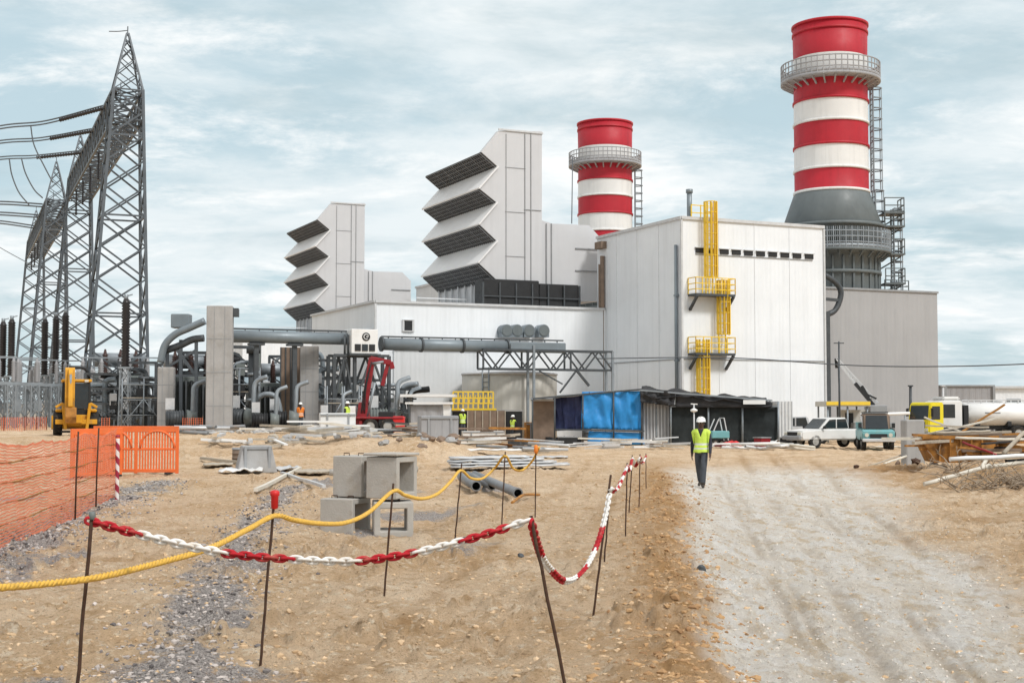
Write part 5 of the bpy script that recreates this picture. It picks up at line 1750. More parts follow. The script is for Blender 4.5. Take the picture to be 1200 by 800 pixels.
    m.add([(-.085, -.10, z - .008), (.085, -.10, z - .008), (.06, -.165, z - .018), (-.06, -.165, z - .018), (-.085, -.10, z + .004), (.085, -.10, z + .004), (.06, -.165, z - .008), (-.06, -.165, z - .008)],
          [(0, 1, 2, 3), (7, 6, 5, 4), (0, 4, 5, 1), (1, 5, 6, 2), (2, 6, 7, 3), (3, 7, 4, 0)])
    m.box((0, .004, z + .11), (.03, .17, .03))
    m.build('helmet', M[hat], t)
    if detail:
        m = MB()
        for s in (-1, 1): m.lathe([(0, -.009), (.008, -.006), (.010, 0), (.008, .006), (0, .009)], (s * .031, -.094, 1.655), n=8)
        m.build('eyes', M['eye'], t)
        m = MB(); m.add([(-.016, -.098, 1.615), (.016, -.098, 1.615), (0, -.124, 1.622), (-.007, -.098, 1.66), (.007, -.098, 1.66)], [(0, 1, 2), (0, 2, 3), (2, 1, 4), (3, 2, 4)])
        m.build('nose', M['skin'], t)
        m = MB()
        for s in (-1, 1): m.box((s * .088, .005, 1.635), (.018, .035, .06))
        m.build('ears', M['skin'], t, bevel=.006)
        m = MB(); m.box((0, -.098, 1.583), (.045, .012, .009)); m.build('mouth', M['boots'], t)
    put(t, loc, rz); s = height / 1.83; t.scale = (s, s, s)
    return t


p = on(822, 571)
make_person('man in white helmet and yellow high visibility vest walking down the dirt road', p - Vector((0, 0, .01)), RAD(-16), height=84 * p.y / 1600 * .985, stride=.3, arm=(.16, -.22))
for px_, py_, Y, rz, vest, lab, sc_ in ((542, 513, 82, .6, 'hivis', 'worker in yellow vest and white helmet beside the brown panel wall', 1.72), (601, 516, 80, -.8, 'hivis', 'worker in yellow vest bending near the timber pile in the yard', 1.66), (407, 517, 72, 1.2, 'hivis', 'worker in yellow vest standing left of the red crane loader', 1.72), (352, 500, 79, .2, 'hivis_orange', 'worker in orange vest by the shorter concrete pillar', 1.7)):
    q = at(px_, py_, Y); make_person(lab, (q.x, Y, gz(q.x, Y)), rz, vest=vest, height=sc_, detail=False, stride=.08)

# lamp on a thin pole behind the walking man
q = at(813.5, 520, 70); zt = at(814, 473, 70).z; g = gz(q.x, 70)
t = thing('site_lamp', 'thin white pole carrying a round white lamp head behind the walking man', 'lamp post', (q.x, 70, g))
m = MB(); m.cyl((q.x, 70, g - .1), (q.x, 70, zt), .045, .035, 8); m.build('post', M['trim_light'], t)
m = MB(); z = at(814, 480, 70).z; m.lathe([(.04, z - .12), (.17, z - .08), (.19, z), (.06, z + .08)], (q.x, 70, 0), n=16); m.build('lamp_head', M['white_paint'], t)
m = MB(); m.bar((q.x - .16, 70, zt), (q.x + .18, 70, zt - .02), .05); m.build('cross_arm', M['white_paint'], t)

# ------------------------------------------------------------------ shelters in front of the tall hall
def gpt(px_, Y): q = at(px_, 500, Y); return Vector((q.x, Y, gz(q.x, Y)))
Y = 77.0
q = gpt(705, Y)
sh = thing('tarp_shelter', 'shelter of bright blue tarpaulin hung on poles in front of the tall hall', 'shelter', q)
m = MB(); sheet(m, at(681, 502, Y), at(752, 504, Y), at(752, 458, Y), at(682, 459, Y), 44, 14, .12, seed=1); m.build('tarp', M['tarp_blue'], sh)
m = MB(); sheet(m, at(752, 504, Y), at(757, 502, Y + 4), at(757, 461, Y + 4), at(752, 458, Y), 8, 8, .05, seed=4); m.build('tarp', M['tarp_blue'], sh)
m = MB(); sheet(m, at(688, 520, Y), at(756, 521, Y), at(752, 507, Y), at(690, 505, Y), 14, 4, .06, seed=5); m.build('tarp', M['tarp_blue'], sh)
m = MB(); sheet(m, at(648, 505, Y + 1.5), at(682, 503, Y + .5), at(682, 461, Y + .5), at(648, 465, Y + 1.5), 24, 10, .17, seed=2); m.build('side_sheet', M['purple'], sh)
m = MB(); sheet(m, at(622, 468.5, Y), at(722, 458, Y), at(722, 457, Y + 5), at(622, 466, Y + 5), 14, 5, .04, .05, seed=3); m.build('roof_sheet', M['trim'], sh)
m = MB()
for px_, py_ in ((624, 468), (650, 465), (683, 461), (719, 458), (752, 458)):
    a = gpt(px_, Y - .1); m.cyl(a, at(px_, py_, Y - .1), .05, .05, 7)
m.bar(at(624, 467, Y - .1), at(752, 456, Y - .1), .09); m.bar(at(650, 503, Y - .12), at(755, 505, Y - .12), .08)
m.build('pole_frame', M['dark_steel'], sh)
# brown board hut, left
q = at(635, 505, Y + 2); a = at(625, 500, Y + 1); b = at(649, 470, Y + 1)
t = thing('board_hut', 'tan boarded hut left of the navy and blue tarpaulins', 'hut', (q.x, Y + 2, gz(q.x, Y + 2)))
m = MB(); m.lohi((a.x, Y + 1, gz(q.x, Y + 2)), (b.x, Y + 4, b.z)); m.build('wall', M['brown_board'], t)
m = MB(); m.lohi((a.x - .1, Y + .9, b.z + .01), (b.x + .1, Y + 4.1, b.z + .1)); m.build('roof', M['trim_light'], t)
# pale cabinet
a = at(753, 518, Y + .5); b = at(785, 467, Y + .5); g = gz(a.x, Y)
t = thing('storage_cabinet', 'pale grey ribbed storage container between blue tarpaulin and black shade shelter', 'container', ((a.x + b.x) / 2, Y + 1.5, g))
m = MB(WM[t]); W_ = b.x - a.x; m.box((0, 0, (b.z - g) / 2), (W_, 2.0, b.z - g)); m.build('body', M['solar_pale'], t)
m = MB(WM[t])
for k in range(8): m.box((-W_ / 2 + W_ * (k + .5) / 8, -1.03, (b.z - g) / 2), (.07, .05, b.z - g - .2))
m.build('rib', M['trim_light'], t)
m = MB(WM[t]); m.box((0, -1.06, (b.z - g) * .5), (.05, .05, 1.6)); m.build('door_bar', M['steel'], t)
# black shade shelter
q = gpt(850, Y)
sn = thing('shade_shelter', 'wide black shade net shelter with drooping roof behind the walking man', 'shelter', q)
m = MB(); sheet(m, at(786, 522, Y), at(912, 516, Y), at(912, 475, Y), at(786, 474, Y), 30, 10, .07, seed=6); m.build('net_wall', M['shade_net'], sn)
m = MB(); sheet(m, at(750, 461, Y - .6), at(905, 474, Y - .6), at(898, 466, Y + 5), at(752, 454, Y + 5), 30, 6, .14, .03, seed=7, sag=.15); m.build('roof_cloth', M['shade_roof'], sn)
m = MB(); sheet(m, at(750, 471, Y - .5), at(790, 476, Y - .5), at(792, 457, Y - .5), at(750, 457, Y - .5), 10, 6, .22, .03, seed=8)
sheet(m, at(792, 477, Y - .4), at(905, 478, Y - .4), at(905, 471, Y - .4), at(792, 459, Y - .4), 20, 5, .12, .03, seed=9); m.build('drooping_cloth', M['shade_roof'], sn)
m = MB()
for px_, py_ in ((786, 459), (830, 462), (870, 467), (912, 470)):
    m.cyl(gpt(px_, Y - .15), at(px_, py_, Y - .15), .06, .06, 7)
m.bar(at(786, 476, Y - .2), at(912, 476, Y - .2), .07); m.bar(at(750, 457, Y - .55), at(905, 469, Y - .55), .08)
m.build('pole_frame', M['steel'], sn)
m = MB(); a = at(871, 473.5, Y - .7); b = at(897, 468.5, Y - .7); m.lohi((a.x, Y - .72, a.z), (b.x, Y - .66, b.z)); m.build('white_board', M['white_paint'], sn)
a = at(913, 517, Y); b = at(928, 470, Y); g = gz(a.x, Y)
t = thing('site_container', 'white container end standing right of the black shade shelter', 'container', ((a.x + b.x) / 2, Y + 2, g))
m = MB(WM[t]); W_ = b.x - a.x; m.box((0, 0, (b.z - g) / 2), (W_, 4, b.z - g)); m.build('body', M['white_paint'], t)
m = MB(WM[t])
for k in range(5): m.box((-W_ / 2 + W_ * k / 4, -2.02, (b.z - g) / 2), (.05, .05, b.z - g))
m.build('door_rib', M['trim_light'], t)

# ------------------------------------------------------------------ round tank, railing, canopy
Yp = 86.2
tc_ = pl(597, 480, y=7.0); tw = pw(tc_.x, 7.0); TR = 3.15
th_ = at(597, 437, tw.y - TR).z
t = thing('storage_tank', 'low wide round cream tank under the lattice beam behind the yellow railing', 'tank', (tw.x, tw.y, .1))
m = MB(WM[t]); m.lathe([(TR, -.1), (TR, th_ * .33), (TR, th_ * .66), (TR, th_ - .15), (TR - .05, th_ - .12)], n=48); m.build('shell', M['cream_clad'], t)
m = MB(WM[t]); m.lathe([(TR + .06, th_ - .18), (TR + .06, th_ - .04), (TR * .5, th_ + .12), (.1, th_ + .2)], n=48); m.build('roof', M['trim_light'], t)
m = MB(WM[t]); m.tube([(-TR * .55, -TR * .85, .2), (-TR * .55, -TR * .85, th_ + .3)], .05, 6); m.tube([(-TR * .42, -TR * .92, .2), (-TR * .42, -TR * .92, th_ + .3)], .05, 6)
for k in range(12): m.bar((-TR * .55, -TR * .85, .3 + k * .34), (-TR * .42, -TR * .92, .3 + k * .34), .04)
m.build('ladder', M['steel'], t)
c = at(530, 500, Yp - .5); d = at(612, 482, Yp - .5)
t = thing('dark_opening', 'black panel as the dark opening below the yellow railing and round tank', 'wall', ((c.x + d.x) / 2, Yp - .4, .1))
m = MB(); m.lohi((c.x, Yp - .5, .1), (d.x, Yp - .35, d.z)); m.build('panel', M['black'], t)  # flat black stands in for the shade inside the opening under the railing
m = MB(); m.lohi((c.x - .05, Yp - .56, d.z + .002), (d.x + .05, Yp - .3, d.z + .1)); m.build('coping', M['concrete'], t)
c = at(548, 498, Yp - 1); d = at(592, 481, Yp - 1)
t = thing('board_wall', 'low brown board panel under the yellow railings', 'panel', ((c.x + d.x) / 2, Yp - 1, .1))
m = MB(); m.lohi((c.x, Yp - 1, .1), (d.x, Yp - .9, d.z)); m.build('board', M['brown_board'], t)
m = MB()
for k in range(6): x = c.x + (d.x - c.x) * k / 5; m.bar((x, Yp - 1.03, .1), (x, Yp - 1.03, d.z), .06)
m.build('batten', M['timber'], t)
c = at(531, 478, Yp - .6); d = at(578, 459, Yp - .6)
t = thing('safety_railing', 'yellow safety railing on the platform in front of the round cream tank', 'railing', ((c.x + d.x) / 2, Yp - .5, c.z))
m = MB()
for k in range(9):
    x = c.x + (d.x - c.x) * k / 8; m.bar((x, Yp - .6, c.z), (x, Yp - .6, d.z), .09)
    if k < 8:
        m.bar((x, Yp - .6, c.z + .1), (x + (d.x - c.x) / 16, Yp - .6, d.z - .2), .06); 
for z in (.3, .62, 1.0): m.bar((c.x, Yp - .6, c.z + (d.z - c.z) * z), (d.x, Yp - .6, c.z + (d.z - c.z) * z), .085)
m.build('rails', M['yellow'], t)
m = MB(); m.lohi((c.x - .2, Yp - .7, c.z - .14), (d.x + .2, Yp - .3, c.z - .01)); m.build('deck', M['yellow'], t)
Yc_ = 80.0
a = at(479, 519, Yc_); b = at(529, 465, Yc_)
t = thing('work_canopy', 'white roofed canopy with grey curtain right of the red crane loader', 'canopy', ((a.x + b.x) / 2, Yc_ + 1.5, gz(a.x, Yc_)))
m = MB(); m.lohi((a.x - .5, Yc_ - .2, b.z + .0), (b.x + .2, Yc_ + 3, b.z + .16)); m.lohi((a.x - .2, Yc_ - .3, b.z - .42), (b.x + .1, Yc_ + .2, b.z - .3)); m.build('roof', M['white_paint'], t)
m = MB(); sheet(m, at(481, 518, Yc_), at(519, 518, Yc_), at(519, 474, Yc_), at(481, 474, Yc_), 16, 8, .06, seed=12); m.build('curtain', M['solar_pale'], t)
m = MB(); a2 = at(519.5, 510, Yc_); b2 = at(528, 472, Yc_); m.lohi((a2.x, Yc_ - .05, gz(a2.x, Yc_)), (b2.x, Yc_ + .1, b2.z)); m.build('door', M['white_paint'], t)
m = MB()
for px_ in (480, 528): m.cyl(gpt(px_, Yc_ + .3), at(px_, 468, Yc_ + .3), .06, .06, 7)
m.build('post', M['steel'], t)

# ------------------------------------------------------------------ yellow backhoe seen from behind
bh = thing('backhoe_loader', 'yellow backhoe loader seen from behind with folded digging arm', 'excavator')
for sx in (-1, 1):
    wheel_o = None
    for (y, r_, w_) in ((.55, .62, .42), (2.9, .48, .36)):
        # axle along local x: build with a turned frame
        Mx = Matrix.Translation((sx * .83, y, r_)) @ Matrix.Rotation(math.pi / 2, 4, 'Z')
        wheel(bh, (0, 0, 0), r_, w_, Mx)
m = MB(); m.lohi((-.55, -.1, .45), (.55, 3.3, 1.0)); m.lohi((-.45, 1.6, 1.0), (.45, 3.4, 1.5)); m.lohi((-.95, .05, 1.12), (-.62, 1.1, 1.28)); m.lohi((.62, .05, 1.12), (.95, 1.1, 1.28)); m.build('chassis', M['machine_yellow'], bh, bevel=.05)
m = MB(); m.lohi((-.62, .05, 1.0), (.62, 1.5, 1.25)); 
for x in (-.62, .62):
    for y in (.08, 1.45): m.bar((x, y, 1.2), (x * .95, y, 2.55), .09)
m.build('cab_frame', M['black'], bh)
m = MB(); m.lohi((-.58, .1, 1.28), (.58, 1.42, 2.5)); m.build('cab_glass', M['glass'], bh)
m = MB(); m.lohi((-.70, -.05, 2.56), (.70, 1.6, 2.70)); m.build('cab_roof', M['machine_yellow'], bh, bevel=.04)
for x in (-.45, .45):
    m = MB(); m.box((x, -.1, 2.62), (.18, .08, .11)); m.build('work_lamp', M['lamp'], bh)
m = MB()      # folded arm: boom up, dipper down
side_p = lambda pts, x0, x1: m.prism([Vector((x0, y, z)) for y, z in pts], (x1 - x0, 0, 0))
side_p([(-.35, .75), (-.75, .8), (-.95, 1.8), (-.75, 3.15), (-.5, 3.25), (-.5, 2.9), (-.6, 1.8)], -.54, -.10); m.build('boom', M['machine_yellow'], bh, bevel=.02)
m = MB(); m.prism([Vector((-.40, y, z)) for y, z in [(-.8, 3.2), (-1.05, 3.0), (-1.35, 1.4), (-1.2, 1.3), (-.95, 2.2)]], (.20, 0, 0)); m.build('dipper', M['machine_yellow'], bh, bevel=.02)
m = MB(); m.prism([Vector((-.52, y, z)) for y, z in [(-1.3, 1.35), (-1.15, 1.35), (-.85, 1.05), (-.85, .75), (-1.2, .6), (-1.4, .9)]], (.5, 0, 0))
for k in range(4): m.box((-.46 + k * .13, -.86, .68), (.06, .12, .12))
m.build('bucket', M['rust_orange'], bh, bevel=.02)
for a_, b_ in (((-.3, -.55, 1.0), (-.3, -1.0, 2.4)), ((-.3, -1.1, 2.0), (-.3, -1.1, 2.9))):
    m = MB(); m.cyl(a_, b_, .055, .055, 8); m.build('hydraulic_ram', M['steel'], bh)
m = MB(); m.lohi((-.95, -.35, .55), (.95, -.1, .78)); m.lohi((-.25, -.6, .6), (.25, -.2, 1.0)); m.build('slew_frame', M['machine_yellow'], bh, bevel=.02)
for s in (-1, 1):
    m = MB(); m.bar((s * .62, -.28, 1.55), (s * .48, -.28, .30), .2, .14); m.bar((s * .62, -.28, 1.55), (s * .95, -.28, 1.35), .12)
    lg = m.build('stabiliser', M['machine_yellow'], bh, bevel=.02)
    m = MB(); m.box((s * .48, -.28, .20), (.42, .3, .1)); m.build('foot', M['black'], lg)
m = MB(); m.prism([Vector((-1.1, y, z)) for y, z in [(3.7, .3), (4.2, .25), (4.4, .4), (4.1, .9), (3.7, .95)]], (2.2, 0, 0)); m.build('front_shovel', M['machine_yellow'], bh)
for s in (-1, 1):
    m = MB(); m.bar((s * .6, 1.7, 1.2), (s * .6, 3.8, .6), .14, .2); m.build('loader_arm', M['machine_yellow'], bh)
q = at(85, 512, 65); put(bh, (q.x, 65.5, gz(q.x, 65.5) - .02), RAD(19)); bh.scale = (1, 1, 1.0)

# ------------------------------------------------------------------ red knuckle crane loader
Yr = 74.0
cx0 = at(440, 520, Yr); gr_ = gz(cx0.x, Yr)
cl_ = thing('crane_loader', 'dark red knuckle boom crane loader standing in front of the trestle', 'crane')
S = lambda px_, py_, y=0.0: Vector((at(px_, py_, Yr).x - cx0.x, y, at(px_, py_, Yr).z - gr_))
m = MB(); a = S(414, 506); b = S(474, 498); m.lohi((a.x, -.5, .45), (b.x, .5, .8)); m.lohi((a.x + .1, -.9, .8), (b.x, .9, .92)); m.build('chassis', M['loader_red'], cl_, bevel=.03)
m = MB(); m.lohi((S(445, 500).x, -.8, .4), (S(462, 500).x, .8, 1.2)); m.build('engine_box', M['black'], cl_, bevel=.04)
m = MB(); c = S(468, 510); m.lohi((c.x - .32, -.85, .12), (c.x + .32, -.2, .95)); m.build('fuel_tank', M['red_plastic'], cl_, bevel=.06)
for px_ in (436, 456):
    for y in (-.75, .75): wheel(cl_, (S(px_, 515).x, y, .42), .42, .3, I4)
m = MB(); c = S(425, 500); m.prism([Vector((c.x - .35, -.3, .5)), Vector((c.x + .45, -.3, .5)), Vector((c.x + .25, -.3, 1.7)), Vector((c.x - .2, -.3, 1.7))], (0, .6, 0)); m.build('turret', M['loader_red'], cl_, bevel=.03)
m = MB(); m.bar(S(425, 490, 0), S(436, 419, 0), .34, .34); m.build('main_boom', M['loader_red'], cl_, bevel=.03)
m = MB(); m.bar(S(434, 420, .0), S(458, 425, 0), .26, .28); m.build('knuckle', M['loader_red'], cl_, bevel=.03)
m = MB(); m.bar(S(455, 424, .05), S(448, 452, .05), .2, .2); m.bar(S(458, 424, .05), S(460, 432, .05), .24, .24); m.build('jib', M['loader_red'], cl_, bevel=.02)
for a_, b_ in ((S(431, 488, -.25), S(440, 448, -.25)), (S(437, 426, -.2), S(450, 424, -.2))):
    m = MB(); m.cyl(a_, b_, .07, .07, 8); m.build('hydraulic_ram', M['steel'], cl_)
m = MB(); 
for k in range(3): m.tube(crom([S(424 + k * 2, 484, -.3), S(428 + k, 455, -.34 - .05 * k), S(436, 424, -.28)], 6), .03, 5)
m.build('hose', M['black'], cl_)
m = MB()
for y in (-1.1, 1.1): m.bar((c.x, y * .2, .7), (c.x, y, .6), .14); m.bar((c.x, y, .65), (c.x, y, .05), .12); m.box((c.x, y, .05), (.4, .4, .08))
m.build('outrigger', M['loader_red'], cl_)
m = MB(); m.lohi((c.x - .7, -.6, .9), (c.x - .35, .2, 1.5)); m.build('control_box', M['white_paint'], cl_, bevel=.03)
put(cl_, (cx0.x, Yr, gr_), 0)

# ------------------------------------------------------------------ vehicles on the right
def pickup(label, paint, loc, rz, L_=4.7, W_=1.72, H_=1.62):
    t = thing('pickup_truck', label, 'pickup')
    w = W_ / 2
    m = MB(); side_prism(m, [(-2.35, .45), (2.25, .42), (2.35, .62), (2.3, .92), (1.15, 1.02), (-2.32, 1.02), (-2.38, .7)], -w, w); m.build('body', paint, t, bevel=.07, seg=2)
    m = MB(); side_prism(m, [(1.15, 1.0), (.55, 1.58), (-.55, 1.62), (-.75, 1.0)], -w + .1, w - .1); m.build('cab', paint, t, bevel=.06, seg=2)
    for s in (-1, 1):
        m = MB(); y = s * (w - .09); side_prism(m, [(.98, 1.06), (.52, 1.5), (.14, 1.53), (.14, 1.06)], y - .012, y + .012); side_prism(m, [(.06, 1.06), (.06, 1.53), (-.5, 1.55), (-.64, 1.06)], y - .012, y + .012); m.build('side_window', M['glass'], t)
    m = MB(); m.add([(1.14, -w + .2, 1.06), (1.14, w - .2, 1.06), (.62, w - .25, 1.55), (.62, -w + .25, 1.55)], [(0, 1, 2, 3)]); m.build('windscreen', M['glass'], t)
    m = MB(); m.lohi((-2.2, -w + .12, 1.0), (-.85, w - .12, 1.035)); m.build('load_bed', M['black'], t)
    m = MB(); m.lohi((2.28, -w + .05, .45), (2.46, w - .05, .66)); m.build('front_bumper', M['trim'], t, bevel=.04)
    m = MB(); m.lohi((2.31, -.45, .68), (2.36, .45, .86)); m.build('grille', M['black'], t)
    for s in (-1, 1):
        m = MB(); m.box((2.30, s * .62, .78), (.12, .28, .16)); m.build('headlight', M['lamp'], t, bevel=.03)
        m = MB(); m.box((.95, s * (w + .08), 1.1), (.12, .18, .15)); m.build('mirror', M['black'], t, bevel=.02)
    for x in (1.45, -1.4):
        for s in (-1, 1):
            wheel(t, (x, s * (w - .12), .36), .36, .24, I4)
            pass
    put(t, loc, rz); k = H_ / 1.62; t.scale = (L_ / 4.7, W_ / 1.72, k)
    return t
g = gpt(972, 73); pickup('muddy white pickup truck parked between the black shelter and the teal truck', M['white_paint'], (g.x, 73, g.z), RAD(180 + 22))
g = gpt(935, 82); pickup('pale pickup truck half hidden behind the muddy white one', M['trim_light'], (g.x, 82, g.z), RAD(180 - 14))

t = thing('small_truck', 'small teal truck facing the camera with dark windscreen', 'truck')
m = MB(); side_prism(m, [(-2.6, .5), (.5, .5), (.55, .9), (.45, 1.02), (-.2, 1.06), (-2.6, 1.06)], -.8, .8); m.build('body', M['teal_paint'], t, bevel=.05, seg=2)
m = MB(); side_prism(m, [(-.15, 1.05), (-.4, 1.84), (-1.5, 1.86), (-1.55, 1.05)], -.66, .66); m.build('cab', M['brown_board'], t, bevel=.06, seg=2)
m = MB(); m.add([(-.14, -.56, 1.1), (-.14, .56, 1.1), (-.36, .52, 1.76), (-.36, -.52, 1.76)], [(0, 1, 2, 3)]); m.build('windscreen', M['glass'], t)
for s in (-1, 1):
    m = MB(); side_prism(m, [(-.3, 1.12), (-.46, 1.72), (-1.35, 1.74), (-1.38, 1.12)], s * .668 - .01, s * .668 + .01); m.build('side_window', M['glass'], t)
    m = MB(); m.cyl((.5, s * .58, .78), (.585, s * .58, .78), .1, .1, 14); m.build('headlight', M['lamp'], t)
    m = MB(); m.box((-.2, s * .82, 1.25), (.06, .16, .24)); m.build('mirror', M['black'], t)
    for x in (-.15, -2.0): wheel(t, (x, s * .68, .36), .36, .24, I4)
m = MB(); m.lohi((.53, -.42, .64), (.57, .42, .84)); m.build('grille', M['black'], t)
m = MB(); m.lohi((.5, -.8, .44), (.66, .8, .6)); m.build('bumper', M['trim_light'], t, bevel=.03)
m = MB(); m.lohi((-2.65, -.78, 1.07), (-1.6, .78, 1.4)); m.build('load_box', M['teal_paint'], t)
m = MB(); m.lohi((-1.5, -.6, 1.87), (-.4, .6, 1.93)); m.build('roof_rack', M['black'], t)
g = gpt(1028, 69); put(t, (g.x, 69, g.z), RAD(-90 - 8))


def lorry(name, label, cabm, loc, rz, tank=None, bed=None):
    t = thing(name, label, 'truck')
    m = MB(); m.lohi((-6.2, -.45, .75), (.4, .45, .98)); m.build('chassis', M['black'], t)
    m = MB(); side_prism(m, [(-.3, .55), (1.45, .55), (1.55, .8), (1.5, 1.5), (1.3, 2.45), (1.1, 2.6), (-.3, 2.6)], -1.15, 1.15); m.build('cab', cabm, t, bevel=.08, seg=2)
    m = MB(); m.add([(1.515, -1.0, 1.5), (1.515, 1.0, 1.5), (1.335, .95, 2.4), (1.335, -.95, 2.4)], [(0, 1, 2, 3)]); m.build('windscreen', M['glass'], t)
    for s in (-1, 1):
        m = MB(); side_prism(m, [(1.3, 1.5), (1.15, 2.35), (.2, 2.35), (.2, 1.5)], s * 1.155 - .012, s * 1.155 + .012); m.build('side_window', M['glass'], t)
        m = MB(); m.box((1.35, s * 1.35, 1.95), (.1, .22, .5)); m.bar((1.3, s * 1.15, 2.2), (1.35, s * 1.35, 2.2), .05); m.build('mirror', M['black'], t)
        m = MB(); m.box((1.54, s * .85, .85), (.08, .35, .2)); m.build('headlight', M['lamp'], t, bevel=.02)
        for x in (.7, -4.0, -5.2): wheel(t, (x, s * .98, .5), .5, .32 if x > 0 else .5, I4)
        m = MB(); m.lohi((.1, s * 1.17 - .03, .6), (1.3, s * 1.17 + .03, .68)); m.build('step', M['black'], t)
    m = MB(); m.lohi((1.45, -1.15, .42), (1.66, 1.15, .72)); m.build('bumper', M['trim'], t, bevel=.03)
    m = MB(); m.lohi((1.5, -.7, .95), (1.56, .7, 1.35)); m.build('grille', M['black'], t)
    if tank:
        m = MB(); n = 24; x0, x1, zc, ry, rz_ = -6.3, -.75, 1.72, 1.12, .78
        prof = [(x0 - .12, .3), (x0 - .08, .75), (x0, 1.0), (x1, 1.0), (x1 + .08, .75), (x1 + .12, .3)]
        for x, f in prof:
            for i in range(n):
                a = 2 * math.pi * i / n; m.v.append(Vector((x, ry * f * math.cos(a), zc + rz_ * f * math.sin(a))))
        for k in range(len(prof) - 1):
            for i in range(n):
                j = (i + 1) % n; m.f.append([k * n + i, k * n + j, (k + 1) * n + j, (k + 1) * n + i]); m.m.append(0); m.sm.append(True)
        m.f.append(list(range(n))); m.m.append(0); m.sm.append(False); m.f.append([(len(prof) - 1) * n + i for i in range(n)]); m.m.append(0); m.sm.append(False)
        tk = m.build('tank', tank, t)
        m = MB(); m.cyl((-3.2, 0, 2.45), (-3.2, 0, 2.68), .3, .3, 14); m.cyl((-5.3, 0, 2.45), (-5.3, 0, 2.62), .25, .25, 14); m.build('hatch', M['trim_light'], tk)
        m = MB(); m.bar((-6.0, -.5, 2.62), (-1.0, -.5, 2.62), .06); m.bar((-6.0, .5, 2.62), (-1.0, .5, 2.62), .06)
        for k in range(7): x = -6.0 + k * 5 / 6; m.bar((x, -.5, 2.35), (x, -.5, 2.62), .05); m.bar((x, .5, 2.35), (x, .5, 2.62), .05)
        m.build('walkway_rail', M['trim_light'], tk)
        m = MB()
        for x in (-5.6, -3.5, -1.4): m.lohi((x - .12, -1.0, .98), (x + .12, 1.0, 1.25))
        m.build('saddle', M['black'], t)
        m = MB(); m.lohi((-.72, -1.1, 1.0), (-.42, 1.1, 2.3)); m.build('pump_locker', M['black'], t)
        m = MB(); m.lohi((-.25, -1.0, 2.6), (.9, 1.0, 2.85)); m.build('roof_deflector', cabm, t, bevel=.1, seg=2)
        m = MB()
        for s in (-1, 1): m.tube([Vector((-2.0 + k * .17 - 1.0, s * (ry + .005) * math.cos(.12), zc + rz_ * .12)) for k in range(1, 8)], .04, 4)
        m.build('side_marking', M['trim'], tk)
    if bed:
        m = MB(); m.lohi((-6.2, -1.15, 1.0), (-.5, 1.15, 1.15)); m.lohi((-6.2, -1.15, 1.15), (-.5, -1.08, 1.7)); m.lohi((-6.2, 1.08, 1.15), (-.5, 1.15, 1.7)); m.lohi((-.6, -1.08, 1.15), (-.5, 1.08, 2.2)); m.build('load_bed', bed, t)
    put(t, loc, rz)
    return t
g = gpt(1114, 88); lorry('tanker_truck', 'white water tanker truck with a long rounded tank, facing left', M['white_paint'], (g.x, 88, g.z), RAD(180 + 6), tank=M['white_paint'])
g = gpt(1091, 83.5); ct = lorry('cab_truck', 'yellow cabbed truck standing in front of the white tanker, beside the upright slab', M['cab_yellow'], (g.x, 83.5, g.z), RAD(180 + 32)); ct.scale = (.72, .72, .95)

# ------------------------------------------------------------------ canopy and small crane before the grey building
Yk = 84.0
a = at(968, 476, Yk); b = at(1020, 470, Yk)
t = thing('canopy', 'open canopy with a pale yellow roof edge in front of the grey building', 'canopy', ((a.x + b.x) / 2, Yk + 1.5, .0))
m = MB(); m.lohi((a.x, Yk, a.z), (b.x, Yk + 3, b.z)); m.build('roof', M['cream_clad'], t)
m = MB(); m.lohi((a.x + .02, Yk - .06, a.z + .08), (b.x - .02, Yk - .01, b.z - .02)); m.build('fascia', M['yellow'], t)
m = MB()
for x in (a.x + .15, (a.x + b.x) / 2, b.x - .15): m.cyl((x, Yk + .2, -.05), (x, Yk + .2, a.z), .06, .06, 7); m.cyl((x, Yk + 2.8, -.05), (x, Yk + 2.8, a.z), .06, .06, 7)
m.build('post', M['steel'], t)
c = at(985, 505, Yk + 1.8); d = at(1014, 480, Yk + 1.8)
t = thing('partition', 'cream board partition standing under the open canopy', 'partition', ((c.x + d.x) / 2, Yk + 1.8, 0))
m = MB(); m.lohi((c.x, Yk + 1.8, 0), (d.x, Yk + 1.88, d.z)); m.build('board', M['cream_clad'], t)
m = MB(); m.lohi((c.x + .3, Yk + 1.75, .1), (c.x + .8, Yk + 1.795, d.z - .2)); m.build('door_panel', M['black'], t)
Yj = 86.0
f = gpt(1020, Yj)
t = thing('small_crane', 'thin slanting crane jib leaning across the grey building', 'crane', f)
m = MB(); a = at(1026, 474, Yj); b = at(980, 420, Yj); u = (b - a).normalized(); n_ = Vector((-u.z, 0, u.x))
for s in (-1, 1):
    for y in (-.16, .16): m.bar(a + n_ * s * .2 + Vector((0, y, 0)), b + n_ * s * .06 + Vector((0, y, 0)), .055)
L_ = (b - a).length; n = 12
for k in range(n):
    p0 = a + u * (L_ * k / n); p1 = a + u * (L_ * (k + 1) / n); w0 = .2 - .14 * k / n; w1 = .2 - .14 * (k + 1) / n
    for y in (-.16, .16): m.bar(p0 + n_ * w0 + Vector((0, y, 0)), p1 - n_ * w1 + Vector((0, y, 0)), .035); m.bar(p0 - n_ * w0 + Vector((0, y, 0)), p1 + n_ * w1 + Vector((0, y, 0)), .035)
m.build('jib', M['trim_light'], t)
m = MB(); m.bar(at(1024, 475, Yj - .3), at(1002, 449, Yj - .3), .2); m.bar(at(1018, 466, Yj - .3), at(1010, 452, Yj - .3), .14); m.bar(at(1027, 467, Yj - .3), at(1012, 460, Yj - .3), .1); m.build('ram', M['black'], t)
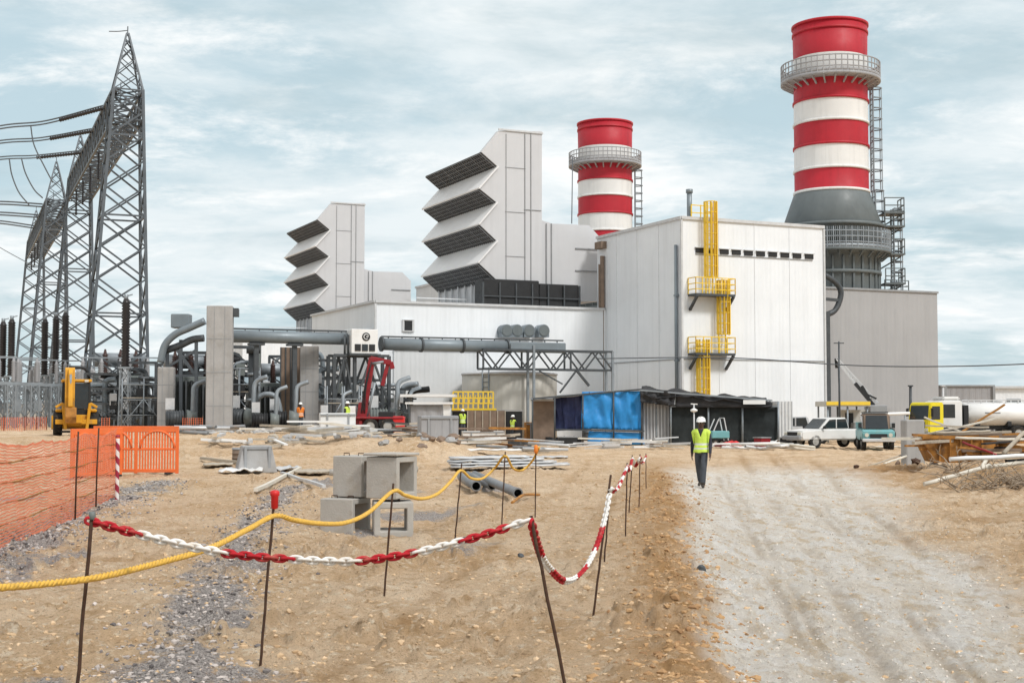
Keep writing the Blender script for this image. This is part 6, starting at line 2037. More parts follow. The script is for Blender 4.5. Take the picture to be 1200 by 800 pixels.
m = MB(); m.cyl(b, b + Vector((0, 0, -.6)), .12, .08, 8); m.cyl(b + Vector((.1, 0, -.5)), b + Vector((.12, 0, -1.6)), .02, .02, 5); m.build('hook_block', M['black'], t)
m = MB(); m.lohi((f.x - 1.3, Yj - .9, .5), (f.x + 1.3, Yj + .9, 1.2)); m.lohi((f.x - .2, Yj - .7, 1.2), (f.x + .9, Yj + .7, 2.3)); m.build('carrier', M['trim'], t, bevel=.05)
for x in (-.9, .9):
    for y in (-.8, .8): wheel(t, (x, y, .45), .45, .3, Matrix.Translation(f))
f = gpt(984, 80); m = MB(); m.cyl(f - Vector((0, 0, .1)), at(983, 400, 80), .07, .05, 8); m.bar(at(983, 402, 80) - Vector((.3, 0, 0)), at(983, 402, 80) + Vector((.3, 0, 0)), .06)
o = m.build('utility_pole', M['dark_steel'], loc=f); tag(o, 'slim dark pole in front of the corner of the grey building', 'pole')
a = at(1008, 486, 82); b = at(1066, 484, 82)
t = thing('pipe_rail', 'long white pipe on posts between teal truck and yellow cab', 'rail', ((a.x + b.x) / 2, 82, 0))
m = MB(); m.cyl(a, b, .1, .1, 10); m.build('pipe', M['white_paint'], t)
for k in (.1, .5, .9):
    m = MB(); q = a.lerp(b, k); m.cyl((q.x, 82, -.05), q, .05, .05, 7); m.build('post', M['steel'], t)

# ------------------------------------------------------------------ far right walls and buildings
for k, (xa, xb, yt, Y_, mt, lab) in enumerate(((1090, 1107, 453, 112, 'concrete_light', 'short pale precast wall panel right of the grey building'), (1108, 1164, 453, 110, 'solar_pale', 'long grey ribbed shed wall above the white tanker'))):
    a = at(xa, 480, Y_); b = at(xb, yt, Y_)
    t = thing('shed', lab, 'shed', ((a.x + b.x) / 2, Y_ + 3, 0)); m = MB(); m.lohi((a.x, Y_, 0), (b.x, Y_ + 6, b.z)); m.build('wall', M[mt], t)
    m = MB(); m.lohi((a.x - .1, Y_ - .12, b.z + .01), (b.x + .1, Y_ + 6.1, b.z + .14)); m.build('roof', M['trim'], t)
    m = MB(); m.bar((a.x, Y_ - .08, 0), (a.x, Y_ - .08, b.z), .2); m.bar((b.x, Y_ - .08, 0), (b.x, Y_ - .08, b.z), .2); m.build('post', M['trim'], t)
a = at(1166, 480, 116); b = at(1275, 455, 116)
t = thing('white_building', 'low white building at the far right edge behind the tanker', 'building', ((a.x + b.x) / 2, 119, 0))
m = MB(); m.lohi((a.x, 116, 0), (b.x, 124, b.z)); m.build('wall', M['white_clad'], t)
m = MB(); m.lohi((a.x - .2, 115.7, b.z + .01), (b.x, 124.3, b.z + .2)); m.build('roof', M['trim_light'], t)
m = MB()
for k in range(3): m.lohi((a.x + 1 + k * 2.2, 115.94, 2.1), (a.x + 2.2 + k * 2.2, 115.99, 2.9))
m.build('window', M['glass'], t)
for px_, Y_, top, lab in ((1067, 96, 452, 'dark post left of the yellow truck cab'), (1105, 104, 452, 'pale post between the two grey walls')):
    f = gpt(px_, Y_); m = MB(); m.cyl(f - Vector((0, 0, .1)), at(px_, top, Y_), .12, .1, 8); m.box(at(px_, top, Y_), (.3, .3, .1)); o = m.build('fence_post', M['dark_steel'] if px_ < 1100 else M['trim_light'], loc=f); tag(o, lab, 'post')
# ================================================================== things lying about
def plank(a, b, w, h, mt, label, cat='plank', name='plank', group=None, twist=0):
    m = MB(); A_ = Vector(a); B_ = Vector(b)
    n = 6; pts = [A_.lerp(B_, k / n) + Vector((0, 0, random.uniform(-.01, .012))) for k in range(n + 1)]
    for p0, p1 in zip(pts[:-1], pts[1:]): m.bar(p0, p1, w, h)
    o = m.build(name, M[mt], loc=A_.lerp(B_, .5)); tag(o, label, cat, group); return o


def flat(px_, py_, wpx, dm, mt, label, cat, name, rz=0, th=.04, lift=.03, amp=.03, group=None, tilt=0.0):
    """a sheet or slab lying on the ground"""
    c = on(px_, py_); W_ = wpx * c.y / 1600
    t = Matrix.Rotation(rz, 3, 'Z') @ Matrix.Rotation(tilt, 3, 'Y'); c = c + Vector((0, 0, lift))
    q = lambda x, y: c + t @ Vector((x, y, 0))
    m = MB(); sheet(m, q(-W_ / 2, -dm / 2), q(W_ / 2, -dm / 2), q(W_ / 2, dm / 2), q(-W_ / 2, dm / 2), 12, 6, amp, th, seed=int(px_))
    o = m.build(name, M[mt], loc=c); tag(o, label, cat, group); return o


# pile of pale steel sheets in the middle ground
c0 = on(597, 549)
for k, (dx, dy, L_, W_, rz, lab) in enumerate(((0, 0, 3.9, 1.3, .05, 'lowest'), (-.25, .1, 3.5, 1.25, .10, 'second from the bottom'), (-.45, .25, 3.2, 1.2, -.02, 'third from the bottom'), (-.7, .35, 2.6, 1.1, .12, 'topmost'))):
    m = MB(); z = c0.z + .06 + k * .085; t_ = Matrix.Rotation(rz, 3, 'Z'); cc = Vector((c0.x + dx, c0.y + .6 + dy, z)); q = lambda x, y: cc + t_ @ Vector((x, y, .02 * x))
    sheet(m, q(-L_ / 2, -W_ / 2), q(L_ / 2, -W_ / 2), q(L_ / 2, W_ / 2), q(-L_ / 2, W_ / 2), 12, 6, .02, .06, seed=k + 40)
    o = m.build('steel_sheet', M['sheet'], loc=cc, bevel=0); tag(o, 'pale grey steel sheet in the pile beyond the grey pipes, ' + lab, 'sheet', 'pale sheets in the pile')
    if k < 3:
        m = MB()
        for x in (-1.1, 0, .9): m.bar(q(x, -W_ / 2 + .05) + Vector((0, 0, .02)), q(x, W_ / 2 - .05) + Vector((0, 0, .02)), .09, .02)
        o = m.build('packing_batten', M['timber'], loc=cc); tag(o, ('bottom', 'middle', 'top')[k] + ' row of packing battens between the pale steel sheets', 'battens')
flat(575, 533, 70, .9, 'white_paint', 'white board lying behind the pile of steel sheets', 'board', 'board', .1, .05, .2)
flat(640, 536, 50, .8, 'sheet', 'grey sheet lying at the right end behind the sheet pile', 'sheet', 'steel_sheet', -.1, .04, .1)
flat(440, 524, 95, 3.2, 'concrete_light', 'wide flat concrete slab lying in front of the red crane loader', 'slab', 'concrete_slab', .03, .18, .16, .01)
flat(283, 527, 50, 1.3, 'white_paint', 'white sheet lying on the ground left of the culvert stack', 'sheet', 'white_sheet', .15, .03, .12, .06)
flat(325, 525, 45, 1.5, 'sheet', 'pale metal sheet lying right of the white one in the left yard', 'sheet', 'metal_sheet', -.12, .03, .14, .06)
flat(256, 522, 34, 1.1, 'timber', 'grey board lying at the foot of the tallest pillar', 'board', 'board', .2, .05, .12, .02)
flat(368, 526, 40, 1.6, 'timber', 'weathered board lying left of the culvert stack top', 'board', 'board', -.2, .06, .14, .02)
flat(660, 520, 40, 1.3, 'black', 'black plastic bundle lying left of the blue tarpaulin shelter', 'bundle', 'plastic_bundle', .1, .25, .35, .12)
flat(785, 518, 45, 1.5, 'white_paint', 'crumpled white plastic sheeting in front of the pale container', 'sheeting', 'plastic_sheeting', .05, .05, .25, .14)
flat(743, 520, 40, 1.2, 'sheet', 'grey white sheet leaning low before the blue tarpaulin', 'sheet', 'metal_sheet', -.2, .04, .2, .08)
flat(905, 523, 40, 1.2, 'white_paint', 'curved white plastic sheet right of the black shelter', 'sheeting', 'plastic_sheeting', .1, .04, .2, .12)
flat(930, 525, 34, .9, 'trim_light', 'pale flat sheet lying in front of the white pickup', 'sheet', 'metal_sheet', -.1, .04, .1, .05)
flat(1040, 524, 40, .8, 'timber_pale', 'pale board lying right of the teal truck', 'board', 'board', .1, .06, .1, .02)

# timber and boxes in the yard
for k, (a, b, w_, mt, lab) in enumerate((((556, 514), (622, 508), .12, 'timber_pale', 'long pale beam lying before the brown boards'), ((560, 519), (640, 519), .10, 'timber', 'grey beam lying along the front of the timber yard'), ((610, 521), (668, 516), .12, 'timber_pale', 'pale beam pointing at the blue shelter'),
                                ((655, 521), (760, 514), .09, 'white_paint', 'long white rail in front of the blue tarpaulin'), ((690, 523), (775, 519), .09, 'white_paint', 'second white rail lying nearest the road before the shelter'), ((752, 518), (781, 500), .16, 'white_paint', 'white beam propped up against the pale container'),
                                ((236, 520), (306, 516), .12, 'timber', 'grey beam lying before the tallest pillar'), ((300, 532), (352, 524), .10, 'timber_pale', 'pale beam lying across the left yard'), ((398, 522), (478, 527), .14, 'rust_orange', 'orange rusty beam before the red crane loader'), ((380, 532), (330, 529), .09, 'sheet', 'thin metal strip lying behind the culvert stack'))):
    A_ = on(*a); B_ = on(*b)
    if b[1] == 500: B_ = at(781, 494, A_.y + 1.5)
    plank(A_ + Vector((0, 0, .12)), B_ + Vector((0, 0, .12)), w_, w_ * .8, mt, lab, 'beam', 'beam')
def crate(px_, py_, w_, d, h, mt, label, cat, name, rz=0, taper=0.0, bev=.02, slats=True):
    c = on(px_, py_); t = thing(name, label, cat, c, rz)
    m = MB(WM[t]); x, y = w_ / 2, d / 2; k = 1 - taper
    m.add([(-x, -y, 0), (x, -y, 0), (x, y, 0), (-x, y, 0), (-x * k, -y * k, h), (x * k, -y * k, h), (x * k, y * k, h), (-x * k, y * k, h)], [(3, 2, 1, 0), (4, 5, 6, 7), (0, 1, 5, 4), (1, 2, 6, 5), (2, 3, 7, 6), (3, 0, 4, 7)])
    m.build('body', M[mt], t, bevel=bev)
    if slats:
        m = MB(WM[t])
        for q in (-.3, .3): m.box((q * w_, -y * (1 - taper * .5) - .02, h / 2), (.08, .05, h * .96))
        m.box((0, -y * (1 - taper * .9) - .03, h * .92), (w_ * k, .05, .07))
        m.build('slat', M['trim'], t)
    return t
crate(300, 525, 1.25, 1.0, .85, 'concrete', 'tapered grey concrete block in the left yard, tilted beside white sheets', 'block', 'concrete_block', .3, .28)
crate(628, 518, 1.3, 1.3, 1.25, 'rust_orange', 'rusty brown box pile right of the yard workers', 'box', 'rusty_box', .1)
crate(566, 517, 2.4, 1.2, .55, 'white_paint', 'white low crate beside the worker in the yard', 'crate', 'crate', .1)
crate(592, 510, 1.8, 1.0, .8, 'brown_board', 'brown timber stack behind the yard workers', 'stack', 'timber_stack', 0)
crate(490, 508, 1.2, 1.0, .5, 'concrete', 'small concrete block on the heap beside the canopy', 'block', 'concrete_block', .4, .1)
crate(513, 521, 1.6, 1.2, 1.2, 'solar_pale', 'grey green crate in front of the white roofed canopy', 'crate', 'crate', .2)
crate(395, 510, 1.6, 1.0, 1.0, 'white_paint', 'white equipment box left of the red crane loader', 'box', 'equipment_box', .2)
crate(880, 519, 1.2, .9, .75, 'brown_board', 'brown box at the right foot of the black shelter', 'box', 'box', .2)
crate(380, 503, 2.0, 1.5, 1.9, 'solar_pale', 'grey cabinet standing behind the left yard planks', 'cabinet', 'equipment_cabinet', .2)


def drum(px_, py_, r, h, mt, label):
    c = on(px_, py_); t = thing('drum', label, 'drum', c); m = MB(WM[t])
    m.lathe([(r, 0), (r, h * .32), (r * 1.05, h * .34), (r, h * .36), (r, h * .64), (r * 1.05, h * .66), (r, h * .68), (r, h)], n=18); m.build('shell', M[mt], t)
    m = MB(WM[t]); m.lathe([(r * 1.04, h - .03), (r * 1.04, h + .03), (r * .9, h + .02), (r * .9, h - .03)], n=18, cap=False); m.build('rim', M['trim'], t)
drum(284, 522, .35, .5, 'brown_board', 'grey brown drum left of the tapered concrete block')
drum(688, 516, .3, .8, 'dark_steel', 'dark drum before the navy sheet')

# red sack and pale trolley behind the walking man
c = on(857, 524); t = thing('red_bag', 'red bag slumped on the ground right of the walking man', 'bag', c, .1)
m = MB(WM[t]); n = 14
for k, (r, z) in enumerate(((.5, .0), (.62, .12), (.55, .3), (.3, .46), (.06, .5))):
    pass
m.lathe([(.5, 0), (.62, .12), (.56, .3), (.3, .45), (.05, .5)], n=16)
for i, v in enumerate(m.v): m.v[i] = Vector((v.x * 1.5, v.y, v.z + .04 * math.sin(v.x * 7 + v.y * 5)))
m.build('sack', M['red_plastic'], t); t.scale = (.62, .62, .7); m = MB(WM[t]); m.tube(crom([(-.4, -.2, .42), (-.1, -.3, .62), (.25, -.2, .44)], 5), .03, 6); m.build('handle', M['black'], t)
c = on(842, 523); t = thing('trolley', 'pale green trolley with slanting handle frame right of the walking man', 'trolley', c, .2)
m = MB(WM[t]); m.lohi((-.5, -.4, .45), (.5, .4, .85)); m.build('bin', M['teal_paint'], t, bevel=.04)
m = MB(WM[t])
for y in (-.35, .35): m.bar((.45, y, .3), (.2, y, 1.55), .05); m.bar((-.4, y, .85), (-.1, y, 1.5), .05)
m.bar((.2, -.35, 1.55), (.2, .35, 1.55), .05); m.build('handle_frame', M['trim_light'], t)
for x in (-.3, .3):
    for y in (-.35, .35): wheel(t, (x, y, .18), .18, .08, WM[t])

# rubble on the earth mound
c = Vector(MOUNDS[0][:2])
for k in range(14):
    a = random.uniform(0, 6.28); r_ = random.uniform(.2, 1.7); x, y = c.x + r_ * math.cos(a), c.y - abs(r_ * math.sin(a)) * .8
    m = MB(); bm = bmesh.new(); bmesh.ops.create_icosphere(bm, subdivisions=2, radius=random.uniform(.1, .26))
    for v in bm.verts: v.co *= 1 + random.uniform(-.25, .25); v.co.z *= .7
    m.add([v.co + Vector((x, y, gz(x, y) + .03)) for v in bm.verts], [[v.index for v in f.verts] for f in bm.faces]); bm.free()
    o = m.build('rock', M['brown_board'] if k % 3 else M['concrete'], loc=(x, y, gz(x, y))); tag(o, 'broken brown or grey rock lying on the earth mound behind the culverts', 'rock', 'rocks on the earth mound')

# ------------------------------------------------------------------ heap on the right: slab, rusty skip, poles, branches
c = on(1070, 546)
t = thing('concrete_block', 'upright weathered concrete slab at the left end of the rusty skip', 'block', c, RAD(12)); u = c.y / 1600
m = MB(WM[t]); H_ = 54 * u; m.box((0, 0, H_ / 2), (24 * u, .45, H_)); m.build('slab', M['concrete'], t, bevel=.04)
m = MB(WM[t]); m.tube([(-.1, 0, H_), (-.1, 0, H_ + .08), (.1, 0, H_ + .08), (.1, 0, H_)], .015, 5); m.build('lifting_eye', M['rust'], t)
m = MB(); c = on(1070, 551); bx = []
Ys = 42.0
a = at(1086, 543, Ys); b = at(1172, 508, Ys); g = gz((a.x + b.x) / 2, Ys)
t = thing('rusty_skip', 'rusty orange skip full of scrap timber, right of the upright slab', 'skip', ((a.x + b.x) / 2, Ys + .8, g), RAD(-6)); L_ = b.x - a.x; H_ = .9
m = MB(WM[t])
x0, x1 = -L_ / 2, L_ / 2
pr = [(x0 + .35, .12), (x1 - .35, .12), (x1, H_), (x0, H_)]
pi = [(x0 + .07, H_), (x1 - .07, H_), (x1 - .40, .2), (x0 + .40, .2)]
for y in (-.8, .74): m.prism([Vector((x, y, z)) for x, z in pr], (0, .06, 0))
m.prism([Vector((x0 + .35, -.74, .12)), Vector((x1 - .35, -.74, .12)), Vector((x1 - .35, .74, .12)), Vector((x0 + .35, .74, .12))], (0, 0, .06))
m.prism([Vector((x0 + .35, -.739, .12)), Vector((x0 + .41, -.739, .12)), Vector((x0 + .06, -.739, H_)), Vector((x0, -.739, H_))], (0, 1.478, 0)); m.prism([Vector((x1 - .35, -.739, .12)), Vector((x1 - .41, -.739, .12)), Vector((x1 - .06, -.739, H_)), Vector((x1, -.739, H_))], (0, 1.478, 0))
m.build('hopper', M['rust_orange'], t)
m = MB(WM[t])
for k in range(5): x = x0 + .5 + (L_ - 1.0) * k / 4; m.bar((x, -.83, .15), (x, -.83, H_ - .02), .09, .05)
m.bar((x0, -.83, H_), (x1, -.83, H_), .1, .1); m.build('stiffener', M['rust_orange'], t)
for k, (dx0, z0, dx1, z1, y, mt, lab) in enumerate(((-1.2, .9, 1.3, 1.5, -.3, 'timber_pale', 'pale plank sticking out of the rusty skip to the right'), (-1.0, 1.25, .9, 1.2, -.55, 'timber', 'grey plank lying flat on top of the rusty skip'), (-.9, 1.5, .6, .9, .1, 'timber_pale', 'pale plank tilted down to the right inside the rusty skip'), (.2, 1.0, 1.6, 1.9, .3, 'rust_orange', 'orange beam sticking up out of the rusty skip'))):
    o = plank(WM[t] @ Vector((dx0, y, z0)), WM[t] @ Vector((dx1, y, z1)), .16, .05, mt, lab)
for a, b, w_, mt, lab in (((1083, 567, 35.2), (1160, 545.5, 35.9), .13, 'timber_pale', 'grey white pole in front of the heap, its lower end touching the ground'), ((1157, 547, 36.3), (1225, 539, 36.8), .14, 'timber_pale', 'pale pole continuing right out of frame behind the low one'), ((1113, 537.5, 36.2), (1228, 533, 36.6), .13, 'white_paint', 'white pole lying level across the heap'),
                          ((1176, 531, 37), (1200, 506, 37.6), .13, 'timber', 'grey pole standing up steeply at the right photo edge'), ((1150, 549, 36.6), (1157, 536, 37.2), .12, 'timber_pale', 'short pale stub between the level pole and the low pole'), ((1128, 518, 40.2), (1168, 533, 39.6), .07, 'loader_red', 'thin red brown bar slanting across the skip front'),
                          ((1036, 543, 46), (1062, 534, 49), .09, 'timber_pale', 'pale plank lying left of the upright slab'), ((1018, 546, 47), (1056, 533, 51), .08, 'timber', 'dark plank pointing at the upright slab'),
                          ((1096, 507, 41.4), (1160, 505, 41.8), .10, 'timber', 'grey beam lying along the top of the rusty skip'), ((1120, 513, 41), (1205, 515, 41.4), .09, 'timber_pale', 'pale batten lying over the right end of the rusty skip')):
    A_ = at(*a); B_ = at(*b)
    for q_ in (A_, B_): q_.z = max(q_.z, gz(q_.x, q_.y) + .04)
    m = MB(); m.tube([A_.lerp(B_, k_ / 6) + Vector((0, random.uniform(-.01, .01), random.uniform(-.012, .012))) for k_ in range(7)], [w_ * .42 + random.uniform(-.006, .006)] * 7, 7)
    o = m.build('pole', M[mt], loc=A_); tag(o, lab, 'pole')
# rusty plates behind and bushy dry branches
for k, (px_, py_, lab) in enumerate(((1190, 540, 'orange rusty plate at the right edge of the scrap heap'), (1150, 538, 'brown rusty plate lying behind the red brown bar'))):
    flat(px_, py_, 40, 1.2, 'rust_orange', lab, 'plate', 'rusty_plate', .2 * k, .05, .5, .08, tilt=.25 - .5 * k)
rb = random.Random(5)
def branch_heap(px_, py_, n, spread, label):
    c = on(px_, py_); m = MB()
    for i in range(n):
        a = rb.uniform(0, 6.28); l = rb.uniform(.5, 1.3); p0 = c + Vector((rb.gauss(0, spread), rb.gauss(0, spread * .6), rb.uniform(0, .15)))
        p0.z = gz(p0.x, p0.y) + rb.uniform(.0, .15)
        d = Vector((math.cos(a), math.sin(a) * .6, rb.uniform(-.15, .55))) * l
        pts = crom([p0, p0 + d * .5 + Vector((0, 0, rb.uniform(0, .15))), p0 + d + Vector((rb.uniform(-.1, .1), 0, rb.uniform(-.15, .1)))], 4)
        m.tube(pts, [.022 * (1 - .7 * k / (len(pts) - 1)) for k in range(len(pts))], 5)
        for k in range(3):
            q = pts[rb.randrange(2, len(pts) - 1)]; e = q + Vector((rb.uniform(-.3, .3), rb.uniform(-.2, .2), rb.uniform(-.05, .3)))
            m.tube([q, q.lerp(e, .5) + Vector((0, 0, .03)), e], [.011, .008, .004], 4)
    o = m.build('branch_heap', M['branch'], loc=c); tag(o, label, 'branches', kind=None)
branch_heap(1186, 566, 46, .38, 'tangle of dry branches under the poles at the right edge')
branch_heap(1140, 560, 18, .3, 'smaller tangle of dry branches below the level white pole')
branch_heap(1112, 553, 16, .35, 'dark scraps of brush at the foot of the rusty skip')
# a few dark stones by the road
for px_, py_, r_, lab in ((822, 668, .06, 'dark stone lying on the left edge of the pale road'), (545, 639, .07, 'dark stone by the stake left of the grey pipes'), (610, 653, .05, 'small dark stone right of the red and white chain')):
    c = on(px_, py_); m = MB(); bm = bmesh.new(); bmesh.ops.create_icosphere(bm, subdivisions=2, radius=r_)
    for v in bm.verts: v.co *= 1 + random.uniform(-.2, .2)
    m.add([v.co + c + Vector((0, 0, r_ * .3)) for v in bm.verts], [[v.index for v in f.verts] for f in bm.faces]); bm.free()
    o = m.build('stone', M['dark_steel'], loc=c); tag(o, lab, 'stone')

# ------------------------------------------------------------------ pumps and small plant in the yard
def pump(px_, Y_, s, rz, label, mt='dark_steel'):
    g = gpt(px_, Y_); t = thing('pump_unit', label, 'pump', g, rz, 'pump units in the yard')
    Mx = WM[t]
    m = MB(Mx); m.lohi((-1.0 * s, -.5 * s, 0), (1.0 * s, .5 * s, .22 * s)); m.build('base_frame', M['trim'], t, bevel=.02)
    m = MB(Mx); m.cyl((-.9 * s, 0, .75 * s), (.1 * s, 0, .75 * s), .42 * s, .42 * s, 16)
    for k in range(6): x = (-.8 + k * .16) * s; m.cyl((x, 0, .75 * s), (x + .05 * s, 0, .75 * s), .47 * s, .47 * s, 16)
    m.build('motor', M[mt], t)
    m = MB(Mx); m.cyl((.25 * s, 0, .75 * s), (.8 * s, 0, .75 * s), .5 * s, .36 * s, 16); m.build('casing', M['green_gear'], t)
    m = MB(Mx); m.tube(crom([(.6 * s, 0, 1.0 * s), (.62 * s, 0, 1.9 * s), (.7 * s, .1, 2.6 * s), (1.3 * s, .2, 2.9 * s)], 6), .13 * s, 8); m.build('outlet_pipe', M['steel'], t)
    m = MB(Mx); m.lohi((-.9 * s, .3 * s, 1.25 * s), (-.4 * s, .6 * s, 1.9 * s)); m.bar((-.65 * s, .45 * s, .2 * s), (-.65 * s, .45 * s, 1.3 * s), .1); m.build('control_box', M['trim_light'], t)
    return t
pump(213, 78, 1.0, .3, 'dark pump unit at the left foot of the tallest pillar')
pump(284, 79, 1.1, -.2, 'dark pump unit just right of the tallest pillar')
pump(312, 78, .9, .2, 'dark pump unit beneath the middle of the grey pipe', 'black')
pump(334, 79, 1.0, .1, 'dark pump unit in front of the dark brown panel', 'black')
pump(392, 78, .8, .4, 'dark pump unit at the left leg of the trestle', 'black')
pump(452, 81, 1.1, .1, 'green grey pump unit behind the red crane loader', 'green_gear')
pump(470, 82, .9, -.3, 'grey pump unit between red crane loader and white canopy', 'steel')
# scaffold frames standing among them
def scaffold(px_, Y_, w_, h_, label):
    g = gpt(px_, Y_); t = thing('scaffold', label, 'scaffold', g, .25, 'scaffold frames in the yard'); Mx = WM[t]
    m = MB(Mx)
    for x in (-w_ / 2, 0, w_ / 2):
        for y in (-.5, .5): m.cyl((x, y, 0), (x, y, h_), .04, .04, 6)
    z = .9
    while z < h_:
        for y in (-.5, .5): m.cyl((-w_ / 2, y, z), (w_ / 2, y, z), .035, .035, 6)
        for x in (-w_ / 2, 0, w_ / 2): m.cyl((x, -.5, z), (x, .5, z), .035, .035, 6)
        z += .95
    m.cyl((-w_ / 2, -.5, .2), (0, -.5, 1.9), .035, .035, 6); m.cyl((w_ / 2, -.5, .2), (0, -.5, 1.9), .035, .035, 6)
    m.build('frame', M['steel'], t)
    m = MB(Mx)
    for k in range(3): m.box((0, -.32 + k * .3, h_ * .62), (w_, .24, .05))
    m.build('deck', M['timber'], t)
scaffold(280, 83, 2.4, 3.8, 'steel scaffold frame between the tallest pillar and the riser pipe')
scaffold(402, 80, 2.0, 2.6, 'small steel scaffold frame in front of the trestle legs')
scaffold(168, 86, 2.6, 3.2, 'steel scaffold frame right of the tall gantry foot')
# cluttered odds and ends before the shelters
for k, (px_, Y_, w_, d_, h_, mt, lab) in enumerate(((665, 74, 1.0, .7, .5, 'black', 'black tub before the navy sheet'), (716, 73.5, .9, .5, .3, 'sheet', 'low grey box before the blue tarpaulin'), (772, 73, .8, .5, .35, 'brown_board', 'small brown box before the pale container'), (893, 74, .7, .6, .5, 'loader_red', 'dark red box at the right end of the black shelter'), (925, 75, .9, .7, .45, 'black', 'black tub left of the muddy white pickup'), (609, 71, 1.1, .8, .45, 'dark_steel', 'dark low box in front of the brown timber stack'))):
    g = gpt(px_, Y_); t = thing('box', lab, 'box', g, .2 * k); m = MB(WM[t]); m.lohi((-w_ / 2, -d_ / 2, 0), (w_ / 2, d_ / 2, h_)); m.build('body', M[mt], t, bevel=.03)
    m = MB(WM[t]); m.lohi((-w_ / 2 - .03, -d_ / 2 - .03, h_ + .002), (w_ / 2 + .03, d_ / 2 + .03, h_ + .06)); m.build('lid', M['trim'], t)

# ------------------------------------------------------------------ piles of stuff in the work yard, each piece an object
def pile(px_, Y_, n, l, w_, mts, label, group, name, spread=(.6, .5), round_=False, a0=0.0, da=.35, hmax=.5, base=0.0):
    g = gpt(px_, Y_)
    for i in range(n):
        x = g.x + random.gauss(0, spread[0]); y = Y_ + random.gauss(0, spread[1]); L_ = l * random.uniform(.6, 1.15); a = a0 + random.gauss(0, da)
        z = gz(x, y) + base + w_ * .5 + hmax * (i / n) * random.uniform(.5, 1); t_ = random.gauss(0, .05)
        d = Vector((math.cos(a), math.sin(a), t_)) * L_ / 2; c = Vector((x, y, z)); m = MB()
        if round_: m.pipe(c - d, c + d, w_ / 2, w_ * .4, 10)
        else: m.bar(c - d, c + d, w_, w_ * random.uniform(.3, .8))
        o = m.build(name, M[mts[i % len(mts)]], loc=c); tag(o, label, name.replace('_', ' '), group)
pile(250, 62, 7, 2.6, .16, ['sheet', 'plastic_pipe'], 'grey pipe in the loose pile at the foot of the tallest pillar', 'pipes at the tallest pillar', 'scrap_pipe', round_=True)
pile(330, 60, 9, 2.2, .16, ['timber', 'timber_pale', 'white_paint'], 'plank in the messy pile left of the culvert stack', 'planks left of the culverts', 'scrap_plank', (1.1, .5), da=.6)
pile(428, 62, 10, 2.8, .15, ['timber_pale', 'sheet', 'white_paint'], 'plank in the flat pile in front of the red crane loader', 'planks before the red crane', 'scrap_plank', (1.2, .6), da=.3)
pile(560, 66, 9, 2.6, .17, ['timber', 'white_paint', 'brown_board'], 'board in the jumble beside the earth mound and yard workers', 'boards in the centre yard', 'scrap_board', (1.0, .6), da=.5, hmax=.8)
pile(598, 68, 8, 2.2, .2, ['brown_board', 'rust_orange', 'timber'], 'brown board in the stack left of the boarded hut', 'brown boards by the hut', 'scrap_board', (.6, .5), da=.4, hmax=1.0)
pile(632, 64, 6, 2.4, .14, ['sheet', 'plastic_pipe'], 'pipe in the pile before the boarded hut', 'pipes before the hut', 'scrap_pipe', (.7, .4), True)
pile(700, 70, 9, 3.0, .13, ['white_paint', 'timber_pale', 'trim_light'], 'white batten in the litter before the blue tarpaulin', 'battens before the blue tarpaulin', 'scrap_batten', (1.3, .6), da=.25, hmax=.6)
pile(768, 70, 8, 1.8, .16, ['white_paint', 'trim_light', 'timber'], 'white offcut in the heap before the pale ribbed container', 'offcuts before the pale container', 'scrap_offcut', (.8, .5), da=.8, hmax=.7)
pile(842, 72, 5, 1.5, .14, ['white_paint', 'loader_red'], 'short offcut lying by the pale green trolley', 'offcuts by the trolley', 'scrap_offcut', (.6, .4), da=.9, hmax=.3)
pile(912, 68, 8, 2.2, .15, ['white_paint', 'trim_light', 'timber_pale'], 'white pipe offcut in the litter left of the white pickup', 'pipe offcuts left of the pickup', 'scrap_pipe', (1.1, .5), True, da=.5, hmax=.3)
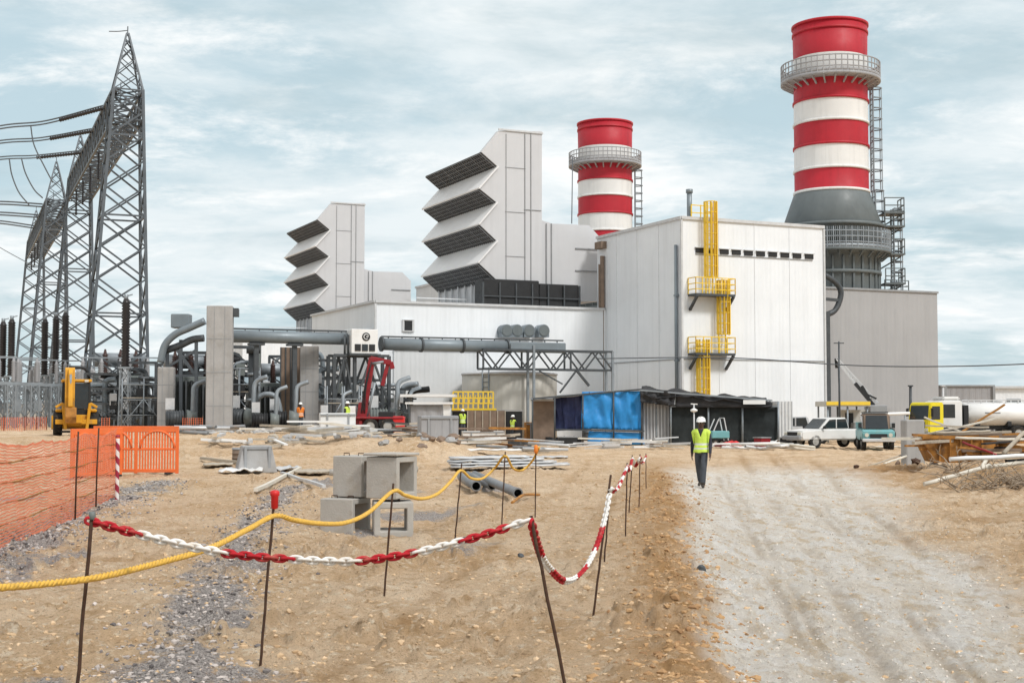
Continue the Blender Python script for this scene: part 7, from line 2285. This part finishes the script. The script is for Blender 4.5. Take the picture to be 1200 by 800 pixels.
pile(1125, 42.6, 20, 2.4, .13, ['rust_orange', 'timber', 'brown_board', 'timber_pale'], 'scrap piece heaped in the rusty skip', 'scrap in the rusty skip', 'scrap_piece', (.45, .22), da=.25, hmax=.6, base=.6)
pile(1190, 42, 20, 1.8, .16, ['rust_orange', 'brown_board', 'black'], 'rusty scrap piece in the dark heap right of the skip', 'scrap right of the skip', 'scrap_piece', (.6, .5), da=.7, hmax=.8)
def rubble(px_, Y_, n, sp, smin, smax, mts, label, group):
    g = gpt(px_, Y_)
    for i in range(n):
        x = g.x + random.gauss(0, sp); y = Y_ + random.gauss(0, sp * .5); bm = bmesh.new(); bmesh.ops.create_icosphere(bm, subdivisions=1, radius=random.uniform(smin, smax))
        z = gz(x, y) + .04; m = MB()
        for v in bm.verts: v.co *= 1 + random.uniform(-.3, .3); v.co.z *= .75
        m.add([v.co + Vector((x, y, z)) for v in bm.verts], [[v.index for v in f.verts] for f in bm.faces]); bm.free()
        o = m.build('rubble_stone', M[mts[i % len(mts)]], loc=(x, y, z)); tag(o, label, 'stone', group)
rubble(455, 58, 14, 1.2, .12, .3, ['concrete', 'brown_board', 'timber'], 'broken stone in the rubble between slab and earth mound', 'rubble by the earth mound')
rubble(300, 64, 12, 1.5, .1, .28, ['concrete', 'concrete_light'], 'pale broken stone scattered round the tapered concrete block', 'rubble in the left yard')
rubble(1095, 44, 10, .9, .08, .2, ['brown_board', 'rust', 'concrete'], 'dark stone lying round the upright slab and skip', 'stones by the skip')

pile(300, 55, 10, 1.8, .16, ['timber', 'white_paint', 'sheet'], 'plank in the litter round the tapered concrete block', 'planks round the tapered block', 'scrap_plank', (1.4, .8), da=.7, hmax=.4)
pile(375, 56, 9, 1.6, .16, ['trim_light', 'timber', 'sheet'], 'offcut in the low heap behind the culvert stack', 'offcuts behind the culverts', 'scrap_offcut', (.7, .5), da=.6, hmax=.7)
pile(470, 62, 8, 1.8, .18, ['brown_board', 'timber', 'dark_steel'], 'board in the dark heap right of the red crane wheels', 'boards right of the red crane', 'scrap_board', (.6, .4), da=.6, hmax=.8)
rubble(345, 57, 14, 1.0, .1, .25, ['concrete', 'timber'], 'grey broken stone left of the culvert stack', 'rubble left of the culverts')
